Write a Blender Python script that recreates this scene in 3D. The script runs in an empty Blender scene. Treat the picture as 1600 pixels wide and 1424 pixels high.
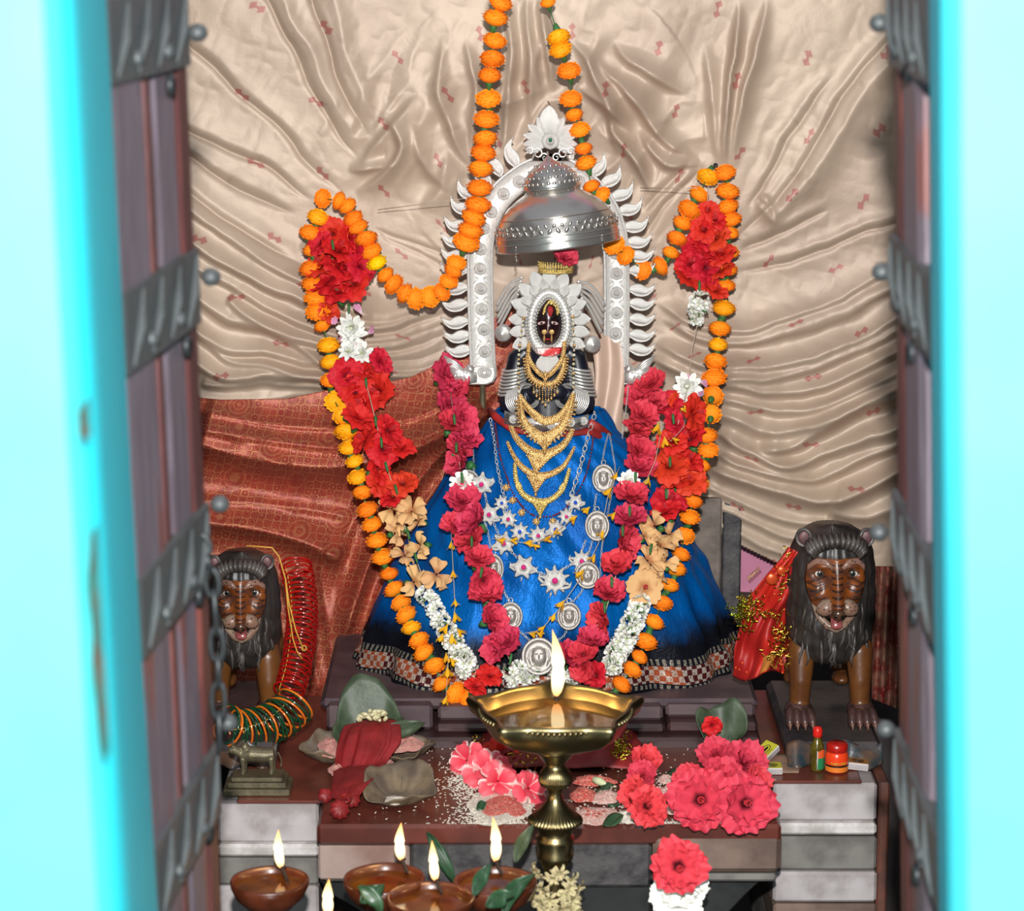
import bpy, math, random
import numpy as np
from mathutils import Vector, Matrix, Euler
from math import sin, cos, pi, sqrt, atan2, radians
R = random.Random(7)
SC = bpy.context.scene
COL = SC.collection

# ---------------------------------------------------------------- camera
PITCH = radians(12.0)
FPX = 4000.0
CAM = Vector((0.0, -5.0 * cos(PITCH), 1.2 + 5.0 * sin(PITCH)))
cd = bpy.data.cameras.new('camera'); cam = bpy.data.objects.new('camera', cd); COL.objects.link(cam)
cam.location = CAM; cam.rotation_euler = (pi / 2 - PITCH, 0, 0)
cd.sensor_width = 36.0; cd.lens = 36.0 * FPX / 1600.0; cd.clip_start = 0.1; cd.clip_end = 60
cd.dof.use_dof = True; cd.dof.focus_distance = 4.9; cd.dof.aperture_fstop = 5.6
SC.camera = cam
# ---------------------------------------------------------------- world, light, exposure
w = bpy.data.worlds.new('dim_room'); SC.world = w; w.use_nodes = True
bg = w.node_tree.nodes['Background']; bg.inputs[0].default_value = (0.80, 0.86, 1.0, 1); bg.inputs[1].default_value = 0.30
def area(name, loc, target, size, power, color):
    l = bpy.data.lights.new(name, 'AREA'); l.shape = 'DISK'; l.size = size; l.energy = power; l.color = color
    o = bpy.data.objects.new(name, l); COL.objects.link(o); o.location = loc
    o.rotation_euler = (Vector(target) - Vector(loc)).to_track_quat('-Z', 'Y').to_euler(); return o
area('camera_flash', CAM + Vector((0.01, -0.05, 0.32)), (0.05, 0.1, 1.38), 0.07, 265, (1.0, 0.975, 0.95))
area('fill_behind_camera', (0.0, -6.6, 2.2), (0, 0, 1.2), 1.4, 40, (0.93, 0.97, 1.0))  # soft fill added behind the camera, for broad highlights on the metal
area('overhead_fill', (0.1, -1.3, 3.2), (0.05, 0.2, 1.3), 0.5, 7, (1.0, 0.95, 0.90))  # weak overhead light added for the top-down shading
SC.view_settings.view_transform = 'Standard'; SC.view_settings.look = 'None'
SC.view_settings.exposure = 0.0; SC.view_settings.gamma = 1.0
SC.view_settings.use_curve_mapping = False

# ---------------------------------------------------------------- placing by sight line onto real planes
CP, SP = cos(PITCH), sin(PITCH)
def ray(px, py):
    a = (px - 800.0) / FPX; b = (712.0 - py) / FPX
    return Vector((a, CP + b * SP, -SP + b * CP))
def P(px, py, Y):
    d = ray(px, py); t = (Y - CAM.y) / d.y
    return CAM + d * t
def PZ(px, py, z):
    d = ray(px, py); t = (z - CAM.z) / d.z
    return CAM + d * t
def S(Y, py=712):
    return (Y - CAM.y) / ray(800, py).y / FPX
CAMDIR = Vector((0, -CP, SP))        # from the shrine back towards the viewer
UPV = Vector((0, SP, CP)); RIGHT = Vector((1, 0, 0))

# ---------------------------------------------------------------- node helpers
class E:
    nt = None
    def __init__(s, k): s.k = k
    @staticmethod
    def op(op, *a, clamp=False):
        n = E.nt.nodes.new('ShaderNodeMath'); n.operation = op; n.use_clamp = clamp
        for i, x in enumerate(a):
            if isinstance(x, E): E.nt.links.new(x.k, n.inputs[i])
            else: n.inputs[i].default_value = x
        return E(n.outputs[0])
    def __add__(s, o): return E.op('ADD', s, o)
    __radd__ = __add__
    def __sub__(s, o): return E.op('SUBTRACT', s, o)
    def __rsub__(s, o): return E.op('SUBTRACT', o, s)
    def __mul__(s, o): return E.op('MULTIPLY', s, o)
    __rmul__ = __mul__
    def __truediv__(s, o): return E.op('DIVIDE', s, o)
    def lt(s, o): return E.op('LESS_THAN', s, o)
    def gt(s, o): return E.op('GREATER_THAN', s, o)
    def abs(s): return E.op('ABSOLUTE', s)
    def mod(s, o): return E.op('FLOORED_MODULO', s, o)
    def floor(s): return E.op('FLOOR', s)
    def smooth(s, a, b):
        n = E.nt.nodes.new('ShaderNodeMapRange'); n.interpolation_type = 'SMOOTHSTEP'
        E.nt.links.new(s.k, n.inputs[0]); n.inputs[1].default_value = a; n.inputs[2].default_value = b
        return E(n.outputs[0])
def rgb(h):
    if isinstance(h, str):
        c = [int(h[i:i + 2], 16) / 255 for i in (0, 2, 4)]
    else: c = [x / 255 for x in h]
    return tuple((x / 12.92 if x < .04045 else ((x + .055) / 1.055) ** 2.4) for x in c) + (1,)
def mixc(fac, a, b):
    nt = E.nt; n = nt.nodes.new('ShaderNodeMix'); n.data_type = 'RGBA'
    for s, x in ((0, fac), (6, a), (7, b)):
        if isinstance(x, E): nt.links.new(x.k, n.inputs[s])
        elif hasattr(x, 'is_output'): nt.links.new(x, n.inputs[s])
        else: n.inputs[s].default_value = x
    return n.outputs[2]
def coord(kind='Object', scale=None):
    n = E.nt.nodes.new('ShaderNodeTexCoord'); k = n.outputs[kind]
    if scale:
        m = E.nt.nodes.new('ShaderNodeMapping'); E.nt.links.new(k, m.inputs[0])
        m.inputs['Scale'].default_value = scale if isinstance(scale, tuple) else (scale,) * 3
        k = m.outputs[0]
    return k
def noise(sc, detail=3, k=None, rough=.55, dist=0):
    n = E.nt.nodes.new('ShaderNodeTexNoise'); n.inputs['Scale'].default_value = sc; n.inputs['Detail'].default_value = detail
    n.inputs['Roughness'].default_value = rough; n.inputs['Distortion'].default_value = dist
    E.nt.links.new(k if k else coord(), n.inputs['Vector']); return E(n.outputs[0])
def voro(sc, feature='F1', k=None, out='Distance', rnd=1):
    n = E.nt.nodes.new('ShaderNodeTexVoronoi'); n.feature = feature; n.inputs['Scale'].default_value = sc
    n.inputs['Randomness'].default_value = rnd
    E.nt.links.new(k if k else coord(), n.inputs['Vector']); return E(n.outputs[out])
def new_mat(name):
    m = bpy.data.materials.new(name); m.use_nodes = True; E.nt = m.node_tree
    return m, m.node_tree.nodes['Principled BSDF']
def setc(b, key, v):
    if isinstance(v, E): E.nt.links.new(v.k, b.inputs[key])
    elif hasattr(v, 'is_output'): E.nt.links.new(v, b.inputs[key])
    else: b.inputs[key].default_value = v
def bump(b, h, strength=.4, dist=.002):
    n = E.nt.nodes.new('ShaderNodeBump'); n.inputs['Strength'].default_value = strength; n.inputs['Distance'].default_value = dist
    E.nt.links.new(h.k, n.inputs['Height']); E.nt.links.new(n.outputs[0], b.inputs['Normal'])
def simple(name, c1, rough=.6, metal=0.0, c2=None, ns=20, bs=0, bd=.002, bns=None, objvar=0, spec=None, coat=0, lo=.35, hi=.65, kind='Object', sss=0, trans=0):
    m, b = new_mat(name)
    k = coord(kind)
    col = rgb(c1)
    if c2: col = mixc(noise(ns, 4, k).smooth(lo, hi), rgb(c1), rgb(c2))
    if objvar:
        oi = E.nt.nodes.new('ShaderNodeObjectInfo'); h = E.nt.nodes.new('ShaderNodeHueSaturation')
        r = E(oi.outputs['Random'])
        setc(h, 'Hue', r * (objvar * .06) + (.5 - objvar * .03)); setc(h, 'Value', r * (objvar * .5) + (1 - objvar * .25))
        setc(h, 'Color', col); col = h.outputs[0]
    setc(b, 'Base Color', col); b.inputs['Roughness'].default_value = rough; b.inputs['Metallic'].default_value = metal
    if spec is not None: b.inputs['Specular IOR Level'].default_value = spec
    if coat: b.inputs['Coat Weight'].default_value = coat
    if trans: b.inputs['Transmission Weight'].default_value = trans
    if bs: bump(b, noise(bns or ns, 4, k), bs, bd)
    return m
M = {}
# ---------------------------------------------------------------- mesh shapes: each returns (V, F)
def grid(fn, nu, nv, closeu=False, closev=False):
    V = []; mu = nu if closeu else nu + 1; mv = nv if closev else nv + 1
    for j in range(mv):
        for i in range(mu):
            V.append(fn(i / nu, j / nv))
    F = []
    for j in range(nv):
        for i in range(nu):
            a = j * mu + i; b = j * mu + (i + 1) % mu; j2 = (j + 1) % mv
            F.append((a, b, j2 * mu + (i + 1) % mu, j2 * mu + i))
    return V, F
def tube(pts, r, n=8, cap=True, closed=False, flat=1.0):
    pts = [Vector(p) for p in pts]; m = len(pts)
    rs = r if hasattr(r, '__len__') else [r] * m
    V = []; F = []; prev = None
    for i, p in enumerate(pts):
        if closed: t = pts[(i + 1) % m] - pts[i - 1]
        else: t = pts[min(i + 1, m - 1)] - pts[max(i - 1, 0)]
        if t.length < 1e-9: t = Vector((0, 0, 1))
        t.normalize()
        if prev is None:
            a = Vector((0, -1, 0.01)) if abs(t.y) < .9 else Vector((1, 0, 0))
        else: a = prev
        a = (a - t * a.dot(t)).normalized(); prev = a; b = t.cross(a)
        for k in range(n):
            th = 2 * pi * k / n
            V.append(p + a * (cos(th) * rs[i] * flat) + b * (sin(th) * rs[i]))
    mm = m if closed else m - 1
    for i in range(mm):
        for k in range(n):
            F.append((i * n + k, i * n + (k + 1) % n, ((i + 1) % m) * n + (k + 1) % n, ((i + 1) % m) * n + k))
    if cap and not closed:
        F.append(tuple(range(n - 1, -1, -1))); F.append(tuple((m - 1) * n + k for k in range(n)))
    return V, F
def lathe(prof, n=24, fr=None, squash=1.0):
    V = []; F = []
    for i, (r, z) in enumerate(prof):
        for k in range(n):
            th = 2 * pi * k / n; rr = r * (fr(th, i) if fr else 1)
            V.append(Vector((rr * cos(th), rr * sin(th) * squash, z)))
    for i in range(len(prof) - 1):
        for k in range(n):
            F.append((i * n + k, i * n + (k + 1) % n, (i + 1) * n + (k + 1) % n, (i + 1) * n + k))
    if prof[0][0] > 1e-5: F.append(tuple(range(n - 1, -1, -1)))
    if prof[-1][0] > 1e-5: F.append(tuple((len(prof) - 1) * n + k for k in range(n)))
    return V, F
def ell(rx, ry=None, rz=None, nu=12, nv=8):
    ry = rx if ry is None else ry; rz = rx if rz is None else rz
    V, F = lathe([(sin(pi * j / nv) + 1e-6, -cos(pi * j / nv)) for j in range(nv + 1)], nu)
    return [Vector((v.x * rx, v.y * ry, v.z * rz)) for v in V], F
def box(sx, sy, sz, bev=0.0):
    hx, hy, hz = sx / 2, sy / 2, sz / 2
    b = min(bev, hx * .9, hy * .9, hz * .9)
    if b <= 0:
        V = [Vector((x, y, z)) for z in (-hz, hz) for x, y in ((-hx, -hy), (hx, -hy), (hx, hy), (-hx, hy))]
        return V, [(3, 2, 1, 0), (4, 5, 6, 7), (0, 1, 5, 4), (1, 2, 6, 5), (2, 3, 7, 6), (3, 0, 4, 7)]
    V = []; idx = {}
    for sxn in (-1, 1):
        for syn in (-1, 1):
            for szn in (-1, 1):
                for ax in range(3):
                    p = [sxn * (hx - b), syn * (hy - b), szn * (hz - b)]
                    p[ax] = (sxn * hx, syn * hy, szn * hz)[ax]
                    idx[(sxn, syn, szn, ax)] = len(V); V.append(Vector(p))
    F = []
    for s in (-1, 1):
        for ax in range(3):
            o = [a for a in range(3) if a != ax]
            q = []
            for u, v in ((-1, -1), (1, -1), (1, 1), (-1, 1)):
                c = [0, 0, 0]; c[ax] = s; c[o[0]] = u; c[o[1]] = v; q.append(idx[(c[0], c[1], c[2], ax)])
            F.append(tuple(q))
    for ax in range(3):
        o = [a for a in range(3) if a != ax]
        for u in (-1, 1):
            for v in (-1, 1):
                q = []
                for s, aa in ((-1, o[0]), (1, o[0]), (1, o[1]), (-1, o[1])):
                    c = [0, 0, 0]; c[ax] = s; c[o[0]] = u; c[o[1]] = v; q.append(idx[(c[0], c[1], c[2], aa)])
                F.append(tuple(q))
    for c in [(a, b2, c2) for a in (-1, 1) for b2 in (-1, 1) for c2 in (-1, 1)]:
        F.append(tuple(idx[c + (ax,)] for ax in range(3)))
    return V, F
def prism(poly, d, bev=0.0):
    """poly: list of (x,z); extruded along y from -d/2 to d/2 with a soft front edge"""
    n = len(poly); cx = sum(p[0] for p in poly) / n; cz = sum(p[1] for p in poly) / n
    V = []; F = []
    rings = [(1, d / 2), (1, -d / 2 + bev), (1 - bev * 2 / max(1e-6, max(abs(p[0] - cx) + abs(p[1] - cz) for p in poly)), -d / 2)] if bev else [(1, d / 2), (1, -d / 2)]
    for s, y in rings:
        for x, z in poly: V.append(Vector((cx + (x - cx) * s, y, cz + (z - cz) * s)))
    for r in range(len(rings) - 1):
        for i in range(n): F.append((r * n + i, r * n + (i + 1) % n, (r + 1) * n + (i + 1) % n, (r + 1) * n + i))
    F.append(tuple(range(n))); F.append(tuple((len(rings) - 1) * n + i for i in range(n - 1, -1, -1)))
    return V, F
def xf(s, m):
    return [m @ Vector(v) for v in s[0]], s[1]
def T(*a): return Matrix.Translation(Vector(a[0]) if len(a) == 1 else Vector(a))
def Sc(x, y=None, z=None):
    return Matrix.Diagonal((x, x if y is None else y, x if z is None else z, 1))
def Rot(a, ax): return Matrix.Rotation(a, 4, ax)
def axis(d, spin=0.0):
    d = Vector(d).normalized()
    return d.to_track_quat('Z', 'Y').to_matrix().to_4x4() @ Rot(spin, 'Z')

class MB:
    def __init__(s): s.v = []; s.f = []; s.m = []; s.uv = []; s.hasuv = False
    def add(s, shape, mi=0, M=None, uv=None):
        V, F = shape; b = len(s.v)
        s.v += [M @ Vector(x) for x in V] if M is not None else [Vector(x) for x in V]
        s.f += [tuple(b + i for i in f) for f in F]; s.m += [mi] * len(F)
        if uv is not None: s.hasuv = True; s.uv += uv
        else: s.uv += [(0, 0)] * len(V)
        return s
    def mesh(s, name, mats, smooth=True, off=None):
        me = bpy.data.meshes.new(name)
        V = s.v if off is None else [v - off for v in s.v]
        me.from_pydata([tuple(v) for v in V], [], s.f)
        for m in mats: me.materials.append(M[m] if isinstance(m, str) else m)
        me.polygons.foreach_set('material_index', s.m)
        me.polygons.foreach_set('use_smooth', [smooth] * len(s.f))
        if s.hasuv:
            l = me.uv_layers.new(name='uv'); idx = np.empty(len(me.loops), dtype=np.int32)
            me.loops.foreach_get('vertex_index', idx)
            l.data.foreach_set('uv', np.array(s.uv, dtype=np.float32)[idx].ravel())
        me.update(); return me
WL = {}
def link(o, parent, wl):
    COL.objects.link(o); WL[o.name] = Vector(wl)
    if parent is not None: o.parent = parent; o.location = Vector(wl) - WL[parent.name]
    else: o.location = wl
    return o
def tagit(o, label=None, cat=None, group=None, kind=None):
    if label: o['label'] = label
    if cat: o['category'] = cat
    if group: o['group'] = group
    if kind: o['kind'] = kind
    return o
def part(name, mb, mats, parent=None, smooth=True, label=None, kind=None, cat=None, group=None, sharp=None):
    if isinstance(mb, tuple): mb = MB().add(mb)
    if isinstance(mats, str): mats = [mats]
    a = np.array([tuple(v) for v in mb.v]); lo, hi = a.min(0), a.max(0)
    c = Vector((float(lo[0] + hi[0]) / 2, float(lo[1] + hi[1]) / 2, float(lo[2]) if parent is None else float(lo[2] + hi[2]) / 2))
    me = mb.mesh(name, mats, smooth, c)
    if sharp is not None:
        me.set_sharp_from_angle(angle=radians(sharp))
    o = bpy.data.objects.new(name, me); link(o, parent, c)
    return tagit(o, label, cat, group, kind)
def thing(name, label, cat, loc, group=None, kind=None):
    o = bpy.data.objects.new(name, None); o.empty_display_size = .02
    link(o, None, Vector(loc)); return tagit(o, label, cat, group, kind)
def inst(name, me, parent, Mw, label=None, cat=None, group=None, sub=False):
    """Place shared mesh me with world matrix Mw (parent unrotated Empty) or local matrix when sub."""
    o = bpy.data.objects.new(name, me); COL.objects.link(o)
    if sub: o.parent = parent; o.matrix_basis = Mw
    elif parent is not None: o.parent = parent; o.matrix_basis = Matrix.Translation(-WL[parent.name]) @ Mw
    else: o.matrix_basis = Mw
    WL[o.name] = Mw.to_translation()
    return tagit(o, label, cat, group)
def interp(xs, ys, x): return float(np.interp(x, xs, ys))
def cr(pts, n):
    """smooth curve through points (tuples), n samples"""
    pts = [np.array(p, float) for p in pts]; m = len(pts); out = []
    seg = [0.0]
    for i in range(1, m): seg.append(seg[-1] + float(np.linalg.norm(pts[i][:2] - pts[i - 1][:2])))
    for q in range(n):
        s = seg[-1] * q / (n - 1); i = 0
        while i < m - 2 and s > seg[i + 1]: i += 1
        t = (s - seg[i]) / max(1e-9, seg[i + 1] - seg[i])
        p0, p1, p2, p3 = pts[max(i - 1, 0)], pts[i], pts[i + 1], pts[min(i + 2, m - 1)]
        out.append(tuple(.5 * ((2 * p1) + (-p0 + p2) * t + (2 * p0 - 5 * p1 + 4 * p2 - p3) * t * t + (-p0 + 3 * p1 - 3 * p2 + p3) * t ** 3)))
    return out
# ================================================================ materials
def mk_satin():
    m, b = new_mat('beige_satin'); nt = m.node_tree
    k = coord('UV'); s = nt.nodes.new('ShaderNodeSeparateXYZ'); nt.links.new(k, s.inputs[0])
    u, v = E(s.outputs[0]), E(s.outputs[1])
    A, B = 92.0, 88.0
    row = (v / B).floor(); off = row.mod(2.0) * (A / 2)
    du = (u + off).mod(A) - A / 2; dv = v.mod(B) - B / 2
    d1 = (du + 1.0).abs() / 4.6 + (dv - 7.0).abs() / 6.8
    d2 = (du - 1.0).abs() / 4.6 + (dv + 7.0).abs() / 6.8
    d3 = du.abs() / 1.3 + dv.abs() / 9.0
    mot = E.op('MINIMUM', E.op('MINIMUM', d1, d2), d3)
    fac = 1.0 - mot.smooth(.8, 1.15)
    n1 = noise(2.5, 3).smooth(.35, .65)
    base = mixc(n1, rgb('B9A591'), rgb('AC9785'))
    base = mixc(noise(9, 5, dist=1.5).smooth(.58, .72) * .25, base, rgb('7E6656'))
    col = mixc(fac * .62, base, rgb('9A3238'))
    setc(b, 'Base Color', col); b.inputs['Roughness'].default_value = .5; b.inputs['Metallic'].default_value = .13
    b.inputs['Sheen Weight'].default_value = .25; b.inputs['Sheen Tint'].default_value = rgb('B26A55'); b.inputs['Sheen Roughness'].default_value = .4
    bump(b, noise(60, 4) + noise(9, 3, dist=1.5) * 2.0, .18, .003); return m
def mk_brocade():
    m, b = new_mat('rust_gold_brocade'); nt = m.node_tree
    k = coord('UV'); s = nt.nodes.new('ShaderNodeSeparateXYZ'); nt.links.new(k, s.inputs[0])
    u, v = E(s.outputs[0]), E(s.outputs[1])
    e = voro(.085, 'DISTANCE_TO_EDGE', k, rnd=.35)
    line = 1.0 - e.smooth(.02, .07)
    f1 = voro(.085, 'F1', k, rnd=.35)
    petals = E.op('SINE', f1 * 26.0).smooth(.3, .9)
    big = voro(.016, 'F1', k, rnd=.6)
    ring = E.op('SINE', big * 60.0).smooth(.1, .8) * (1.0 - big.smooth(.30, .42)) * .45
    inside = (1.0 - big.smooth(.34, .42)) * .6
    pat = E.op('MAXIMUM', line * .9, petals * .55) * (1.0 - inside) + ring * .9
    thread = noise(1.1, 2, k).smooth(.4, .6)
    zone = noise(.012, 2, k).smooth(.3, .55) * .6 + .5
    g = pat * thread * zone
    col = mixc(g, mixc(noise(.04, 2, k).smooth(.3, .7), rgb('A03A2E'), rgb('8A3028')), rgb('F0B880'))
    setc(b, 'Base Color', col); setc(b, 'Metallic', g * .5 + .15); b.inputs['Roughness'].default_value = .45
    bump(b, g + noise(.5, 2, k) * .5, .3, .0015); return m
def mk_blue():
    m, b = new_mat('blue_silk'); nt = m.node_tree
    k = coord('UV'); s = nt.nodes.new('ShaderNodeSeparateXYZ'); nt.links.new(k, s.inputs[0])
    u, v = E(s.outputs[0]), E(s.outputs[1])       # u around hem (m), v = distance up from hem (m)
    # border: bands measured from the hem
    wob = noise(26, 3, k)
    dark = 1.0 - (v + wob * .05).smooth(.105, .165)
    blk = (u / .063).floor(); alt = blk.mod(2.0)
    cu = (u / .0105).floor(); cv = (v / .0105).floor()
    chk = (cu + cv).mod(2.0)
    inb = v.gt(.017) * v.lt(.048)
    ww = noise(300, 2, k).smooth(.35, .5)
    c_in = mixc(chk * ww, mixc(alt, rgb('4A1B1E'), rgb('9A4A2E')), rgb('B0A498'))
    dash = (u / .006).floor().mod(2.0) * E.op('MAXIMUM', v.gt(.007) * v.lt(.015), v.gt(.049) * v.lt(.060)) * ww
    col = mixc(noise(7, 4, coord()).smooth(.3, .7), rgb((0, 98, 176)), rgb((0, 70, 138)))
    col = mixc(dark, col, rgb('14161E'))
    col = mixc(inb, col, c_in)
    col = mixc(dash * .8, col, rgb('8E8678'))
    setc(b, 'Base Color', col); b.inputs['Roughness'].default_value = .45; b.inputs['Metallic'].default_value = .3; b.inputs['Specular IOR Level'].default_value = .12
    bump(b, noise(16, 4, coord('Object', (1.6, 1, .5)), dist=1.2) * 3.0 + noise(220, 2), .3, .004); return m
M['satin'] = mk_satin(); M['brocade'] = mk_brocade(); M['blue'] = mk_blue()
def mk_metal(name, c, rough, metal=1.0, ns=60, bs=.3, bd=.002, dirt=None):
    m, b = new_mat(name); k = coord()
    col = rgb(c)
    if dirt: col = mixc(noise(ns * .5, 4).smooth(.5, .75) * .6, rgb(c), rgb(dirt))
    setc(b, 'Base Color', col); b.inputs['Metallic'].default_value = metal; b.inputs['Roughness'].default_value = rough
    if bs: bump(b, noise(ns, 3, k), bs, bd)
    return m
M['silver'] = mk_metal('bright_silver', 'DCDAD5', .36, .66, 70, .5, .002)
M['silver_sheet'] = mk_metal('embossed_silver_sheet', 'D8D6D1', .45, .45, 130, .6, .0015)
M['silver_dark'] = mk_metal('tarnished_silver', 'B9B4AD', .28, .9, 200, .5, .0015, '5A544E')
M['silver_polished'] = mk_metal('polished_silver', 'D0CCC6', .24, .85, 26, .14, .004, 'A89E92')
def mk_gold(name, c, d):
    m, b = new_mat(name); v = voro(420, 'F1', rnd=.9)
    setc(b, 'Base Color', mixc(v.smooth(.5, .8), rgb(c), rgb(d))); b.inputs['Metallic'].default_value = .55; b.inputs['Roughness'].default_value = .42
    bump(b, 1.0 - v, .7, .0015); return m
M['gold'] = mk_gold('bright_gold', 'E8C07C', '8A5A24'); M['gold_yellow'] = mk_gold('pale_gold', 'E6CC7C', '8A6A28')
M['brass'] = mk_metal('aged_brass', '857A58', .34, 1.0, 40, .15, .002, '6E5C33')
M['brass_dull'] = mk_metal('dull_brass_stand', '6E6650', .5, .6, 60, .6, .003, '3A372F')
M['pearl'] = simple('pearl_beads', 'E0D8C2', .3, .1, 'B8AB8A', 200)
M['black_stone'] = simple('black_stone', '12141B', .35, 0, '1C2030', 14, .3, .003)
M['face_black'] = simple('polished_black_face', '2A1416', .25, 0, '160C10', 30)
M['eye_paint'] = simple('pale_painted_eye', 'C9A6A0', .35)
M['dark_line'] = simple('black_paint', '0C0A0A', .4)
M['red_paint'] = simple('vermilion_powder', 'B01E22', .8, 0, '8A1418', 80)
M['red_thread'] = simple('dark_red_thread', '6E1420', .6, 0)
M['red_ribbon'] = simple('red_ribbon_cloth', 'A3241F', .55, 0, '7A1A18', 30, .3)
M['gem_pink'] = simple('pink_gem', 'D02A78', .08, 0, spec=.9)
M['gem_blue'] = simple('blue_gem', '2050C8', .08, 0, spec=.9)
M['gem_green'] = simple('green_gem', '0F6B4C', .1, 0, spec=.9)
M['marigold'] = simple('orange_marigold_petal', 'FF8A14', .7, 0, 'FF9420', 60, objvar=.16, spec=.2)
M['marigold_yellow'] = simple('yellow_marigold_petal', 'FFA40A', .6, 0, 'FFB820', 60, objvar=.2, spec=.2)
M['marigold_lemon'] = simple('lemon_marigold_petal', 'FFD512', .6, 0, 'F5C400', 60, spec=.2)
def petal_mat(name, c1, c2, c3=None, var=.3, rough=.6):
    m, b = new_mat(name); nt = m.node_tree; k = coord('UV')
    s = nt.nodes.new('ShaderNodeSeparateXYZ'); nt.links.new(k, s.inputs[0]); u, v = E(s.outputs[0]), E(s.outputs[1])
    vein = E.op('SINE', u * 46.0 + noise(4, 2, k) * 5.0).smooth(-.2, 1.0)
    col = mixc(v.smooth(.08, .5), rgb(c3 or c2), mixc(vein * .6, rgb(c1), rgb(c2)))
    oi = nt.nodes.new('ShaderNodeObjectInfo'); h = nt.nodes.new('ShaderNodeHueSaturation'); r = E(oi.outputs['Random'])
    setc(h, 'Hue', r * (var * .05) + (.5 - var * .025)); setc(h, 'Value', r * (var * .5) + (1 - var * .25)); setc(h, 'Color', col)
    setc(b, 'Base Color', h.outputs[0]); b.inputs['Roughness'].default_value = rough; b.inputs['Specular IOR Level'].default_value = .3
    b.inputs['Subsurface Weight'].default_value = 0.0
    bump(b, vein + noise(9, 3, k), .25, .0015); return m
M['hib_red'] = petal_mat('scarlet_hibiscus_petal', 'D4241F', 'C01C1C', '940C14')
M['hib_pink'] = petal_mat('rose_red_hibiscus_petal', 'D83E54', 'C22E46', '98182E')
M['hib_coral'] = petal_mat('coral_pink_hibiscus_petal', 'DA4452', 'C63444', '8A1426')
M['hib_beige'] = petal_mat('wilted_beige_petal', 'DDB07A', 'C99A62', 'B0764A', .25, .7)
M['hib_open'] = petal_mat('dark_throated_hibiscus_petal', 'DA4452', 'C42E40', '4A0612')
M['petal_white'] = petal_mat('white_flower_petal', 'F2F2EC', 'E2E4DC', 'C9D2A8', .1)
M['petal_pink'] = petal_mat('pale_pink_petal', 'DC9FBE', 'CE8AB0', 'E6CBD6', .15)
def mk_striped():
    m, b = new_mat('rose_and_white_petal'); nt = m.node_tree; k = coord('UV')
    s = nt.nodes.new('ShaderNodeSeparateXYZ'); nt.links.new(k, s.inputs[0]); u, v = E(s.outputs[0]), E(s.outputs[1])
    e = (u.abs() + noise(3, 2, k) * .5).smooth(.95, 1.25)
    setc(b, 'Base Color', mixc(e * .8, mixc(v.smooth(.1, .9), rgb('D8324A'), rgb('E0505E')), rgb('F0DCD4'))); b.inputs['Roughness'].default_value = .55
    return m
M['petal_striped'] = mk_striped()
M['petal_yellow'] = petal_mat('yellow_oleander_petal', 'F0B41C', 'E09E10', 'C9A030', .25)
M['petal_dry'] = petal_mat('dried_cream_petal', 'C9BE94', 'B0A274', '8C8A5A', .3, .8)
M['green'] = simple('green_calyx', '3C7A3A', .55, 0, '2C5E2E', 90, objvar=.3)
M['leaf'] = simple('dark_green_leaf', '24442C', .4, 0, '36583A', 30, .3, objvar=.3)
M['leaf_dry'] = simple('dried_leaf_plate', '47553F', .5, 0, '34432F', 26, .6, .004)
M['leaf_brown'] = simple('brown_dried_leaf', '766650', .6, 0, '574B40', 22, .7, .005)
M['stamen'] = simple('stamen', 'C8323A', .5)
M['throat'] = simple('flower_throat', '4A0A14', .7)
M['string'] = simple('cotton_string', 'B9A894', .8)
M['dark_string'] = simple('dark_twine', '5A2A26', .8)
M['clay'] = simple('oiled_clay', '5C2C1A', .32, 0, '46200F', 18, .2, coat=.3)
M['oil'] = simple('lamp_oil', '42220E', .10, 0, '5E3612', 20, .08, .003, spec=.8)
M['oil_gold'] = simple('golden_lamp_oil', '4A3210', .05, 0, '6A4A14', 22, .12, .003, spec=1.0, coat=.6)
M['wick'] = simple('charred_wick', '1A1210', .9)
M['rice'] = simple('rice_grain', 'E6E0D2', .6, 0, 'CFC4B4', 300)
M['pink_powder'] = simple('pink_rice_powder', 'E8958A', .9, 0, 'F4BDB0', 420, 1.0, .006)
M['pale_powder'] = simple('pale_powder', 'F8E4D6', .9, 0, 'EBA196', 360, 1.0, .006)
M['red_powder'] = simple('red_powder_mix', 'DC3A30', .9, 0, 'EEA290', 300, 1.0, .006)
M['red_cloth'] = simple('red_bundle_cloth', '8E1F22', .55, 0, '761619', 24, .4, .003)
M['slab'] = simple('oxide_red_slab', '6A3429', .3, 0, '502820', 9, .15, .002)
M['slab_edge'] = simple('worn_red_slab_edge', '6E382C', .4, 0, '4A2A26', 12, .3, .003)
M['pedestal'] = simple('purple_grey_stone', '5A4A4C', .5, 0, '42343A', 9, .3, .004)
M['pedestal_dark'] = simple('dark_maroon_stone', '43282A', .45, 0, '30201F', 11, .3, .004)
M['stone_pink'] = simple('pinkish_limewashed_stone', 'A08C84', .6, 0, '82645A', 8, .4, .004)
M['stone_white'] = simple('whitewashed_stone', 'B5AFB0', .6, 0, '928A88', 12, .35, .003)
M['stone_bright'] = simple('white_moulding', 'D2CECC', .5, 0, 'A8A29E', 26, .5, .004)
M['stone_grey'] = simple('grey_stone', '7E7B76', .65, 0, '5E5B57', 12, .5, .004)
M['stone_dark'] = simple('dark_weathered_stone', '4E4C4C', .55, 0, '302E30', 30, .7, .005)
M['stone_tan'] = simple('tan_streaked_stone', '7E6A5E', .6, 0, '5C4A42', 10, .4, .004)
M['stone_black'] = simple('oily_black_stone', '1E2020', .3, 0, '2E3030', 10, .4, .004)
M['rust_paint'] = simple('rust_stained_paint', '6E4030', .6, 0, '4A302A', 16, .4)
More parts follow.
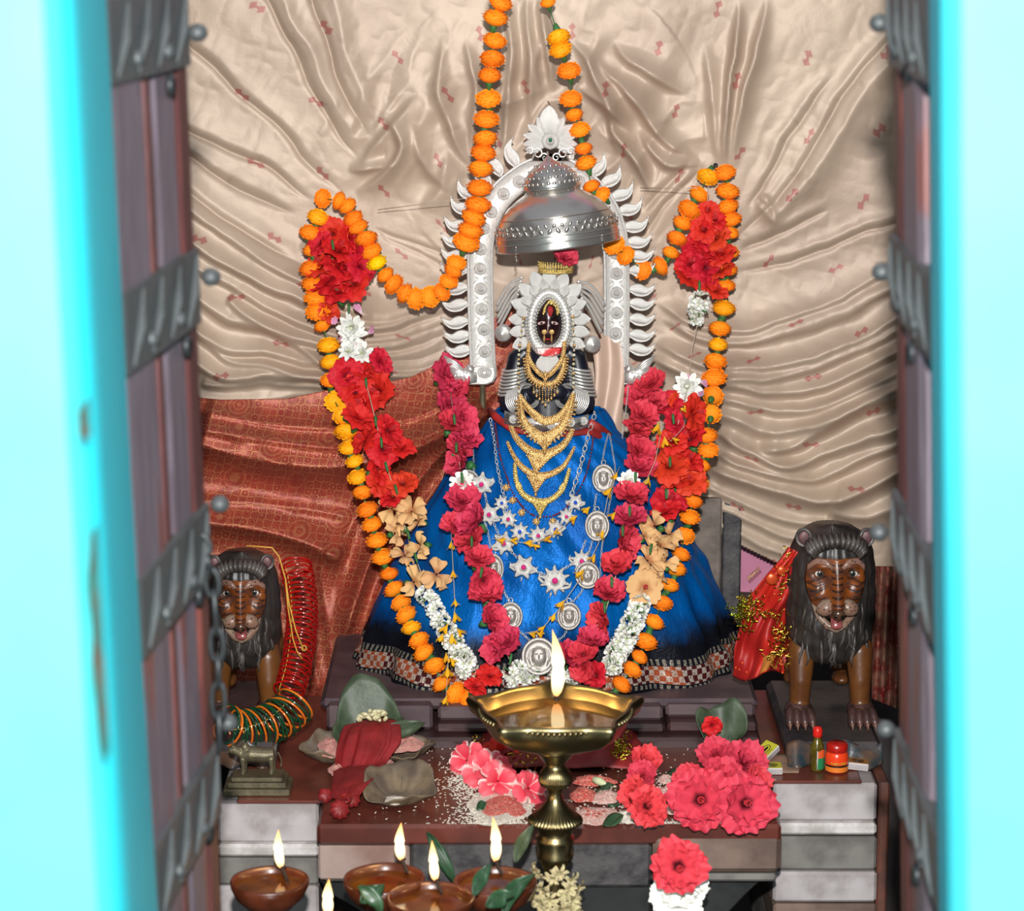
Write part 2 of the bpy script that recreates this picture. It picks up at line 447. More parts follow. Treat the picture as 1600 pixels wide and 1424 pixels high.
M['pillar'] = simple('dusty_grey_pillar', '7A7068', .75, 0, '5C544E', 22, .6, .004)
M['wall_pink'] = simple('pink_wall_paint', 'C9829E', .7, 0, 'B87490', 6)
M['wall_dark'] = simple('dark_plaster', '4A4342', .8, 0, '353030', 6, .4)  # dark mottled tone for the inner walls and the low back band
M['cyan'] = simple('turquoise_limewash', (58, 190, 200), .7, 0, (64, 198, 206), 5, .25, .003)
M['cyan_lit'] = simple('turquoise_reveal_lit', (24, 226, 240), .6, 0, (34, 232, 244), 5, .3, .003)  # same wall at the reveals, extra light put into the colour
M['flake'] = simple('flaked_paint_edge', '2E6A62', .8, 0, '5A4A3A', 30, .5)
def mk_wood(name, a, b_, c):
    m, b = new_mat(name)
    n = noise(14, 4, coord('Object', (6, 6, .5)), dist=.6)
    col = mixc(n.smooth(.35, .65), rgb(a), rgb(b_)); col = mixc(noise(5, 4, coord('Object', (3, 3, .7))).smooth(.56, .64) * .8, col, rgb(c))
    setc(b, 'Base Color', col); b.inputs['Roughness'].default_value = .5; bump(b, n, .5, .004); return m
M['wood'] = mk_wood('weathered_door_wood', '786C76', '62565E', '844C44')
M['wood_red'] = mk_wood('red_stained_door_edge', '5E3432', '4A2C2C', '7E463E')
M['iron'] = mk_metal('painted_iron_strap', '55595A', .5, .3, 30, .7, .004, '33383A')
M['iron_dark'] = mk_metal('dark_iron', '3A3E40', .45, .5, 40, .5, .003, '1E2022')
M['mane'] = simple('charcoal_mane_paint', '24211F', .4, 0, '34302E', 30, .5, .004)
M['mane_grey'] = simple('grey_worn_mane_paint', '3A3634', .4, 0, '57504C', 26, .5, .004)
M['ear_pink'] = simple('dull_pink_ear_paint', '6E4648', .5, 0, '54383A', 40)
M['ochre'] = simple('ochre_body_paint', '68401C', .35, 0, '543018', 16, .2)
M['paw'] = simple('brown_paw_paint', '4E3430', .35, 0, '3A2826', 26, .3)
M['claw'] = simple('worn_claw_paint', '8E6A5A', .4, 0, '6A4A40', 60)
M['rock'] = simple('dark_painted_rock', '2E2C30', .4, 0, '443C3C', 14, .5, .006)
M['rock_blue'] = simple('blue_painted_rock', '23363E', .35, 0, '5E4636', 26, .6, .005)
M['eye_white'] = simple('painted_eye_white', 'C4C2BC', .2)
M['eye_iris'] = simple('grey_iris', '4A4C48', .15, 0, '2E302E', 60)
M['pupil'] = simple('black_pupil', '080808', .1)
M['tongue'] = simple('pink_tongue_paint', '96504E', .25, 0, '7A3E40', 60)
M['nose'] = simple('dark_nose_paint', '3A261E', .2, 0, '52382A', 60)
def mk_spots(name, base, dots, sc=160):
    m, b = new_mat(name); d = voro(sc, 'F1', rnd=.8)
    setc(b, 'Base Color', mixc(1.0 - d.smooth(.22, .32), mixc(noise(30).smooth(.35, .65), rgb(base), rgb('806050')), rgb(dots)))
    b.inputs['Roughness'].default_value = .35; return m
M['muzzle'] = mk_spots('spotted_white_muzzle', '8A7868', '2A1C18')
M['brow'] = mk_spots('spotted_white_brow', '85665A', '3A2420', 150)
def mk_face():
    m, b = new_mat('striped_orange_face'); nt = m.node_tree; k = coord('UV')
    s = nt.nodes.new('ShaderNodeSeparateXYZ'); nt.links.new(k, s.inputs[0]); x, y = E(s.outputs[0]), E(s.outputs[1])
    ax = x.abs()
    bridge = (1.0 - ax.smooth(8, 10)) * y.gt(-22) * y.lt(46) * E.op('SINE', y * .66).smooth(.35, .7)
    ck = E.op('SINE', y * .42 - ax * .16 + noise(.05, 2, k) * 5.0).smooth(.55, .85) * ax.smooth(13, 18) * y.gt(0.0) * y.lt(45)
    col = mixc(noise(.06, 3, k).smooth(.4, .62), rgb('7A4018'), rgb('553328'))
    col = mixc(E.op('MAXIMUM', bridge * .9, ck * .75), col, rgb('2A1C18'))
    setc(b, 'Base Color', col); b.inputs['Roughness'].default_value = .32; bump(b, noise(.3, 3, k), .3, .002); return m
M['lion_face'] = mk_face()
M['chunari'] = simple('red_tinselled_veil', 'C4281C', .5, 0, 'A01C18', 12, .5, .004)
M['dark_chunari'] = mk_spots('dark_red_patterned_cloth', '5E1416', '9A5A4A', 70)
M['tinsel'] = mk_metal('gold_tinsel', 'E6C24A', .18, 1, 300, .6, .002)
M['tinsel_green'] = mk_metal('green_gold_tinsel', 'A8B430', .18, 1, 300, .6, .002)
M['sequin'] = mk_metal('orange_sequin', 'E0562A', .25, .5, 100, .3, .001)
M['bangle_red'] = simple('red_glass_bangle', 'B0140E', .12, 0, '8E0E0C', 60, spec=.8)
M['bangle_orange'] = simple('orange_glass_bangle', 'D8641A', .15, .1, 'E07A22', 60, spec=.8)
M['bangle_green'] = simple('dark_green_glass_bangle', '0C3A22', .1, 0, '124A2C', 60, spec=.9)
M['yellow_thread'] = simple('yellow_thread', 'C99A3C', .6)
M['paper'] = simple('white_card', 'C9C6C2', .6)
M['match_yellow'] = simple('yellow_matchbox_print', 'B7B330', .5)
M['match_tan'] = simple('tan_matchbox_print', '9A6430', .5)
M['note'] = simple('creased_paper_note', '9A7462', .7, 0, '7E6A58', 30, .4)
M['jar_body'] = simple('orange_red_jar', 'E0401C', .2, 0, spec=.7)
M['jar_lid'] = simple('red_jar_lid', 'A81C14', .25)
M['jar_label'] = simple('amber_jar_label', 'D8772A', .4)
M['cap_red'] = simple('red_bottle_cap', 'D0241A', .25)
M['bottle_glass'] = simple('olive_oil_bottle', '5A5218', .08, 0, '4A3A12', 30, spec=.9)
M['label_green'] = simple('green_bottle_label', '1E7A4A', .4)
M['label_orange'] = simple('orange_bottle_label', 'D05A2A', .4)
M['seed'] = simple('cream_flower_bud', 'CFC9A4', .5, 0, 'B8B486', 60)
M['floor'] = simple('dark_floor', '3A3230', .5, 0, '2A2624', 8, .3)
def mk_flame():
    m = bpy.data.materials.new('candle_flame'); m.use_nodes = True; E.nt = nt = m.node_tree; nt.nodes.clear()
    out = nt.nodes.new('ShaderNodeOutputMaterial'); em = nt.nodes.new('ShaderNodeEmission')
    g = nt.nodes.new('ShaderNodeTexCoord'); s = nt.nodes.new('ShaderNodeSeparateXYZ'); nt.links.new(g.outputs['Generated'], s.inputs[0])
    z = E(s.outputs[2]); r = nt.nodes.new('ShaderNodeValToRGB'); nt.links.new(z.k, r.inputs[0])
    e = r.color_ramp.elements; e[0].position = 0; e[0].color = (1, .35, .08, 1); e[1].position = 1; e[1].color = (1, .42, .1, 1)
    for p, c in ((.18, (1, .75, .4, 1)), (.5, (1, .85, .55, 1)), (.8, (1, .7, .25, 1))):
        x = e.new(p); x.color = c
    nt.links.new(r.outputs[0], em.inputs[0]); em.inputs[1].default_value = 2.4; nt.links.new(em.outputs[0], out.inputs[0]); return m
M['flame'] = mk_flame()
M['satin_plain'] = simple('plain_beige_satin', 'BFA391', .5, .12, 'AE9280', 6, .3, .003)
M['match_tan_cloth'] = simple('orange_lining', 'C07A34', .6)
M['chin_smear'] = simple('silver_smeared_with_vermilion', 'C9BEB8', .4, .4, 'B8262A', 60, .4, .002, lo=.42, hi=.55)
# ================================================================ cloth relief
rng = np.random.RandomState(3)
def vnoise(X, Y, sc, seed):
    r = np.random.RandomState(seed).rand(96, 96)
    x = X / sc + 40.3; y = Y / sc + 40.7; xi = np.floor(x).astype(int); yi = np.floor(y).astype(int)
    fx = x - xi; fy = y - yi; fx = fx * fx * (3 - 2 * fx); fy = fy * fy * (3 - 2 * fy)
    g = lambda a, b: r[a % 96, b % 96]
    return (g(xi, yi) * (1 - fx) * (1 - fy) + g(xi + 1, yi) * fx * (1 - fy) + g(xi, yi + 1) * (1 - fx) * fy + g(xi + 1, yi + 1) * fx * fy) * 2 - 1
def fold(H, X, Y, pts, h, wa, wb, taper=(.15, .15)):
    """add a fold along a curve; wa = softness on the left/upper side, wb = on the other side (travel direction left->right)"""
    c = np.array(cr(pts, max(12, 7 * len(pts)))); m = max(wa, wb) * 2.6
    x0, x1, y0, y1 = c[:, 0].min() - m, c[:, 0].max() + m, c[:, 1].min() - m, c[:, 1].max() + m
    sel = (X > x0) & (X < x1) & (Y > y0) & (Y < y1)
    xs, ys = X[sel], Y[sel]
    if xs.size == 0: return
    best = np.full(xs.shape, 1e9); sd = np.zeros(xs.shape); tt = np.zeros(xs.shape); n = len(c) - 1
    for i in range(n):
        a = c[i]; b = c[i + 1]; d = b - a; L2 = d @ d + 1e-9
        t = np.clip(((xs - a[0]) * d[0] + (ys - a[1]) * d[1]) / L2, 0, 1)
        ex = xs - a[0] - t * d[0]; ey = ys - a[1] - t * d[1]; dd = ex * ex + ey * ey
        k = dd < best; best[k] = dd[k]; sg = np.sign(d[0] * ey - d[1] * ex)
        sd[k] = sg[k]; tt[k] = (i + t[k]) / n
    dist = np.sqrt(best); wd = np.where(sd > 0, wb, wa)
    tp = np.minimum(1, tt / max(1e-6, taper[0])) * np.minimum(1, (1 - tt) / max(1e-6, taper[1])); tp = tp * tp * (3 - 2 * tp)
    H[sel] += h * tp * np.exp(-(dist / (wd * (.55 + .45 * tp))) ** 1.45)
def cloth(name, X, Y, H, Y0, uvfn, mat, keep=None, parent=None, thick=.0015, **tags):
    ny, nx = X.shape
    a = (X - 800) / FPX; b = (712 - Y) / FPX; dy = CP + b * SP; dz = -SP + b * CP
    WY = Y0 - H; t = (WY - CAM.y) / dy
    V = np.stack([CAM.x + a * t, WY, CAM.z + dz * t], -1).reshape(-1, 3)
    idx = np.arange(nx * ny).reshape(ny, nx)
    q = np.stack([idx[:-1, :-1], idx[1:, :-1], idx[1:, 1:], idx[:-1, 1:]], -1).reshape(-1, 4)
    if keep is not None:
        kk = keep.reshape(-1); q = q[kk[q].all(1)]
    c = V.mean(0); me = bpy.data.meshes.new(name); me.from_pydata((V - c).tolist(), [], q.tolist())
    me.materials.append(M[mat]); me.polygons.foreach_set('use_smooth', [True] * len(me.polygons))
    l = me.uv_layers.new(name='uv'); li = np.empty(len(me.loops), dtype=np.int32); me.loops.foreach_get('vertex_index', li)
    U, W = uvfn(X, Y); uv = np.stack([U, W], -1).reshape(-1, 2).astype(np.float32); l.data.foreach_set('uv', uv[li].ravel()); me.update()
    o = bpy.data.objects.new(name, me); link(o, parent, Vector(c.tolist()))
    s = o.modifiers.new('thickness', 'SOLIDIFY'); s.thickness = thick; s.offset = 0
    return tagit(o, **tags)
# ---- beige satin backdrop
xs = np.arange(262, 1424, 2.6); ys = np.arange(-26, 912, 2.6)
X, Y = np.meshgrid(xs, ys); H = np.zeros_like(X)
XW = X + 7 * vnoise(X, Y, 62, 31) + 1.2 * vnoise(X, Y, 21, 32); YW_ = Y + 7 * vnoise(X, Y, 62, 33) + 1.2 * vnoise(X, Y, 21, 34)
def F_(pts, h, wa, wb, tp=(.15, .15)):
    pts = list(pts)
    if pts[-1][0] >= 1390: pts.append((pts[-1][0] + 70, pts[-1][1] + (pts[-1][1] - pts[-2][1]) / max(1, pts[-1][0] - pts[-2][0]) * 70))
    if pts[0][0] >= 1390: pts.insert(0, (pts[0][0] + 70, pts[0][1] - (pts[0][1] - pts[1][1]) / min(-1, pts[1][0] - pts[0][0]) * 70))
    fold(H, XW, YW_, pts, h, wa, wb, tp)
# tight creases upper left, running to the nail of the left garland
for pts in ([(230, 8), (420, 190), (546, 312)], [(230, 262), (390, 368), (482, 424)], [(408, -10), (470, 110), (562, 250)],
            [(490, -10), (530, 120), (584, 218)], [(230, 175), (420, 270), (500, 312)], [(230, 205), (380, 300), (470, 330)]):
    F_(pts, -.010, 5, 4, (.02, .3)); F_([(x + 9, y - 9) for x, y in pts], .006, 22, 9, (.3, .45))
for pts in ([(440, -10), (490, 100), (560, 210)], [(520, -10), (545, 80), (590, 190)]): F_(pts, .012, 18, 14, (.02, .2))
# bunched centre
for pts, h, a, b in (
    ([(655, 140), (620, 190), (560, 262)], .018, 20, 8), ([(600, 175), (628, 232), (596, 280), (556, 300)], .026, 16, 7),
    ([(540, 265), (585, 268), (618, 262)], .014, 12, 5), ([(690, 60), (684, 140), (712, 226), (738, 262)], .016, 14, 8),
    ([(640, 190), (655, 240), (700, 300)], .012, 16, 8), ([(730, 60), (740, 160), (732, 250)], .012, 10, 6),
    ([(800, -10), (796, 120), (786, 250)], .022, 12, 9), ([(825, -10), (828, 120), (832, 200)], .018, 10, 8), ([(772, -10), (780, 90), (776, 170)], .014, 9, 8),
    ([(845, -10), (852, 60), (866, 150)], .020, 9, 7), ([(885, 60), (920, 105), (950, 170), (968, 250)], .024, 14, 7),
    ([(905, 130), (960, 180), (990, 215)], .020, 14, 6), ([(930, 90), (1000, 170), (1042, 222), (1090, 250)], .026, 18, 7),
    ([(960, 60), (1010, 110), (1072, 152)], .016, 16, 8), ([(1000, 210), (1040, 250), (1096, 262)], .018, 13, 6), ([(950, 200), (1000, 260), (1020, 300)], .022, 12, 7),
    ([(700, 230), (690, 290), (650, 330)], .012, 16, 10), ([(850, 160), (835, 110), (850, 60)], .012, 12, 8),
    ([(1150, -10), (1142, 120), (1128, 262)], .024, 9, 7), ([(1196, -10), (1168, 140), (1138, 262)], .018, 12, 8),
    ([(1100, 60), (1110, 160), (1122, 262)], .010, 16, 9)):
    F_(pts, h * 1.7, a * 1.1, b * .9, (.4, .4))
# right upper diagonals
for pts in ([(1396, 55), (1300, 185), (1220, 300), (1148, 382)], [(1310, 120), (1220, 240), (1165, 330)], [(1396, 345), (1300, 390), (1220, 415), (1148, 424)],
            [(1396, 462), (1300, 505), (1220, 535), (1120, 548)], [(1300, 320), (1210, 370), (1160, 392)], [(1105, 262), (1050, 310), (1000, 372)], [(1085, 250), (1040, 290), (1006, 330)]):
    F_(pts, -.009, 4, 5, (.3, .2)); F_([(x - 4, y - 12) for x, y in pts], .010, 24, 11, (.35, .45))
F_([(1390, 100), (1290, 240), (1180, 370)], .022, 20, 18, (.02, .2)); F_([(1180, 320), (1210, 345), (1190, 300)], .012, 14, 8)
# left swags, from the left corner round to the arch
for k in (0, 1.3, 2.7, 3.9, 5.4, 6.6, 8):
    j = rng.uniform(-8, 8)
    pts = [(225, 270 + k * 36 + j), (300, 330 + k * 35 + j), (360, 372 + k * 32 + j), (450, 432 + k * 24), (560, 486 + k * 15), (640, 482 + k * 13), (722, 452 + k * 13)]
    F_(pts, (.052 if k in (1.3, 3.9, 6.6) else .030) * rng.uniform(.8, 1.2), rng.uniform(26, 38), rng.uniform(8, 14), (.02, rng.uniform(.2, .5)))
    F_([(x + 4, y + 11) for x, y in pts], -.007, 3, 6, (.02, .2))
for pts in ([(230, 455), (300, 520), (380, 568), (470, 590), (545, 594), (640, 588), (705, 556)], [(350, 470), (420, 520), (480, 550), (505, 585)], [(310, 600), (420, 604), (540, 606), (600, 598)]):
    F_(pts, .022, 12, 5, (.05, .2))
F_([(585, 352), (650, 385), (712, 412)], -.005, 3, 4); F_([(590, 362), (650, 398), (705, 425)], -.004, 3, 4)
F_([(470, 380), (520, 440), (580, 500)], .012, 20, 10)
# right swags
for pts, h, a, b in (
    ([(1020, 470), (1080, 505), (1180, 515), (1290, 480), (1400, 420)], .014, 16, 6), ([(1030, 504), (1113, 534), (1186, 538), (1275, 516), (1400, 455)], .020, 16, 5),
    ([(1020, 540), (1100, 572), (1180, 580), (1280, 560), (1400, 500)], .022, 17, 7), ([(1010, 560), (1090, 592), (1200, 598), (1300, 568), (1400, 520)], .026, 14, 7),
    ([(1110, 600), (1190, 618), (1290, 606), (1400, 556)], .034, 17, 8), ([(1100, 618), (1180, 642), (1280, 640), (1400, 590)], .030, 15, 7),
    ([(1100, 640), (1190, 672), (1300, 660), (1400, 612)], .036, 17, 8), ([(1180, 700), (1250, 690), (1330, 650), (1400, 625)], .046, 16, 9),
    ([(1100, 672), (1170, 702), (1230, 730), (1300, 705), (1400, 668)], .046, 20, 9), ([(1095, 700), (1180, 736), (1260, 752), (1330, 725), (1400, 690)], .034, 15, 7),
    ([(1095, 730), (1190, 765), (1290, 785), (1360, 762), (1400, 742)], .056, 18, 11), ([(1090, 756), (1160, 790), (1240, 816), (1300, 828)], .022, 12, 6),
    ([(1088, 776), (1150, 806), (1220, 836), (1280, 850)], .018, 10, 5), ([(1088, 796), (1140, 826), (1210, 862), (1250, 880)], .014, 9, 5),
    ([(1290, 800), (1340, 812), (1400, 800)], .030, 18, 12)):
    F_(pts, h * 1.3, a * 1.5, b * 1.05, (.12, .03))
H *= .8
H += .0016 * vnoise(X, Y, 46, 1) * (1 + ((X - 850) ** 2 + (Y - 200) ** 2 < 250 ** 2) * 1.5) + .0012 * np.abs(vnoise(X + Y * .4, Y - X * .3, 22, 2)) + .006 * vnoise(X, Y, 130, 4)
cen = np.exp(-(((X - 830) / 230) ** 2 + ((Y - 190) / 110) ** 2)); H += cen * .012 * (1 - 2 * np.abs(vnoise(X + .5 * Y, Y * .7, 40, 9)))
hem = np.interp(xs, [262, 700, 1060, 1094, 1127, 1210, 1260, 1300, 1424], [800, 800, 800, 815, 838, 880, 900, 912, 912])
keep = Y <= hem[None, :]
def uvb(X, Y):
    dx = X - 852; dy = 640 - Y
    r = np.sqrt(dx * dx + dy * dy * 1.0); th = np.arctan2(dx, dy)
    wx = 10 * vnoise(X, Y, 90, 12); wy = 10 * vnoise(X, Y, 90, 13)
    return th * 395 + wx + 2000, r + wy + 2000
cloth('backdrop_cloth', X, Y, H, .34, uvb, 'satin', keep, label='beige satin cloth with small red diamond motifs gathered behind the idol', cat='cloth')
# ---- rust brocade drape
nu, nv = 210, 260
ux = np.linspace(0, 1, nu)
xa = 296 + 512 * ux
ytop = np.interp(xa, [296, 345, 450, 520, 600, 640, 700, 740, 770, 808], [620, 625, 623, 608, 598, 590, 562, 530, 500, 470])
ybot = np.interp(xa, [296, 480, 545, 566, 590, 620, 650, 720, 808], [1100, 1088, 1096, 1090, 1030, 950, 880, 800, 760])
vv = np.linspace(0, 1, nv)[:, None]
X = np.repeat(xa[None, :], nv, 0); Y = ytop[None, :] * (1 - vv) + ybot[None, :] * vv; H = np.zeros_like(X)
for pts, h, a, b in (
    ([(296, 640), (430, 664), (560, 668), (680, 640), (790, 560)], .020, 14, 6), ([(296, 668), (430, 690), (560, 700), (690, 672), (790, 600)], .030, 18, 8),
    ([(300, 690), (400, 718), (520, 730), (640, 704), (770, 640)], .130, 60, 20), ([(300, 640), (380, 690), (450, 740)], .012, 20, 12),
    ([(296, 782), (400, 786), (500, 800), (560, 812)], .012, 10, 7), ([(300, 815), (400, 828), (480, 850), (540, 880)], .075, 30, 14),
    ([(770, 640), (700, 700), (640, 770), (590, 850), (556, 940), (535, 1010)], .075, 14, 22), ([(770, 660), (690, 750), (640, 830), (600, 910), (570, 1000), (556, 1080)], .035, 12, 12),
    ([(740, 640), (660, 690), (590, 760), (540, 840), (520, 920)], .022, 16, 12), ([(640, 860), (600, 930), (572, 1030)], .018, 9, 8),
    ([(500, 860), (510, 960), (530, 1080)], .024, 18, 12), ([(470, 880), (480, 980), (500, 1090)], .018, 14, 10)):
    fold(H, X, Y, pts, h, a, b, (.05, .12))
H += .003 * vnoise(X, Y, 40, 21) + .0015 * vnoise(X, Y, 14, 22)
cloth('brocade_drape', X, Y, H, .22, lambda X, Y: (X * .95 + .25 * Y, Y - .1 * X), 'brocade', label='rust red drape with gold brocade pattern hanging to the left of the idol', cat='cloth')

# ================================================================ room shell
def wallbox(name, x0, x1, y0, y1, z0, z1, mat):
    s = xf(box(x1 - x0, y1 - y0, z1 - z0), T((x0 + x1) / 2, (y0 + y1) / 2, (z0 + z1) / 2))
    return part(name, s, mat, smooth=False, kind='structure')
wallbox('floor', -1.6, 1.6, -6.2, .7, -.05, 0, 'floor')
wallbox('wall_back', -1.0, 1.0, .5, .6, 0, 2.6, 'wall_pink')
wallbox('trim_1', -.95, .95, .47, .5, 0, .79, 'wall_dark')
wallbox('wall_inner_left', -1.05, -.95, -1.5, .6, 0, 2.6, 'wall_dark')
wallbox('wall_inner_right', .95, 1.05, -1.5, .6, 0, 2.6, 'wall_dark')
def hexa(p):   # 8 points: bottom 4 then top 4 (ccw)
    return [Vector(x) for x in p], [(3, 2, 1, 0), (4, 5, 6, 7), (0, 1, 5, 4), (1, 2, 6, 5), (2, 3, 7, 6), (3, 0, 4, 7)]
ZLO, ZHI = 0.0, 2.75
def xline(p_top, p_bot, Y):
    a = P(p_top[0], p_top[1], Y); b = P(p_bot[0], p_bot[1], Y)
    return lambda z: b.x + (a.x - b.x) * (z - b.z) / (a.z - b.z)
YW, YR = -3.05, -2.30
def cyan_wall(side, name, e_near, e_far):
    fn = xline(*e_near, YW); ff = xline(*e_far, YR)
    X0 = -1.6 if side < 0 else 1.6
    # wavy hand-plastered arris between face and reveal
    NZ = 60; V = []; F = []
    def bow(z, s):
        return .0015 * sin(z * 5 + s)
    for j in range(NZ + 1):
        z = ZLO + (ZHI - ZLO) * j / NZ
        xn = fn(z) + bow(z, 1) ; xf_ = ff(z) + bow(z, 3) * .8
        rd = .018
        row = [Vector((X0, YW, z)), Vector((xn + side * rd * 2, YW, z)), Vector((xn + side * rd * .5, YW + rd * .25, z)), Vector((xn, YW + rd * 1.6, z)),
               Vector((xn * .6 + xf_ * .4, YW * .6 + YR * .4, z)), Vector((xf_, YR, z)), Vector((xf_ + side * .05, YR + .02, z)), Vector((X0, YR + .02, z))]
        V += row
    n = 8
    for j in range(NZ):
        for i in range(n):
            F.append((j * n + i, j * n + (i + 1) % n, (j + 1) * n + (i + 1) % n, (j + 1) * n + i) if side < 0 else (j * n + i, (j + 1) * n + i, (j + 1) * n + (i + 1) % n, j * n + (i + 1) % n))
    F.append(tuple(range(n))); F.append(tuple(NZ * n + i for i in range(n)))
    w_ = part(name, (V, F), ['cyan', 'cyan_lit'], kind='structure', sharp=40)
    for pidx, pg in enumerate(w_.data.polygons):
        if pidx < NZ * n and (pidx % n) in (3, 4): pg.material_index = 1
    return w_, fn, ff
wl, fnl, ffl = cyan_wall(-1, 'wall_left', ((86, 0), (166, 1424)), ((164, 0), (246, 1424)))
wr, fnr, ffr = cyan_wall(1, 'wall_right', ((1488, 0), (1494, 1424)), ((1450, 0), (1466, 1424)))
# the chipped arris
def strip(name, mat, parent, fn, z0, z1, wd, side, off=.003):
    V, F = grid(lambda u, v: Vector((fn(z0 + (z1 - z0) * v) + (-side) * .002 + side * u * wd * (.8 + .2 * sin(v * 17 + 1)) * min(1, 5 * v, 5 * (1 - v)), YW + .03 * (1 - u) - off + .0, z0 + (z1 - z0) * v)), 3, 40)
    return part(name, (V, F), mat, parent)
def zpx(py, Y): return P(800, py, Y).z
strip('chipped_edge', 'flake', wl, lambda z: fnl(z) + .003, zpx(1190, YW), zpx(830, YW), .0055, -1, .004)
strip('chipped_edge', 'flake', wl, lambda z: fnl(z) + .002, zpx(690, YW), zpx(630, YW), .004, -1, .004)

# ---- the two plank door leaves, standing open
def door(name, side, ntop, nbot, ftop, fbot, Yn, Yf, splits, straps, studs, holes):
    ntop += side * 28; nbot += side * 28; ftop += side * 28; fbot += side * 28
    xn = xline(*[(ntop, -20), (nbot, 1444)], Yn); xf2 = xline(*[(ftop, -20), (fbot, 1444)], Yf)
    def L(s, z, o=0.0):    # o: outwards towards the passage
        return Vector((xn(z) + (xf2(z) - xn(z)) * s - side * o, Yn + (Yf - Yn) * s, z))
    base = L(.5, .02)
    t = bpy.data.objects.new(name, None); link(t, None, base); t['kind'] = 'structure'
    def lb(s0, s1, z0, z1, o0, o1, nz=1, bev=.15):
        V = []; F = []
        for j in range(nz + 1):
            z = z0 + (z1 - z0) * j / nz
            ds = (s1 - s0) * bev
            ring = [(s0, o0), (s0, o1 - (o1 - o0) * .25), (s0 + ds, o1), (s1 - ds, o1), (s1, o1 - (o1 - o0) * .25), (s1, o0)]
            V += [L(a, z, b) for a, b in ring]
        n = 6
        for j in range(nz):
            for i in range(n): F.append((j * n + i, j * n + (i + 1) % n, (j + 1) * n + (i + 1) % n, (j + 1) * n + i))
        F.append(tuple(range(n))); F.append(tuple(nz * n + i for i in range(n)))
        if side > 0: F = [f[::-1] for f in F]
        return V, F
    for (s0, s1, o0, o1, mat) in splits:
        part('plank', lb(s0, s1, .25, 2.6, o0, o1, 10, .12), mat, t, smooth=False)
    for zc, hh in straps:
        m = MB(); m.add(lb(-.01, .99, zc, zc + hh, .012, .027, 1, .04))
        for q in range(4):      # raised slanting ribs and round boss of the forged strap
            s0 = .08 + q * .23
            a = L(s0, zc + .006, .026); b = L(s0 + .15, zc + hh - .006, .026)
            m.add(tube([a, (a + b) / 2 + Vector((-side * .004, 0, 0)), b], [.003, .005, .003], 6))
        p = part('iron_strap', m, 'iron', t, smooth=False)
        for s in (.3, .66):
            part('stud', xf(ell(.009, .009, .009, 10, 6), T(L(s, zc + hh * .25, .026))), 'iron', p)
    for (s, z, o) in studs:
        part('peg', xf(ell(.012, .013, .011, 10, 6), T(L(s, z, o))), 'iron', t)
    for (s, z) in holes:
        m = MB(); m.add(xf(lathe([(.0135, 0), (.0135, .006), (.008, .009), (.0, .004)], 12), T(L(s, z, .02)) @ Rot(-side * pi / 2, 'Y')))
        part('nail_recess', m, 'iron_dark', t)
    return t, L
Yn, Yf = -2.30, -1.92
zs = [zpx(py, Yf) for py in (100, 500, 892, 1262)]
d1, LL = door('door_1', -1, 150, 236, 290, 352, Yn, Yf,
    [(0, .44, 0, .022, 'wood'), (.45, .52, 0, .019, 'wood_red'), (.56, .84, 0, .018, 'wood'), (.85, 1.0, 0, .019, 'wood_red')],
    [(z, .085) for z in zs], [(1.0, zpx(51, Yf), .032), (1.0, zpx(433, Yf), .036), (1.0, zpx(788, Yf), .036), (1.0, zpx(1130, Yf), .036)],
    [(.72, zpx(118, Yf) - .004), (.78, zpx(522, Yf)), (.80, zpx(905, Yf)), (.8, zpx(1266, Yf))])
zs2 = [zpx(py, Yf) for py in (98, 478, 872, 1240)]
d2, LR = door('door_2', 1, 1462, 1474, 1392, 1402, Yn, Yf,
    [(0, .30, 0, .010, 'wood'), (.31, .72, 0, .022, 'wood'), (.73, .80, 0, .014, 'wood_red'), (.81, 1.0, 0, .018, 'wood_red')],
    [(z, .085) for z in zs2], [(1.0, zpx(36, Yf), .034), (1.0, zpx(425, Yf), .034), (1.0, zpx(832, Yf), .040), (1.0, zpx(1140, Yf), .034)],
    [(.5, zpx(96, Yf)), (.5, zpx(508, Yf)), (.5, zpx(895, Yf)), (.5, zpx(1278, Yf))])
# chain hanging on the left leaf
Yc = -1.98
ct = thing('door_chain', 'dark iron chain hanging down the inner edge of the left door leaf', 'chain', P(318, 1060, Yc))
cp = [(296, 838), (306, 866), (313, 892), (318, 930), (322, 985), (324, 1030), (325, 1070), (326, 1120), (327, 1170)]
for i in range(len(cp) - 1):
    a = P(*cp[i], Yc) + Vector((.012, 0, 0)); b = P(*cp[i + 1], Yc) + Vector((.012, 0, 0)); d = b - a; c = (a + b) / 2
    side = Vector((1, 0, 0)) if i % 2 == 0 else Vector((0.2, -1, 0)); side = (side - d.normalized() * side.dot(d.normalized())).normalized()
    hl = d.length * .62; wd = .008
    loop = [c + d.normalized() * (hl * cos(q * 2 * pi / 16)) + side * (wd * sin(q * 2 * pi / 16) * (1 if abs(cos(q * 2 * pi / 16)) < .8 else .7)) for q in range(16)]
    part('chain_link', tube(loop, .0034, 6, closed=True), 'iron_dark', ct)

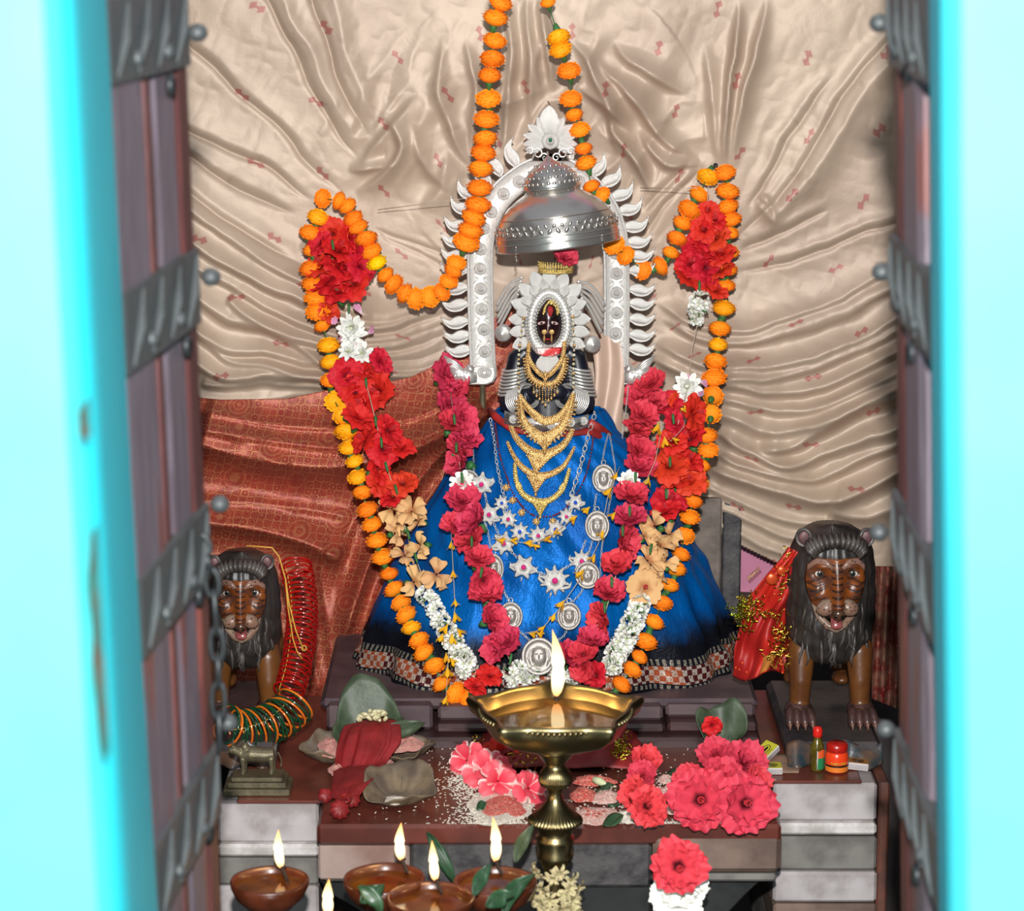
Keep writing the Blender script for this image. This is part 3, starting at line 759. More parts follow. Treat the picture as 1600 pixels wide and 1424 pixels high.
# ================================================================ altar
ZT = PZ(800, 1290, .716).z
at = thing('stone_altar', 'stepped stone altar with red oxide top and whitewashed side courses', 'altar', (0.06, -.2, 0))
def blk(name, xl, xr, pt, pb, Yfr, depth, mat, bev=.004, rough=0, z=None, parent=at, label=None):
    zt, zb = (zpx(pt, Yfr), zpx(pb, Yfr)) if z is None else z
    x0 = P(xl, (pt + pb) / 2, Yfr).x; x1 = P(xr, (pt + pb) / 2, Yfr).x
    s = xf(box(x1 - x0, depth, zt - zb, bev), T((x0 + x1) / 2, Yfr + depth / 2, (zt + zb) / 2))
    return part(name, s, mat, parent, smooth=False, label=label)
YF = -.75
blk('top_slab', 495, 1221, 1290, 1322, YF, .55, 'slab', .006)
blk('stone_block', 497, 640, 1323, 1376, YF + .006, .5, 'stone_pink', .004)
blk('stone_block', 641, 1018, 1321, 1388, YF + .004, .5, 'stone_dark', .006)
blk('stone_block', 1020, 1222, 1307, 1366, YF - .004, .5, 'stone_tan', .01)
blk('moulding', 505, 1214, 1367, 1379, YF + .012, .4, 'stone_grey', .005)
pl = [P(x, y, YF + .03) for x, y in ((500, 1379), (1186, 1379), (1168, 1396), (1142, 1424), (1118, 1470), (1110, 1560), (590, 1560), (560, 1424), (520, 1400))]
part('tapered_base', xf(prism([(p.x, p.z) for p in pl], .3, .004), T(0, YF + .18, 0)), 'stone_black', at, smooth=False)
part('base_core', xf(box(.62, .6, .5), T(.06, -.25, .25)), 'stone_black', at, smooth=False)
def sidetable(xl, xr, y0, Ys, mats, inner):
    pys = mats
    for (a, b, m, off, bev) in pys:
        blk('stone_course', xl, xr, a, b, Ys + off, .62 - off + (Ys + .53) * 0, m, bev)
ZS = ZT
YL, YRt = PZ(425, 1252, ZT).y, PZ(1290, 1221, ZT).y
# raised red strip (top) on both sides, then the courses
blk('top_slab', 340, 500, 0, 0, YL, .62, 'slab', .004, z=(ZT, ZT - .006))
blk('top_slab', 1203, 1384, 0, 0, YRt, .55, 'slab', .004, z=(ZT, ZT - .006))
for a, b, m, off in ((1258, 1318, 'stone_white', .004), (1321, 1340, 'stone_bright', -.008), (1342, 1384, 'stone_grey', .006), (1386, 1450, 'stone_white', .0), (1452, 1560, 'stone_grey', .004)):
    blk('stone_course', 340, 498, a, b, YL + off, .5, m, .005)
for a, b, m, off in ((1225, 1284, 'stone_white', .004), (1288, 1306, 'stone_bright', -.008), (1309, 1361, 'stone_grey', .006), (1364, 1411, 'stone_white', .0), (1414, 1470, 'stone_tan', .004), (1472, 1560, 'stone_grey', 0)):
    blk('stone_course', 1208, 1370, a, b, YRt + off, .5, m, .005)
blk('corner_strip', 1369, 1386, 1224, 1560, YRt + .008, .5, 'rust_paint', .004)
# pedestal steps under the idol
def step(xl, xr, z0, z1, Yfr, depth, mat, bev=.006):
    x0 = P(xl, 1120, Yfr).x; x1 = P(xr, 1120, Yfr).x
    part('pedestal_step', xf(box(x1 - x0, depth, z1 - z0, bev), T((x0 + x1) / 2, Yfr + depth / 2, (z0 + z1) / 2)), mat, at, smooth=False)
step(505, 1190, ZT - .02, ZT + .016, -.335, .55, 'pedestal_dark')
step(510, 676, ZT + .016, ZT + .062, -.285, .5, 'pedestal'); step(680, 1040, ZT + .016, ZT + .034, -.31, .5, 'pedestal_dark'); step(1043, 1185, ZT + .016, ZT + .036, -.305, .5, 'pedestal_dark')
step(684, 1036, ZT + .034, ZT + .060, -.285, .5, 'pedestal'); step(1040, 1180, ZT + .036, ZT + .060, -.27, .5, 'pedestal')
step(500, 1185, ZT + .045, ZT + .066, -.255, .52, 'pedestal', .01)
# grey pillar behind the right side of the skirt
a = P(1100, 800, .3); b = P(1128, 1050, .3)
blk('pillar_face', 1070, 1126, 780, 1080, .30, .05, 'pillar', .004); blk('pillar_side', 1127, 1157, 780, 1080, .32, .05, 'stone_dark', .004)
# ================================================================ flower library (unit radius, facing +Z)
def petal(L, W, elev, curl, ruf, nu=6, nv=6, seed=0, base=.06, tipw=.9, notch=.06, cup=.15):
    r = random.Random(seed); p1, p2, p3 = r.uniform(0, 6), r.uniform(0, 6), r.uniform(0, 6)
    V = []; uv = []
    for j in range(nv + 1):
        u = j / nv
        a = elev + curl * (u - .4)
        for i in range(nu + 1):
            v = i / nu * 2 - 1
            wv = W * (.16 + .84 * sin(min(1, u * 1.15) * pi / 2 * tipw) ** 1.1) * (1 - .25 * max(0, u - .8) / .2)
            uu = u * (1 - .16 * v * v * u + notch * sin(v * 7 + p1) * u)
            rad = base + L * uu * sin(a); z = L * uu * cos(a)
            lift = ruf * u * u * (sin(v * 5.5 + p2) * .6 + sin(v * 11 + p3) * .4 * abs(v)) + cup * v * v * u * W
            V.append(Vector((rad - lift * cos(a) * .6, wv * v, z + lift * sin(a)))); uv.append((v, u))
    F = [(j * (nu + 1) + i, j * (nu + 1) + i + 1, (j + 1) * (nu + 1) + i + 1, (j + 1) * (nu + 1) + i) for j in range(nv) for i in range(nu)]
    return (V, F), uv
def flower_mesh(name, layers, mat, seed, core=None, stamen=False, throat=True, squash=1.0):
    r = random.Random(seed); m = MB()
    for li, (n, elev, L, W, curl, ruf, res) in enumerate(layers):
        ph = r.uniform(0, 6)
        for k in range(n):
            s, uv = petal(L * r.uniform(.9, 1.08), W, radians(elev + r.uniform(-8, 8)), radians(curl + r.uniform(-10, 10)), ruf, res, res, seed * 91 + li * 17 + k)
            m.add(s, 0, Rot(ph + 2 * pi * k / n + r.uniform(-.12, .12), 'Z'), uv)
    mats = [mat]
    if throat: m.add(xf(ell(.07, .07, .05, 8, 5), T(0, 0, .03)), 1); mats.append('throat')
    if stamen:
        m.add(tube([(0, 0, 0), (.03, .02, .4), (.1, .03, .75)], [.035, .03, .02], 6), 2); mats.append('stamen')
        for k in range(14):
            a = k * 2.4; z = .42 + k * .024
            m.add(xf(ell(.035, None, None, 5, 4), T(.04 + .09 * cos(a), .02 + .09 * sin(a), z)), 2)
    return m.mesh(name, mats)
LIB = {}
def lib(k): return R.choice(LIB[k])
for key, mat in (('hr', 'hib_red'), ('hp', 'hib_pink'), ('hc', 'hib_coral'), ('hb', 'hib_beige')):
    LIB[key] = []
    for s in range(4):
        if key in ('hc', 'hp'):
            LIB[key].append(flower_mesh('double_flower', [(6, 78, .98, .50, -14, .16, 7), (6, 60, .84, .44, -10, .17, 6), (5, 38, .66, .34, -6, .15, 5), (3, 16, .5, .26, 0, .12, 4)], mat, 10 + s + ord(key[1])))
        elif key == 'hr':
            LIB[key].append(flower_mesh('single_flower', [(5, 72, 1.0, .56, 26, .15, 8), (4, 50, .8, .46, 16, .17, 6), (2, 25, .6, .35, 0, .15, 5)], mat, 40 + s, stamen=(s % 2 == 0)))
        else:
            LIB[key].append(flower_mesh('wilted_flower', [(3, 58 + 7 * s, 1.0, .58, 34, .34, 8), (1, 30, .9, .4, 40, .3, 6)], mat, 70 + s, throat=False))
LIB['hs'] = [flower_mesh('open_flower', [(5, 76, 1.0, .52, 12, .10, 8)], 'hib_beige', 90, stamen=True)]
LIB['ho'] = [flower_mesh('open_flower', [(6, 74, 1.0, .54, 10, .26, 10), (6, 60, .84, .44, -4, .26, 9), (5, 44, .7, .36, 0, .2, 7)], 'hib_open', 91 + s, stamen=True) for s in range(2)]
LIB['w'] = [flower_mesh('white_cluster', [(9, 85, 1.0, .26, 0, .06, 3), (8, 60, .95, .24, 0, .06, 3), (7, 36, .9, .24, 0, .05, 3), (4, 14, .85, .2, 0, .05, 3)], 'petal_white', 100 + s, throat=False) for s in range(3)]
LIB['pk'] = [flower_mesh('pink_petal', [(1, 80, 1.0, .42, 20, .05, 6)], 'petal_pink', 110 + s, throat=False) for s in range(2)]
LIB['y'] = [flower_mesh('yellow_bell', [(5, 16, 1.9, .34, 20, .10, 4)], 'petal_yellow', 120 + s, throat=False) for s in range(3)]
LIB['dry'] = [flower_mesh('dried_flower', [(7, 60, 1.0, .22, 50, .25, 4), (5, 25, .8, .2, 30, .2, 4)], 'petal_dry', 125 + s, throat=False) for s in range(3)]
def marigold_mesh(seed, mat):
    r = random.Random(seed); m = MB(); m.add(ell(.86, .86, .58, 14, 9), 0)
    for th, n, Lr in ((112, 13, .95), (94, 15, 1.0), (78, 15, 1.0), (62, 13, .98), (46, 11, .95), (30, 8, .92), (12, 5, .9)):
        ph = r.uniform(0, 6)
        for k in range(n):
            t = radians(th + r.uniform(-7, 7)); a = ph + 2 * pi * k / n + r.uniform(-.1, .1)
            d = Vector((sin(t), 0, cos(t) * .70)); tip = d * Lr * r.uniform(.92, 1.06); b = d * .55; side = Vector((0, 1, 0)); up = Vector((-cos(t), 0, sin(t)))
            w_ = .16; V = []
            for u, ww in ((0, .5), (.55, 1.0), (1.0, .85)):
                for v in (-1, 0, 1):
                    V.append(b + (tip - b) * (u - .09 * u * abs(v)) + side * (w_ * ww * v) + up * ((.05 * abs(v) + r.uniform(-.02, .03)) * u))
            F = [(j * 3 + i, j * 3 + i + 1, (j + 1) * 3 + i + 1, (j + 1) * 3 + i) for j in range(2) for i in range(2)]
            m.add((V, F), 0, Rot(a, 'Z'))
    return m.mesh('marigold', [mat], smooth=True)
for k_, mt in (('m', 'marigold'), ('my', 'marigold_yellow'), ('ml', 'marigold_lemon')):
    LIB[k_] = [marigold_mesh(s, mt) for s in range(3)]
def floret_cluster(seed):
    r = random.Random(seed); m = MB()
    for k in range(16):
        d = Vector((r.gauss(0, 1), r.gauss(0, 1), r.gauss(0, 1) + .4)).normalized(); c = d * r.uniform(.45, .75)
        for q in range(5):
            s, uv = petal(.46, .19, radians(62), 0, .03, 2, 3, seed + k * 7 + q)
            m.add(s, 0, T(c) @ axis(d, q * 2 * pi / 5 + k), uv)
    for k in range(3):
        d = Vector((r.gauss(0, 1), r.gauss(0, 1), .6)).normalized()
        m.add(xf(ell(.07, .07, .3, 5, 4), T(d * .6) @ axis(d)), 1)
    return m.mesh('jasmine_cluster', ['petal_white', 'green'])
LIB['j'] = [floret_cluster(s) for s in range(3)]
CALYX = MB().add(lathe([(.0, -.55), (.12, -.5), (.2, -.3), (.30, -.02), (.26, .12), (.1, .16)], 8)).mesh('calyx', ['green'])
NAMES = dict(m='marigold', my='marigold', ml='marigold', hr='hibiscus', hp='hibiscus', hc='hibiscus', hb='wilted_hibiscus', hs='hibiscus', ho='hibiscus', w='white_flower', pk='pink_petal', y='oleander_flower', j='jasmine_cluster', dry='dried_flower')
LAB = dict(my='yellow orange marigold head', ml='lemon yellow marigold head', hb='wilted beige hibiscus', hs='open beige hibiscus with red centre')
def put_flower(parent, kind, px, py, Y, dpx, ax=None, calyx=False, spin=None, label=None, cat=None, group=None, sq=1.0, name=None):
    c = P(px, py, Y); s = S(Y, py) * dpx / 2
    if ax is None: ax = CAMDIR + Vector((R.uniform(-.5, .5), R.uniform(-.1, .3), R.uniform(-.35, .6)))
    Mw = T(c) @ axis(ax, R.uniform(0, 6.28) if spin is None else spin) @ Sc(s, s, s * sq)
    o = inst(name or NAMES[kind], lib(kind), parent, Mw, label=label or (LAB.get(kind) if parent is not None else None), cat=cat, group=group)
    if calyx: inst('calyx', CALYX, o, T(0, 0, -.62) @ Sc(1.05 if kind[0] == 'm' else .8), sub=True)
    return o
def string_part(parent, pts, r=.0012, mat='string', name='string'):
    return part(name, tube(pts, r, 5), mat, parent)

# ================================================================ idol body and skirt (world shape functions)
YC = .02
XC = P(858, 850, YC).x
_r = [(640, 84), (670, 104), (700, 130), (750, 164), (800, 196), (850, 224), (900, 249), (950, 271), (1000, 290), (1030, 297)]
_z = [P(858, a, YC).z for a, b in _r][::-1]; _w = [b * S(YC, a) for a, b in _r][::-1]
ZB, ZTOP = _z[0], _z[-1]
def sk_w(z): return interp(_z, _w, z)
def pleat(a, q):   # q: 0 top .. 1 hem
    return 1 + q * (.030 * sin(a * 8 + .6) + .018 * sin(a * 15 + 2) + .010 * sin(a * 27 + 1)) + .006 * sin(a * 23)
def sk_point(a, z, off=0.0):
    w_ = sk_w(z); q = (ZTOP - z) / (ZTOP - ZB); f = pleat(a, q)
    return Vector((XC + (w_ * f + off) * sin(a), YC - (w_ * .70 * f + off) * cos(a), z))
def skirtY(px, py):
    Y = -.1
    for _ in range(12):
        p = P(px, py, Y); z = min(max(p.z, ZB), ZTOP); w_ = sk_w(z); dx = (p.x - XC) / w_
        if abs(dx) > .98: dx = .98
        Y = .5 * Y + .5 * (YC - w_ * .72 * sqrt(1 - dx * dx))
    return Y
def bodyY(px, py):
    if py >= 655: return skirtY(px, py)
    dx = min(.97, abs(px - 856) / 84.0); yb = YC - .02 - .062 * sqrt(1 - dx * dx)
    if py > 625:
        k = (py - 625) / 30.0; return yb * (1 - k) + skirtY(px, py) * k
    return yb
def B(px, py, off=.008): return P(px, py, bodyY(px, py) - off)

idol = thing('deity_statue', 'black stone seated goddess idol in blue silk skirt with silver halo, centre of the shrine', 'statue', (XC, YC, ZT + .066))
# skirt: full ring, slightly thick hem
NU, NV = 220, 90
V = []; uv = []; per = 1.9
for j in range(NV + 1):
    q = j / NV; z = ZTOP + (ZB - ZTOP) * q
    for i in range(NU + 1):
        a = -pi + 2 * pi * i / NU
        zz = z
        if q > .7: zz += -.006 * (q - .7) / .3 * (1 + sin(a * 9 + .6)) + .004 * sin(a * 5) * (q - .7)
        p = sk_point(a, z, .0022 * sin(a * 21 + z * 70 + 2 * sin(z * 31)) + .0028 * sin(z * 55 + a * 7 + 2 * sin(a * 5)) * sin(a * 3 + z * 12)); p.z = zz; V.append(p); uv.append((a * .34, (ZTOP - ZB) * (1 - q) * .98))
F = [(j * (NU + 1) + i, (j + 1) * (NU + 1) + i, (j + 1) * (NU + 1) + i + 1, j * (NU + 1) + i + 1) for j in range(NV) for i in range(NU)]
sk = part('skirt', MB().add((V, F), 0, None, uv), 'blue', idol, label='blue silk skirt with dark woven border')
md = sk.modifiers.new('thickness', 'SOLIDIFY'); md.thickness = .003
# torso, arms, hands: overlapping volumes fused by a voxel remesh into one continuous body
m = MB(); Yt = YC - .005
def Bp(px, py, y): return P(px, py, y)
m.add(tube([Bp(857, 680, Yt), Bp(857, 640, Yt), Bp(857, 600, Yt), Bp(857, 560, Yt), Bp(857, 540, Yt), Bp(857, 520, Yt)], [.064, .056, .048, .046, .030, .024], 20, flat=.75))
for s, cx in ((-1, 855), (1, 855)):
    sh = Bp(cx + s * 45, 560, Yt); el = Bp(cx + s * 60, 632, Yt - .01); wr_ = Bp(cx + s * 26, 618, Yt - .065); hd = Bp(cx + s * 6, 606, Yt - .075)
    m.add(tube([Bp(cx + s * 30, 548, Yt), sh, (sh + el) / 2, el], [.020, .0215, .0215, .0205], 14))
    m.add(tube([el, (el + wr_) / 2, wr_], [.024, .020, .015], 14)); m.add(xf(ell(.018, .014, .016, 12, 8), T((wr_ + hd) / 2)))
    for f in range(4):
        b = (wr_ + hd) / 2 + Vector((-s * .006, -.003, .010 - f * .007)); m.add(tube([b, b + Vector((-s * .014, -.003, .001)), b + Vector((-s * .022, .004, -.001))], [.0046, .0042, .0032], 8))
    b = wr_ + Vector((-s * .004, -.004, .012)); m.add(tube([b, b + Vector((-s * .008, -.004, .010)), b + Vector((-s * .014, -.002, .014))], [.005, .0045, .0035], 8))
body = part('body', m, 'black_stone', idol)
rm = body.modifiers.new('fuse', 'REMESH'); rm.mode = 'VOXEL'; rm.voxel_size = .0028; rm.use_smooth_shade = True
sm = body.modifiers.new('soften', 'SMOOTH'); sm.factor = .6; sm.iterations = 4
# head and face
YH = YC - .035
hc_ = P(857, 502, YH); s_ = S(YH, 500)
def facept(u, v):   # u -1..1 , v 0 top ..1 chin -> egg shaped face
    pass
V = []; nu, nv = 28, 30
for j in range(nv + 1):
    v = j / nv; th = pi * v
    for i in range(nu):
        a = 2 * pi * i / nu
        wr2 = (27 if v > .5 else 27 - 4 * (1 - v * 2)) * s_; hh = 45 * s_
        x = wr2 * sin(th) * cos(a) * (1 - .12 * max(0, v - .5)); y = -30 * s_ * sin(th) * sin(a); z = hh * cos(th)
        if y < 0:   # front: nose, eye sockets, lips
            X_ = x / s_; Z_ = z / s_
            y -= s_ * (7 * math.exp(-(X_ / 3.2) ** 2) * math.exp(-((Z_ + 4) / 9) ** 2) + 2.5 * math.exp(-(X_ / 8) ** 2 - ((Z_ + 18) / 3) ** 2) - 2.6 * math.exp(-((abs(X_) - 9) / 5) ** 2 - ((Z_ - 6) / 5) ** 2) + 2 * math.exp(-(X_ / 7) ** 2 - ((Z_ + 30) / 6) ** 2))
        V.append(hc_ + Vector((x, y, z)))
F = [(j * nu + i, j * nu + (i + 1) % nu, (j + 1) * nu + (i + 1) % nu, (j + 1) * nu + i) for j in range(nv) for i in range(nu)]
head = part('head', (V, F), 'face_black', idol)
def FY(dx, dy):   # front of face at offset px (from 857,502), y up negative
    q = max(0.0, 1 - (dx / 27.0) ** 2 - (dy / 45.0) ** 2); y = YH - 30 * s_ * sqrt(q)
    return y - s_ * (6.5 * math.exp(-(dx / 3.2) ** 2 - ((dy - 4) / 9) ** 2))
def Fp(px, py, off=.0015): return P(px, py, FY(px - 857, py - 502) - off)
for s in (-1, 1):
    c = Fp(856 + s * 10, 505, .0005)
    e = part('eye', xf(ell(6.5 * s_, 2.6 * s_, 2.6 * s_, 14, 8), T(c) @ Rot(s * .22, 'Y')), 'eye_paint', idol)
    part('pupil', xf(ell(2.1 * s_, 1.6 * s_, 2.0 * s_, 10, 6), T(c + Vector((0, -.0026, 0)))), 'dark_line', e)
    part('eyebrow', tube([Fp(856 + s * 4, 498), Fp(856 + s * 9, 494), Fp(856 + s * 17, 497)], [.0005, .0011, .0004], 6), 'dark_line', idol)
part('vermilion_mark', tube([Fp(860, 479, .001), Fp(860, 487, .001), Fp(859, 495, .0)], [.0045, .0055, .0025], 10, flat=.4), 'red_paint', idol)
part('nose_line', tube([Fp(857, 501, .002), Fp(856, 512, .003), Fp(856, 524, .002)], [.0009, .0012, .0009], 6), 'eye_paint', idol)
part('lips', tube([Fp(849, 529), Fp(856, 530.5, .003), Fp(863, 529)], [.0008, .0022, .0008], 8), 'red_paint', idol)
m = MB()
for pts in ([(850, 489), (852, 480), (857, 473), (863, 470.5), (866, 474), (870, 480), (872, 490)],):
    c = cr(pts, 20)
    for off in (-1.6, 1.6):
        for q, (x, y) in enumerate(c): m.add(xf(ell(.0021, None, None, 6, 4), T(Fp(x + off * .6, y - off, .003))))
m.add(tube([Fp(861, 476, .002), Fp(863, 467, .004)], [.005, .0006], 6, flat=.4))
part('forehead_ornament', m, 'gold_yellow', idol)
for x in (850.5, 862):
    m = MB(); m.add(xf(lathe([(0, .001), (.0045, .001), (.0052, 0), (.003, -.0015), (.0, -.002)], 10), T(Fp(x, 519, .006)) @ Rot(pi / 2, 'X')))
    m.add(tube([Fp(x, 523, .005), Fp(x - .3, 530, .006), Fp(x, 535, .006)], [.001, .0022, .0008], 6)); part('nose_ornament', m, 'gold', idol)
# ---- silver halo round the face
YHal = YH - .018
def HE(a, rx): return 1 - .06 * sin(a) - (.42 * max(0, sin(a)) ** 2.2 * max(0, 1 - (rx - 18) / 14) * (abs(cos(a)) ** .3))
def EL(a, rx, ry, Y, cx=858, cy=504): return P(cx + rx * cos(a), cy - ry * sin(a), Y)
m = MB()
V = []; nA = 72; rows = [(18.5, 34, .002), (20.5, 36.5, -.007), (25, 42, -.011), (31, 49, -.012), (36, 54, -.008), (39, 57, .002), (36, 54, .010)]
for rx, ry, dy in rows:
    for k in range(nA):
        a = 2 * pi * k / nA; nr = 1.0 + (-.18 * max(0, sin(a)) ** 3 * (rx < 30))
        V.append(EL(a, rx * HE(a, rx), ry, YHal + dy))
F = [(j * nA + k, j * nA + (k + 1) % nA, (j + 1) * nA + (k + 1) % nA, (j + 1) * nA + k) for j in range(len(rows) - 1) for k in range(nA)]
halo = part('halo_frame', (V, F), 'silver', idol, label='silver frame round the face')
m = MB()
for rx, ry, n, r in ((20.5, 36.5, 46, .0015), (23.5, 40, 40, .0022), (27.5, 45, 50, .0017), (31.5, 49.5, 50, .0026), (35.5, 53.5, 66, .0017)):
    for k in range(n):
        a = 2 * pi * k / n; m.add(xf(ell(r, None, None, 6, 4), T(EL(a, rx * HE(a, rx), ry, YHal - .0118))))
part('halo_beading', m, 'silver', halo, kind='stuff')
def leafpetal(L, W, dome=.25, n=7):
    """pointed silver petal along +Z, facing -Y"""
    V = []
    for j in range(n + 1):
        u = j / n; w_ = W * sin(pi * min(1, u * .95 + .05)) ** .7 * (1 - .55 * max(0, u - .6))
        if j == n: w_ = 0
        for i in range(7):
            v = i / 3 - 1; rim = .10 * W if abs(v) > .99 else 0
            V.append(Vector((w_ * v, -(dome * W * (1 - v * v) * sin(pi * u) + rim), L * u)))
    F = [(j * 7 + i, j * 7 + i + 1, (j + 1) * 7 + i + 1, (j + 1) * 7 + i) for j in range(n) for i in range(6)]
    b = len(V); V2 = [Vector((v.x, .12 * W, v.z)) for v in V]; F2 = [(f[3] + b, f[2] + b, f[1] + b, f[0] + b) for f in F]
    edge = []
    for j in range(n): edge += [(j * 7 + 6, j * 7 + 6 + b, (j + 1) * 7 + 6 + b, (j + 1) * 7 + 6), (j * 7, (j + 1) * 7, (j + 1) * 7 + b, j * 7 + b)]
    return V + V2, F + F2 + edge
LP = MB().add(leafpetal(1, .36)).mesh('halo_petal', ['silver'])
def along(c, ang, L, tilt=0.0, spin=0):   # stand a +Z shape at c, pointing at picture angle ang, facing the viewer
    d = RIGHT * cos(ang) + Vector((0, 0, 1)) * sin(ang); y = Vector((0, 1, 0)); x = y.cross(d)
    m3 = Matrix((x, y, d)).transposed().to_4x4()
    return T(c) @ m3 @ Rot(tilt, 'X') @ Sc(L)
angs = [90, 66, 44, 24, 4, -14, -31, 112, 134, 156, 176, 194, 211]
for i, a in enumerate(angs):
    a_ = radians(a); c = EL(a_, 36, 54, YHal + .004); L = (32 if 30 < a < 150 else 29) * s_
    inst('halo_petal', LP, idol, along(c, a_ if a > -10 and a < 190 else a_ + .15 * (1 if a < 0 else -1), L * R.uniform(.95, 1.08)))
for i, a in enumerate([78, 55, 34, 14, 101, 124, 146, 166]):
    a_ = radians(a); inst('halo_petal', LP, idol, along(EL(a_, 33, 50, YHal - .006), a_, 20 * s_))
for s in (-1, 1):
    inst('halo_petal', LP, idol, along(P(857 + s * 9, 556, YHal - .006), radians(90 - s * 14 + 180), 30 * s_) @ Sc(1.35, 1, 1))
# chin plate
part('chin_plate', xf(prism([(-.026, .008), (.026, .008), (.024, -.004), (.008, -.010), (-.008, -.010), (-.024, -.004)], .01, .003), T(P(857, 549, YHal - .012))), 'chin_smear', idol, smooth=False, label='silver chin plate smeared with vermilion')
for s, px, py in ((-1, 786, 521), (1, 925, 538)):
    m = MB(); m.add(lathe([(0, .014), (.006, .013), (.009, .009), (.014, .008), (.018, .004), (.019, -.002), (.019, -.006), (0, -.006)], 26, fr=lambda t, i: 1 + .05 * cos(12 * t) * (i in (3, 4))))
    part('ear_disc', xf((m.v, m.f), T(P(px, py, YH + .03)) @ Rot(pi / 2, 'X') @ Rot(.25 * s, 'Y') @ Sc(.9)), 'silver', idol)
# crown of small gold points, and the fanned silver strips on either side
m = MB(); c0 = P(868, 421, YH)
for k in range(19):
    a = pi * (k + .5) / 19; x = -cos(a) * 25 * s_; y = -sin(a) * .022
    m.add(xf(ell(.0032, None, None, 6, 5), T(c0 + Vector((x, y, 0))))); m.add(xf(ell(.0024, .0024, .0058, 6, 5), T(c0 + Vector((x * 1.05, y * 1.05, .008))))); m.add(xf(ell(.0018, None, None, 5, 4), T(c0 + Vector((x * 1.08, y * 1.08, .015)))))
m.add(tube([c0 + Vector((-cos(pi * k / 20) * 25 * s_, -sin(pi * k / 20) * .021, -.004)) for k in range(21)], .003, 6))
part('gold_crown', m, 'gold_yellow', idol, label='small gold crown band')
for s, wing in ((-1, [((817, 433), (794, 446), (776, 478)), ((815, 439), (797, 452), (776, 487)), ((813, 446), (798, 459), (777, 497)), ((812, 452), (799, 467), (778, 505)), ((810, 459), (801, 473), (781, 511))]),
                (1, [((902, 440), (925, 447), (945, 478)), ((904, 446), (924, 456), (944, 487)), ((905, 452), (922, 464), (943, 497)), ((906, 459), (921, 473), (942, 508)), ((908, 465), (920, 481), (940, 520))])):
    for q, (a, b, c) in enumerate(wing):
        cc = cr([a, b, c], 12); part('fan_strip', tube([P(x, y, YC + .05 + .03 * (i / 11)) for i, (x, y) in enumerate(cc)], .0031, 6, flat=.5), 'silver_sheet', idol)
# bangles on the upper arms and wrists
for s in (-1, 1):
    for k in range(8):
        t_ = .2 + k * .075; c = P(855 + s * (45 + 15 * t_), 560 + 72 * t_, Yt - .01 * t_); part('arm_bangle', tube([c + Vector((.0252 * cos(q * pi / 10), .0252 * sin(q * pi / 10), -s * .006 * cos(q * pi / 10))) for q in range(20)], .0026, 6, closed=True), 'silver', idol)
    el = P(855 + s * 60, 632, Yt - .01); wr_ = P(855 + s * 26, 618, Yt - .065); d = (wr_ - el).normalized(); b1 = d.cross(Vector((0, 0, 1))).normalized(); b2 = d.cross(b1)
    for k in range(9):
        c = el + (wr_ - el) * (.30 + .08 * k); part('wrist_bangle', tube([c + b1 * (.0225 * cos(q * pi / 10)) + b2 * (.0235 * sin(q * pi / 10)) for q in range(20)], .0022, 6, closed=True), 'silver', idol)
# waist belt and red sash
pts = cr([(788, 652), (820, 661), (858, 665), (898, 663), (920, 657)], 26)
V = []
for i, (x, y) in enumerate(pts):
    for dy, o in ((-10, .010), (-9.5, .016), (0, .017), (9.5, .016), (10, .010)): V.append(P(x, y + dy, min(skirtY(x, 672), skirtY(x, y)) - o))
F = [(i * 5 + j, (i + 1) * 5 + j, (i + 1) * 5 + j + 1, i * 5 + j + 1) for i in range(25) for j in range(4)]
belt = part('waist_belt', (V, F), 'silver_dark', idol, label='embossed silver waist belt')
BOSS = MB().add(lathe([(1.0, 0), (1.0, .12), (.88, .22), (.72, .14), (.55, .14), (.46, .42), (.25, .58), (0, .62)], 24, fr=lambda t, i: 1 + (.05 * cos(16 * t) if i in (1, 2) else 0))).mesh('boss', ['silver'])
def boss(parent, px, py, Y, r, me=BOSS, nm='boss', tilt=0):
    return inst(nm, me, parent, T(P(px, py, Y)) @ Rot(pi / 2 - .05 + tilt, 'X') @ Sc(r))
for x in (802, 830, 861, 892, 912):
    o = boss(idol, x, interp([788, 858, 920], [653, 665, 657], x), min(skirtY(x, 672), skirtY(x, 660)) - .017, .0085)
part('sash', tube([P(x, y, skirtY(x, 676) - o) for x, y, o in ((764, 640, -.01), (775, 652, .004), (800, 672, .009), (858, 681, .009), (920, 674, .009), (946, 684, .0), (968, 700, -.02))], [.006, .008, .006, .006, .007, .009, .006], 8, flat=.5), 'red_ribbon', idol)
part('sash_fold', tube([P(x, y, skirtY(x, 676) + .0) for x, y in ((920, 660), (938, 672), (958, 684))], [.008, .010, .005], 8, flat=.5), 'red_ribbon', idol)
# beige cloth falling beside the right arm
cl = grid(lambda u, v: P(interp([0, 1], [922 + 10 * v, 968 + 8 * v], u) + 5 * sin(v * 5), 530 + 165 * v + 6 * sin(u * 9), .10 - .05 * v - .006 * sin(u * 8 + v * 2) ), 24, 30)
part('side_veil', cl, 'satin_plain', None, label='plain beige cloth falling behind the right arm of the idol', cat='cloth')

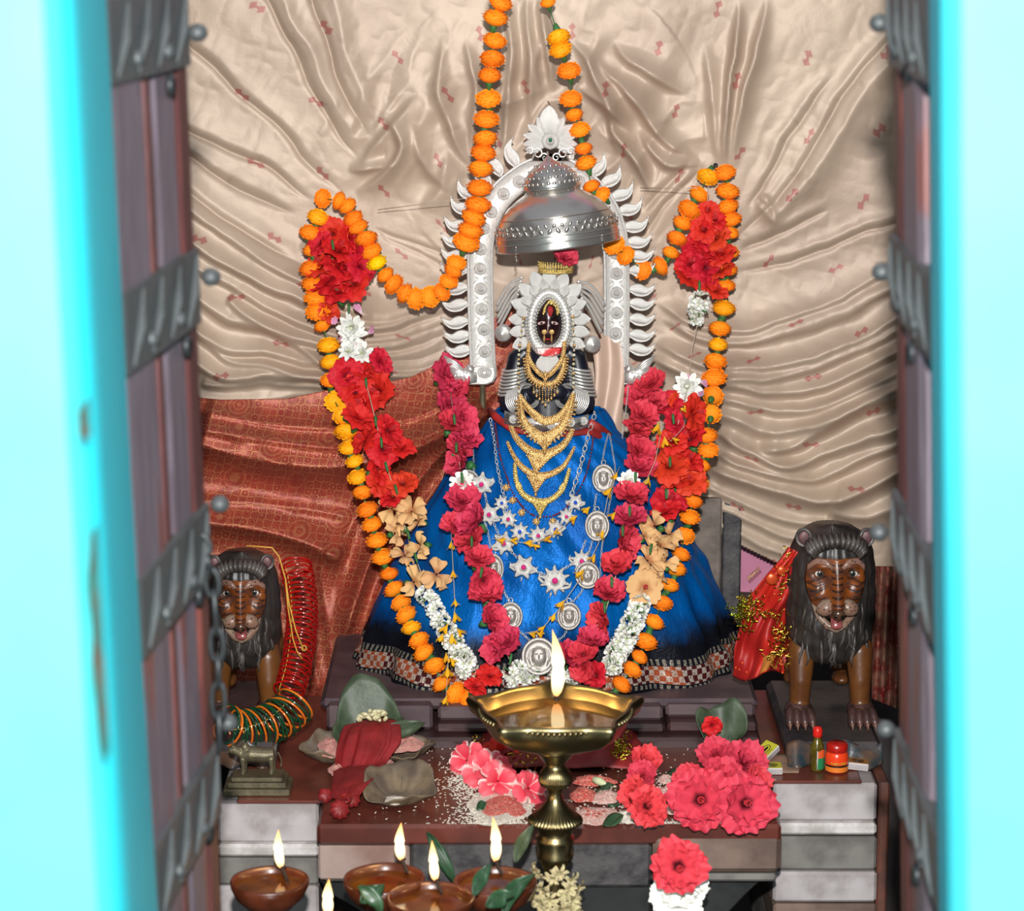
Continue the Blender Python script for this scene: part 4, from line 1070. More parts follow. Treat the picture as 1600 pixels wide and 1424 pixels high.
# ================================================================ silver arch (aureole)
YA = .13
arch = thing('silver_arch', 'tall silver arch with flame leaves and round bosses behind the idol', 'arch', P(858, 600, YA))
LPT = [(755, 580), (753, 540), (751.5, 500), (750.5, 450), (750, 405), (753, 368), (763, 335), (782, 306), (806, 284), (832, 268), (859, 262)]
RPT = [(962, 580), (963, 540), (963.5, 500), (963.5, 450), (963, 405), (960, 368), (950, 335), (932, 306), (910, 284), (886, 268), (859, 262)]
HW = 20.5
def band(pts, n=70):
    c = cr(pts, n); V = []; nrm = []
    for i, (x, y) in enumerate(c):
        a = c[max(0, i - 1)]; b = c[min(n - 1, i + 1)]; dx, dy = b[0] - a[0], b[1] - a[1]; L = math.hypot(dx, dy); nx, ny = -dy / L, dx / L; nrm.append((nx, ny))
        for o, dep in ((-HW, .004), (-HW, -.004), (-HW + 3, -.0055), (-HW + 5, -.003), (0, -.003), (HW - 5, -.003), (HW - 3, -.0055), (HW, -.004), (HW, .004)):
            V.append(P(x + nx * o, y + ny * o, YA + dep))
    F = [(i * 9 + j, (i + 1) * 9 + j, (i + 1) * 9 + (j + 1) % 9, i * 9 + (j + 1) % 9) for i in range(n - 1) for j in range(9)]
    F += [tuple(range(9)), tuple((n - 1) * 9 + j for j in range(8, -1, -1))]
    return (V, F), c, nrm
for side, PT in ((-1, LPT), (1, RPT)):
    s, c, nrm = band(PT); bp = part('arch_band', s, 'silver_sheet', arch)
    m = MB(); bd = MB()
    for o in (-HW + 3.5, HW - 3.5):
        cc = [(x + nx * o, y + ny * o) for (x, y), (nx, ny) in zip(c, nrm)]
        tot = 0
        for i in range(len(cc) - 1):
            for q in (0, .5):
                x = cc[i][0] + (cc[i + 1][0] - cc[i][0]) * q; y = cc[i][1] + (cc[i + 1][1] - cc[i][1]) * q
                bd.add(xf(ell(.0019, None, None, 5, 4), T(P(x, y, YA - .0065))))
    part('beading', bd, 'silver', bp, kind='stuff')
    # bird-headed end pieces
    sx = side; x0 = PT[0][0]
    m = MB(); poly = [(x0 - sx * 21, 572), (x0 + sx * 24, 570), (x0 + sx * 34, 582), (x0 + sx * 36, 594), (x0 + sx * 22, 601), (x0 - sx * 6, 601), (x0 - sx * 16, 597), (x0 - sx * 21, 588)]
    pp = [P(x, y, YA) for x, y in poly]; pp = pp if side > 0 else pp[::-1]
    m.add(xf(prism([(p.x, p.z) for p in pp], .010, .004), T(0, YA - .002, 0)))
    for q in range(3):
        rr = .013 - q * .004; cc = P(x0 - sx * 2, 582, YA - .009 - q * .002)
        m.add(tube([cc + Vector((rr * cos(t * pi / 10), 0, rr * .8 * sin(t * pi / 10))) for t in range(20)], .0016, 5, closed=True))
    part('end_plate', m, 'silver_sheet', arch, smooth=False)
    m = MB(); bx = lambda dx, y, o=0: P(x0 + sx * dx, y, YA - .008 - o)
    m.add(tube([bx(10, 590), bx(24, 590, .002), bx(40, 584, .002), bx(52, 574)], [.010, .0145, .012, .004], 14, flat=.5)); m.add(xf(ell(.0085, .006, .0085, 12, 8), T(bx(20, 577, .004))))
    for q in range(4): m.add(tube([bx(24 + q * 5, 580 + q, .008), bx(30 + q * 5, 588, .010), bx(26 + q * 5, 597, .006)], [.001, .0024, .001], 6))
    m.add(tube([bx(18, 574, .012), bx(12, 572, .018)], [.004, .001], 6))
    for q in range(5):
        m.add(tube([bx(30, 588 - q * 2, .004), bx(44, 582 - q * 4), bx(56 + q * 1.5, 566 - q * 2.4)], [.003, .0034, .0015], 6))
    part('bird_figure', m, 'silver', arch)
BL = [(755, 561), (756, 549.5), ]
for x, y in ((757.5, 549.5), (756, 515), (752.6, 483), (751.5, 451), (750, 420), (751, 389.5), (756, 357), (767.5, 331), (787, 303), (811, 284)): boss(arch, x, y, YA - .004, .0125)
for x, y in ((962, 553), (962, 521), (963.6, 489), (963.6, 457.5), (963.6, 427.6), (962, 396), (956, 360), (945, 331), (929, 305), (905, 284)): boss(arch, x, y, YA - .004, .0125)
m = MB()
for x, yy in ((757, 535), (754, 499), (752, 467), (751, 436), (963, 537), (963, 505), (963, 473), (963, 442)):
    for k in range(4):
        a = pi / 4 + k * pi / 2; m.add(xf(ell(.0017, .0012, .0075, 5, 6), T(P(x + 11 * cos(a) , yy - 5 * sin(a), YA - .0045)) @ Rot(a, 'Y')))
part('chased_scrolls', m, 'silver', arch, kind='stuff')
def flame_leaf():
    V = []; n = 18
    zf_ = lambda u: .055 * sin(2 * pi * u) - .05 * sin(pi * u) + .20 * u ** 4
    for j in range(n + 1):
        u = j / n; x = u; z = zf_(u); du = .01; x2 = u + du; z2 = zf_(u + du)
        tx, tz = du, z2 - z; L = math.hypot(tx, tz); nx, nz = -tz / L, tx / L
        w_ = .235 * abs(sin(pi * min(1, u ** .72))) ** 1.0
        w_ = max(w_, .05 if u < .2 else .014)
        for i in range(9):
            v = i / 4 - 1; h = .10 * (1 - v * v) * (w_ / .2) + (.045 if abs(v) > .9 else 0) - (.02 if .6 < abs(v) < .9 else 0)
            V.append(Vector((x + nx * w_ * v, -h, z + nz * w_ * v)))
    F = [(j * 9 + i, j * 9 + i + 1, (j + 1) * 9 + i + 1, (j + 1) * 9 + i) for j in range(n) for i in range(8)]
    b = len(V); V = V + [Vector((v.x, .03, v.z)) for v in V]; F += [(f[3] + b, f[2] + b, f[1] + b, f[0] + b) for f in F]
    for j in range(n): F += [(j * 9 + 8, (j + 1) * 9 + 8, (j + 1) * 9 + 8 + b, j * 9 + 8 + b), (j * 9, j * 9 + b, (j + 1) * 9 + b, (j + 1) * 9)]
    V2, F2 = ell(.05, .05, .05, 6, 5); V3 = [v + Vector((1.0, -.03, .20)) for v in V2]; o = len(V); V += V3; F += [tuple(o + i for i in f) for f in F2]
    return V, F
FLR = MB().add(flame_leaf()).mesh('flame_leaf', ['silver'])
FLL = MB().add(xf(flame_leaf(), Sc(-1, 1, 1))).mesh('flame_leaf', ['silver'])
def flame(px, py, ang, L, side):
    me = FLR if side > 0 else FLL
    inst('flame_leaf', me, arch, T(P(px, py, YA + .002)) @ Rot(-ang, 'Y') @ Sc(L * S(YA)))
for x, y, a in ((738, 548, 0), (736, 525, 2), (733, 503, 2), (732, 476, 2), (732, 450, 2), (731, 424, -4), (730, 402, -8), (731, 380, -10), (734, 357, -14), (741, 332, -22), (747, 312, -34)):
    flame(x, y, radians(a), 42, -1)
for x, y, a in ((765, 292, -55), (782, 276, -66), (806, 262, -72)): flame(x, y, radians(a), 44, -1)
for x, y, a in ((982, 546, 0), (982, 524, 0), (982, 499, 0), (982, 475, 0), (982, 453, 0), (982, 424, 4), (981, 402, 6), (978, 381, 10), (974, 358, 14), (966, 333, 20), (955, 312, 28), (940, 292, 38), (921, 277, 48)):
    flame(x, y, radians(a), 41, 1)
flame(878, 258, radians(45), 28, 1)
# finial
YF2 = YA - .01
m = MB(); m.add(leafpetal(1, .40, .35)); CT = m.mesh('crest_petal', ['silver'])
inst('crest_petal', CT, arch, along(P(858, 212, YF2), pi / 2, 46 * S(YF2)), label='large pointed top petal')
for a, L in ((62, 34), (118, 34), (38, 34), (142, 34), (15, 33), (165, 33), (-6, 32), (186, 32), (-26, 32), (206, 32)):
    inst('crest_petal', CT, arch, along(P(860 + 10 * cos(radians(a)), 221 - 8 * sin(radians(a)), YF2 - .002), radians(a), L * S(YF2)) @ Sc(.62, .8, 1))
m = MB()
for s in (-1, 1):
    for q, (cx, cy, r) in enumerate(((20, 240, .012), (9, 246, .009), (32, 236, .008))):
        cc = P(860 + s * cx, cy, YF2 - .004)
        m.add(tube([cc + Vector((s * r * (1 - t / 26) * cos(t * pi / 8), -.001 * t / 4, r * (1 - t / 26) * sin(t * pi / 8))) for t in range(22)], [.0026 * (1 - t / 34) for t in range(22)], 6))
m.add(xf(prism([(-.04, -.012), (.04, -.012), (.028, .012), (0, .02), (-.028, .012)], .01, .003), T(P(860, 243, YF2 + .006))))
part('crest_scrolls', m, 'silver', arch)
o = boss(arch, 860, 220, YF2 - .006, .017, nm='crest_boss')
part('green_gem', xf(ell(.0042, .004, .0042, 12, 8), T(P(860, 219, YF2 - .017))), 'gem_green', arch)
part('crest_hook', tube([P(856, 158, YA), P(859, 164, YA - .004), P(856, 168, YA), P(858, 172, YA)], .0011, 5), 'dark_string', arch)
for x in (772, 944):   # upright rods that carry the arch behind
    pass
part('support_rod', tube([P(754, 590, YA + .02), Vector((P(754, 590, YA).x, YA + .02, ZT + .06))], .006, 8), 'brass_dull', arch)
part('support_rod', tube([P(963, 590, YA + .02), Vector((P(963, 590, YA).x, YA + .02, ZT + .06))], .006, 8), 'brass_dull', arch)
for a_, b_ in (((590, 328), (728, 310)), ((1000, 294), (1090, 294))):
    st = part('guy_thread', tube([P(*a_, .24), P(*b_, YA)], .0007, 4), 'string', None, label='thin thread tied from the silver arch to the %s nail' % ('left' if a_[0] < 800 else 'right'), cat='thread')

# ================================================================ silver umbrella
YU = YC - .0
cu = P(873, 384, YU); su = S(YU, 384)
um = thing('ceremonial_umbrella', 'polished silver two tiered ceremonial umbrella hanging over the idol', 'umbrella', cu)
TU = T(cu) @ Rot(-radians(7), 'Y') @ Rot(radians(-3), 'X')
pr = [(90, 2), (97, 0), (97.5, 3), (96, 8), (97, 14), (95, 26), (91, 40), (84, 53), (72, 66), (58, 76), (44, 84), (38, 90), (34, 96)]
inner = [(33, 94), (43, 82), (57, 74), (71, 64), (83, 51), (90, 38), (94, 24), (95, 10), (90, 2)]
m = MB().add(lathe([(r * su, z * su) for r, z in inner + pr[1:]], 72))
lower = part('lower_dome', xf((m.v, m.f), TU), 'silver_polished', um)
m = MB()
for k in range(46):    # embossed leaf frieze
    a = 2 * pi * k / 46
    for (rr, zz, s) in ((96.5, 30, 1), (93.0, 38, .8)):
        p = Vector((rr * su * cos(a + zz), rr * su * sin(a + zz), zz * su)); m.add(xf(ell(.0014, .0042 * s, .0060 * s, 6, 6), T(p) @ Rot(a + zz, 'Z') @ Rot(.6 if k % 2 else -.6, 'X')))
for z, r in ((13, 97.5), (22, 96.5), (50, 87)): m.add(tube([Vector((r * su * cos(q * pi / 32), r * su * sin(q * pi / 32), z * su)) for q in range(64)], .0011, 5, closed=True))
part('embossed_frieze', xf((m.v, m.f), TU), 'silver_polished', lower)
TU2 = TU @ T(0, 0, 92 * su)
up = [(30, -4), (38, 0), (44, -2), (45.5, 1), (44, 8), (39, 19), (30, 29), (18, 37), (9, 41), (5, 46), (0, 49)]
upper = part('upper_dome', xf(lathe([(r * su, z * su) for r, z in up], 48), TU2), 'silver_polished', um)
m = MB()
for ring, (r, z, n) in enumerate(((44, 8, 30), (40, 17, 26), (33, 26, 20), (23, 33.5, 14))):
    for k in range(n):
        a = 2 * pi * k / n + ring * .1; m.add(xf(ell(.0016, .0040, .0036, 6, 5), T(r * su * cos(a), r * su * sin(a), z * su) @ Rot(a, 'Z')))
part('embossed_beads', xf((m.v, m.f), TU2), 'silver_polished', upper)
m = MB()
for k in range(16):    # small chains with drops from the upper tier
    a = 2 * pi * k / 16 + .2
    for q in range(5): m.add(xf(ell(.0013, None, None, 5, 4), T(44 * su * cos(a), 44 * su * sin(a), (-4 - q * 2.6) * su)))
    m.add(xf(ell(.0022, .0022, .0032, 6, 5), T(44 * su * cos(a), 44 * su * sin(a), -19 * su)))
part('drop_fringe', xf((m.v, m.f), TU2), 'silver_dark', upper)
for x, y in ((806, 392), (941, 373)):
    b = P(x, y, YU - .085); m = MB()
    for q in range(5): m.add(xf(ell(.0017 if q % 2 else .0024, None, None, 6, 5), T(b + Vector((0, 0, .006 - q * .0045)))))
    m.add(tube([b + Vector((0, 0, -.013)), b + Vector((.002, 0, -.02)), b + Vector((-.002, 0, -.025))], .001, 5)); part('rim_hook', m, 'silver_dark', um)
part('hanging_hook', tube([TU2 @ Vector((0, 0, 44 * su)), TU2 @ Vector((0, .03, 54 * su)), P(862, 262, YA - .006)], .0016, 6), 'silver_dark', um)

# ================================================================ jewellery
def bead_line(m, pts, r, step, off=.009, mi=0, squash=1.0):
    c = cr(pts, 140); acc = 0; last = None; L = 0
    for q in range(1, len(c)):
        d = math.hypot(c[q][0] - c[q - 1][0], c[q][1] - c[q - 1][1]); acc += d
        if acc >= step: acc = 0; m.add(xf(ell(r, r * .8, r * squash, 6, 4), T(B(c[q][0], c[q][1], off))), mi)
def necklace(name, label, pts, hw, mat='gold', pend=None, fringe=0, off=.009, group=None, beads=.0017):
    c = cr(pts, 60); n = len(c); hs = [.8 * interp(list(range(len(hw))), hw, i / (n - 1) * (len(hw) - 1)) for i in range(n)]
    V = []
    for i, (x, y) in enumerate(c):
        a = c[max(0, i - 1)]; b = c[min(n - 1, i + 1)]; dx, dy = b[0] - a[0], b[1] - a[1]; L = math.hypot(dx, dy) + 1e-9; nx, ny = -dy / L, dx / L
        for o, e in ((-1, 0), (-.9, .0015), (-.5, .0030), (0, .0036), (.5, .0030), (.9, .0015), (1, 0)):
            X_, Y_ = x + nx * o * hs[i], y + ny * o * hs[i]; V.append(B(X_, Y_, off + e))
    F = [(i * 7 + j, (i + 1) * 7 + j, (i + 1) * 7 + j + 1, i * 7 + j + 1) for i in range(n - 1) for j in range(6)]
    t = thing(name, label, 'necklace', B(c[n // 2][0], c[n // 2][1], off), group)
    part('necklace_band', (V, F), mat, t)
    m = MB()
    for sgn in (-1, 1):
        q = [(c[i][0], c[i][1]) for i in range(n)]; e = []
        for i, (x, y) in enumerate(c):
            a = c[max(0, i - 1)]; b = c[min(n - 1, i + 1)]; dx, dy = b[0] - a[0], b[1] - a[1]; L = math.hypot(dx, dy) + 1e-9
            e.append((x + dy / L * sgn * hs[i], y - dx / L * sgn * hs[i]))
        bead_line(m, e, beads, 3.0, off + .002)
    if fringe:
        for i in range(3, n - 3, 2):
            x, y = c[i]; a = c[i - 1]; b = c[i + 1]; dx, dy = b[0] - a[0], b[1] - a[1]; L = math.hypot(dx, dy); nx, ny = -dy / L, dx / L
            if ny < 0: nx, ny = -nx, -ny
            p = B(x + nx * (hs[i] + fringe), y + ny * (hs[i] + fringe), off); p0 = B(x + nx * hs[i], y + ny * hs[i], off)
            m.add(tube([p0, p], [.0011, .0019], 5)); m.add(xf(ell(.0021, None, None, 6, 4), T(p)))
    part('bead_edge', m, mat, t, kind='stuff')
    if pend:
        (x0, y0), (x1, y1), (xt, yt) = pend; m = MB(); N = 8; V = []
        for j in range(N + 1):
            u = j / N; xl = x0 + (xt - x0) * u ** .8; xr = x1 + (xt - x1) * u ** .8; yl = y0 + (yt - y0) * u; yr = y1 + (yt - y1) * u
            for i in range(7):
                v = i / 6; V.append(B(xl + (xr - xl) * v, yl + (yr - yl) * v, off + .002 + .004 * sin(pi * v)))
        m.add((V, [(j * 7 + i, (j + 1) * 7 + i, (j + 1) * 7 + i + 1, j * 7 + i + 1) for j in range(N) for i in range(6)]))
        for (xa, ya) in ((x0, y0), (x1, y1)):
            for q in range(9): m.add(xf(ell(.0019, None, None, 6, 4), T(B(xa + (xt - xa) * (q / 8) ** .8, ya + (yt - ya) * q / 8, off + .003))))
        m.add(xf(ell(.0028, .0028, .0040, 8, 6), T(B(xt, yt + 2, off + .002)))); cx, cy = (x0 + x1 + xt) / 3, (y0 + y1 + yt) / 3 - 2
        for q in range(8): m.add(xf(ell(.0018, None, None, 5, 4), T(B(cx + 4.5 * cos(q * pi / 4), cy + 4.5 * sin(q * pi / 4), off + .007))))
        m.add(xf(ell(.0032, .002, .0032, 8, 6), T(B(cx, cy, off + .007)))); part('pendant', m, mat, t)
    return t
G = 'gold necklaces on the idol'
necklace('gold_necklace', 'short gold necklace with V pendant, highest of the gold necklaces on the idol', [(827, 535), (826, 558), (837, 577), (852, 588), (867, 577), (879, 558), (882, 533)], [2.6, 3, 3.4, 4, 3.4, 3, 2.6], pend=((845, 583), (859, 583), (852, 597)), off=.016, group=G)
t = necklace('gold_necklace', 'gold collar necklace with hanging chandelier drops under the chin of the idol', [(823, 556), (827, 583), (838, 596), (852, 601), (868, 597), (879, 580), (883, 554)], [2.5, 3.5, 4.2, 4.5, 4.2, 3.5, 2.5], fringe=3, off=.012, group=G)
for k, L in enumerate((9, 14, 18, 22, 26, 20, 17, 13, 9)):
    x = 834 + k * 4.6; y0 = 602 + 3 * (1 - abs(k - 4) / 4.0); m = MB()
    for q in range(int(L / 3.2)): m.add(xf(ell(.0017 if q % 2 else .0012, None, None, 6, 4), T(B(x, y0 + 3 + q * 3.2, .014))))
    m.add(xf(ell(.0026, .0026, .0034, 7, 5), T(B(x, y0 + L + 2, .014)))); part('drop', m, 'gold', t)
necklace('gold_necklace', 'broad gold crescent necklace over the wrists of the idol', [(811, 616), (824, 637), (843, 654), (855, 658), (875, 651), (889, 632), (896, 614)], [3, 5.5, 7, 7.5, 7, 5.5, 3], off=.030, group=G)
t = necklace('gold_necklace', 'long gold and pearl necklace crossing the silver belt of the idol', [(812, 620), (815, 650), (829, 672), (851, 684), (873, 672), (888, 650), (896, 618)], [3, 5.5, 8, 10, 8, 5.5, 3], fringe=4, off=.034, group=G, pend=((838, 688), (864, 688), (851, 704)))
for side, pts in ((-1, [(818, 497), (812, 540), (810, 575), (811, 615), (813, 645), (826, 678), (848, 697)]), (1, [(895, 495), (897, 540), (896, 575), (896, 612), (891, 650), (874, 681), (852, 698)])):
    c = cr(pts, 60); m = MB()
    for q in range(0, 60, 2):
        x, y = c[q]; big = q % 4 == 0
        m.add(xf(ell(.0034 if big else .0022, .0028, .0030, 7, 5), T(B(x, y, .022 + (.012 if y > 610 else 0)))), 0 if q % 6 else 1)
    part('pearl_strand', m, ['pearl', 'gold'], t, label='pearl strand')
necklace('gold_necklace', 'wide gold necklace with triangular pendant just under the silver belt', [(795, 656), (804, 680), (820, 699), (837, 709), (855, 709), (875, 700), (890, 682), (898, 660)], [2.5, 4.5, 6.5, 8, 8, 6.5, 4.5, 2.5], pend=((823, 712), (866, 712), (837, 741)), off=.014, group=G)
necklace('gold_necklace', 'gold necklace with pointed pendant, middle of the three on the blue skirt', [(792, 689), (802, 711), (817, 731), (836, 742), (857, 742), (878, 731), (890, 714), (898, 698)], [1.6, 3, 4.5, 6, 6, 4.5, 3, 1.6], pend=((824, 745), (856, 745), (837, 771)), off=.011, group=G)
t = necklace('gold_necklace', 'lowest gold necklace on the blue skirt with two long oval plaques', [(804, 722), (807, 752), (819, 774), (842, 784), (862, 780), (880, 762), (890, 732)], [2, 3.5, 4.5, 6, 4.5, 3.5, 2], mat='gold_yellow', pend=((832, 786), (857, 786), (844, 806)), off=.011, group=G)
for x, y, a in ((811, 761, .35), (878, 764, -.35)):
    part('oval_plaque', xf(lathe([(1, 0), (.95, .25), (.75, .3), (.6, .15), (.4, .4), (0, .5)], 20), T(B(x, y, .012)) @ Rot(pi / 2, 'X') @ Rot(a, 'Z') @ Sc(.006, .013, .007)), 'gold_yellow', t)
# dark red beaded thread with gold drops
HP = [(772, 650), (780, 706), (791, 743), (804, 775), (826, 801), (849, 808), (875, 801), (899, 775), (915, 743), (924, 706), (928, 672)]
t = thing('bead_thread', 'dark red beaded thread with small gold drops hanging on the blue skirt', 'necklace', B(849, 808))
m = MB(); bead_line(m, HP, .0019, 2.6, .012); part('beads', m, 'red_thread', t, kind='stuff')
for x, y in ((791, 762), (801, 782), (815, 801), (838, 815), (864, 815), (886, 801), (904, 783)):
    m = MB(); m.add(xf(ell(.0058, .004, .0058, 10, 7), T(B(x, y, .010))))
    for q in range(8): m.add(xf(ell(.0017, None, None, 5, 4), T(B(x + 5 * cos(q * pi / 4), y + 5 * sin(q * pi / 4), .011))))
    part('gold_drop', m, 'gold', t)
# silver chains
def chain_links(parent, pts, link=.006, off=.012, mat='silver', name='chain_links', Yfn=None):
    c = cr(pts, 120); W = [B(x, y, off) if Yfn is None else P(x, y, Yfn(x, y)) for x, y in c]; m = MB(); acc = 0; k = 0
    for q in range(1, len(W)):
        acc += (W[q] - W[q - 1]).length
        if acc > link * 1.55:
            acc = 0; d = (W[q] - W[q - 1]).normalized(); sd = d.cross(Vector((0, -1, 0))).normalized(); nn = Vector((0, -1, 0)) if k % 2 else sd; nn = sd * (.9 if k % 2 == 0 else .5) + Vector((0, -1, 0)) * (.1 if k % 2 == 0 else .8); k += 1
            m.add(tube([W[q] + d * (link * .95 * cos(t_ * pi / 5)) + nn * (link * .62 * sin(t_ * pi / 5)) for t_ in range(10)], link * .17, 4, closed=True))
    return part(name, m, mat, parent, kind='stuff')
def star_mesh(n, tip):
    m = MB()
    m.add(lathe([(1.0, 0), (.95, .12), (.7, .2), (.62, .1), (.42, .12), (.36, .3), (.0, .34)], 64, fr=lambda t, i: (1 + .24 * cos(n * t) + .08 * cos(2 * n * t)) if i < 3 else 1))
    m.add(xf(lathe([(1.0, 0), (0, -.02)], 64, fr=lambda t, i: (1 + .24 * cos(n * t)) if i < 1 else 1), T(0, 0, 0)))
    for k in range(n):
        a = 2 * pi * k / n; m.add(xf(ell(.10, .10, .09, 6, 4), T(.86 * cos(a), .86 * sin(a), .14)))
    if tip:
        m.add(tube([(0, -1.0, .05), (0, -1.5, .05)], [.22, .04], 8, flat=.5))
        for s in (-1, 1): m.add(tube([(s * .7, -.5, .05), (s * 1.25, -.2, .08), (s * 1.3, .25, .05)], [.16, .14, .04], 6))
    return m.mesh('flower_plaque', ['silver'])
ST = [star_mesh(8, False), star_mesh(6, True), star_mesh(10, True)]
GEM = {k: MB().add(xf(ell(.26, .26, .18, 10, 6), T(0, 0, .34))).mesh('gem', [k]) for k in ('gem_pink', 'gem_blue')}
def star(parent, px, py, dpx, kind=0, gem='gem_pink', rot=0):
    o = inst('flower_plaque', ST[kind], parent, T(B(px, py, .013)) @ Rot(pi / 2 - .12, 'X') @ Rot(rot, 'Z') @ Sc(dpx * .5 / 1.2 * S(0)))
    inst('gem', GEM[gem], o, Matrix.Identity(4), sub=True); return o
t = thing('silver_chain', 'silver link chain with small flower plaques in a shallow curve across the blue skirt', 'necklace', B(841, 837))
chain_links(t, [(765, 650), (772, 686), (777, 728), (787, 773), (794, 805), (812, 828), (841, 836), (868, 827), (885, 806), (899, 783)], .0050)
chain_links(t, [(931, 644), (924, 664), (915, 697), (906, 733), (897, 761), (892, 778)], .0072)
for x, y, d, k, g in ((784, 786, 24, 0, 'gem_blue'), (794, 811, 28, 0, 'gem_pink'), (812, 831, 29, 0, 'gem_blue'), (841, 837, 30, 0, 'gem_pink'), (868, 827, 28, 1, 'gem_blue'), (885, 807, 26, 0, 'gem_pink'), (899, 785, 27, 1, 'gem_blue')): star(t, x, y, d, k, g, R.uniform(-.3, .3))
t = thing('silver_chain', 'silver chain with three large spiky flower plaques low on the blue skirt', 'necklace', B(867, 908))
chain_links(t, [(755, 760), (766, 804), (787, 849), (805, 868), (818, 880), (838, 893), (855, 898), (867, 896), (885, 887), (903, 872), (915, 845)], .0036)
for x, y, d, k, g in ((752, 757, 38, 1, 'gem_pink'), (764, 804, 34, 1, 'gem_pink'), (787, 849, 36, 1, 'gem_pink'), (818, 886, 38, 1, 'gem_pink'), (867, 907, 46, 2, 'gem_pink'), (909, 877, 36, 2, 'gem_pink')): star(t, x, y, d, k, g, R.uniform(-.4, .4))
def medallion():
    m = MB(); m.add(lathe([(0, -.05), (.9, -.05), (1.0, 0), (1.0, .14), (.92, .2), (.82, .16), (.78, .04), (.6, .06), (.3, .14), (0, .18)], 36))
    m.add(xf(ell(.46, .56, .30, 14, 9), T(0, .0, .04))); m.add(xf(ell(.08, .20, .40, 8, 6), T(0, .0, .08)))
    for s in (-1, 1):
        m.add(xf(ell(.10, .05, .07, 8, 5), T(s * .14, .16, .40))); m.add(tube([(s * .28, .42, .16), (s * .5, .3, .16), (s * .6, -.1, .14), (s * .45, -.5, .12)], [.05, .07, .07, .04], 6))
    m.add(tube([(-.12, -.18, .38), (0, -.22, .42), (.12, -.18, .38)], [.02, .05, .02], 6))
    return m.mesh('round_medallion', ['silver_polished_light'])
def mk(name, c, r): return mk_metal(name, c, r, 1.0, 60, .15, .002)
M['silver_polished_light'] = mk_metal('light_polished_silver', 'BDB8B2', .36, .75, 60, .3, .002)
MED = medallion()
def med(parent, px, py, wpx, hpx, off=.016, rot=0):
    o = inst('round_medallion', MED, parent, T(B(px, py, off)) @ Rot(pi / 2 - .2, 'X') @ Rot(rot, 'Z') @ Sc(wpx / 2 * S(0), hpx / 2 * S(0), .030))
    m = MB().add(tube([B(px + 3.5 * cos(q * pi / 5), py - hpx / 2 - 3 + 3.5 * sin(q * pi / 5), off) for q in range(10)], .0008, 5, closed=True)); part('hanging_ring', m, 'silver', parent)
    return o
t = thing('medallion_chain', 'silver chain of oval face medallions down the right side of the blue skirt', 'necklace', B(934, 821))
chain_links(t, [(951, 676), (945, 700), (941, 724)], .0030); chain_links(t, [(952, 676), (957, 705), (961, 740), (952, 790), (945, 830), (940, 860), (938, 900)], .0028); chain_links(t, [(932, 770), (930, 785), (928, 798)], .0032)
chain_links(t, [(926, 844), (920, 866), (917, 878)], .0032); chain_links(t, [(912, 918), (905, 930), (893, 942)], .0030); chain_links(t, [(886, 984), (880, 995), (868, 1002)], .0030)
chain_links(t, [(982, 602), (978, 640), (973, 680), (965, 720)], .0026, Yfn=lambda x, y: .06 - (y - 600) * .0006)
for a in ((943, 748, 36, 45), (933, 822, 38, 47), (918, 899, 38, 42), (889, 963, 37, 43)): med(t, *a)
t = thing('medallion_chain', 'silver chain of oval medallions down the left side, mostly hidden by pink flowers', 'necklace', B(798, 962))
chain_links(t, [(727, 640), (738, 690), (741, 740), (745, 780), (762, 830), (768, 870)], .0032); chain_links(t, [(780, 905), (788, 925), (796, 940)], .0032); chain_links(t, [(806, 982), (818, 992), (828, 1002)], .0030)
for a in ((731, 752, 36, 36), (771, 889, 32, 46), (798, 963, 37, 44)): med(t, *a)
med_big = thing('face_medallion', 'large round silver face medallion at the bottom centre behind the lamp flame', 'medallion', B(842, 1026, .03))
med(med_big, 842, 1026, 53, 58, .03)
# ================================================================ garlands
def gy(px, py, base=None):
    b = interp([270, 500, 700, 850, 1000, 1090], [.25, .20, .12, .05, -.06, -.18], py) if base is None else base
    if py > 640: b = min(b, skirtY(px, py) - .026)
    return b
def marigold_garland(label, name, segs, nail):
    g = thing(name, label, 'garland', nail)
    for (items, yfn) in segs:
        pts3 = [P(x[0], x[1], yfn(x[0], x[1])) for x in items]
        string_part(g, pts3, .0011, 'green')
        for i, it in enumerate(items):
            px, py = it[0], it[1]; kind = it[2] if len(it) > 2 else 'm'
            a = pts3[max(0, i - 1)]; b = pts3[min(len(pts3) - 1, i + 1)]; d = (a - b).normalized()
            if d.z < -.1: d = -d
            d = (d + CAMDIR * R.uniform(.15, .6) + Vector((R.uniform(-.2, .2), 0, R.uniform(-.1, .1)))).normalized()
            if i % 2 and R.random() < .35: d = (-d + CAMDIR * .6).normalized()
            put_flower(g, kind, px, py, yfn(px, py), (it[3] if len(it) > 3 else 42) * R.uniform(.94, 1.05), d, True)
    return g
LT = [(782, 4), (774, 28, 'm', 44), (773, 64), (769, 91), (765, 118), (763, 155), (760, 187), (758, 216), (755, 239, 'm', 46), (751, 263), (749, 294), (747, 320), (740, 340), (735, 360), (728.5, 379, 'm', 46)]
LS = [(713, 411, 'm', 34), (708, 423, 'm', 34), (701, 440, 'm', 34), (690, 457, 'm', 32), (672, 464, 'm', 38), (650, 467, 'm', 38), (633, 459, 'm', 36), (615, 444, 'm', 36), (602, 430, 'm', 32), (589, 411, 'ml', 36), (580, 393, 'm', 38), (572, 373, 'm', 42), (559, 355, 'm', 40), (552, 342, 'm', 36), (543, 322, 'm', 36), (530, 314, 'm', 34), (504, 310, 'm', 32)]
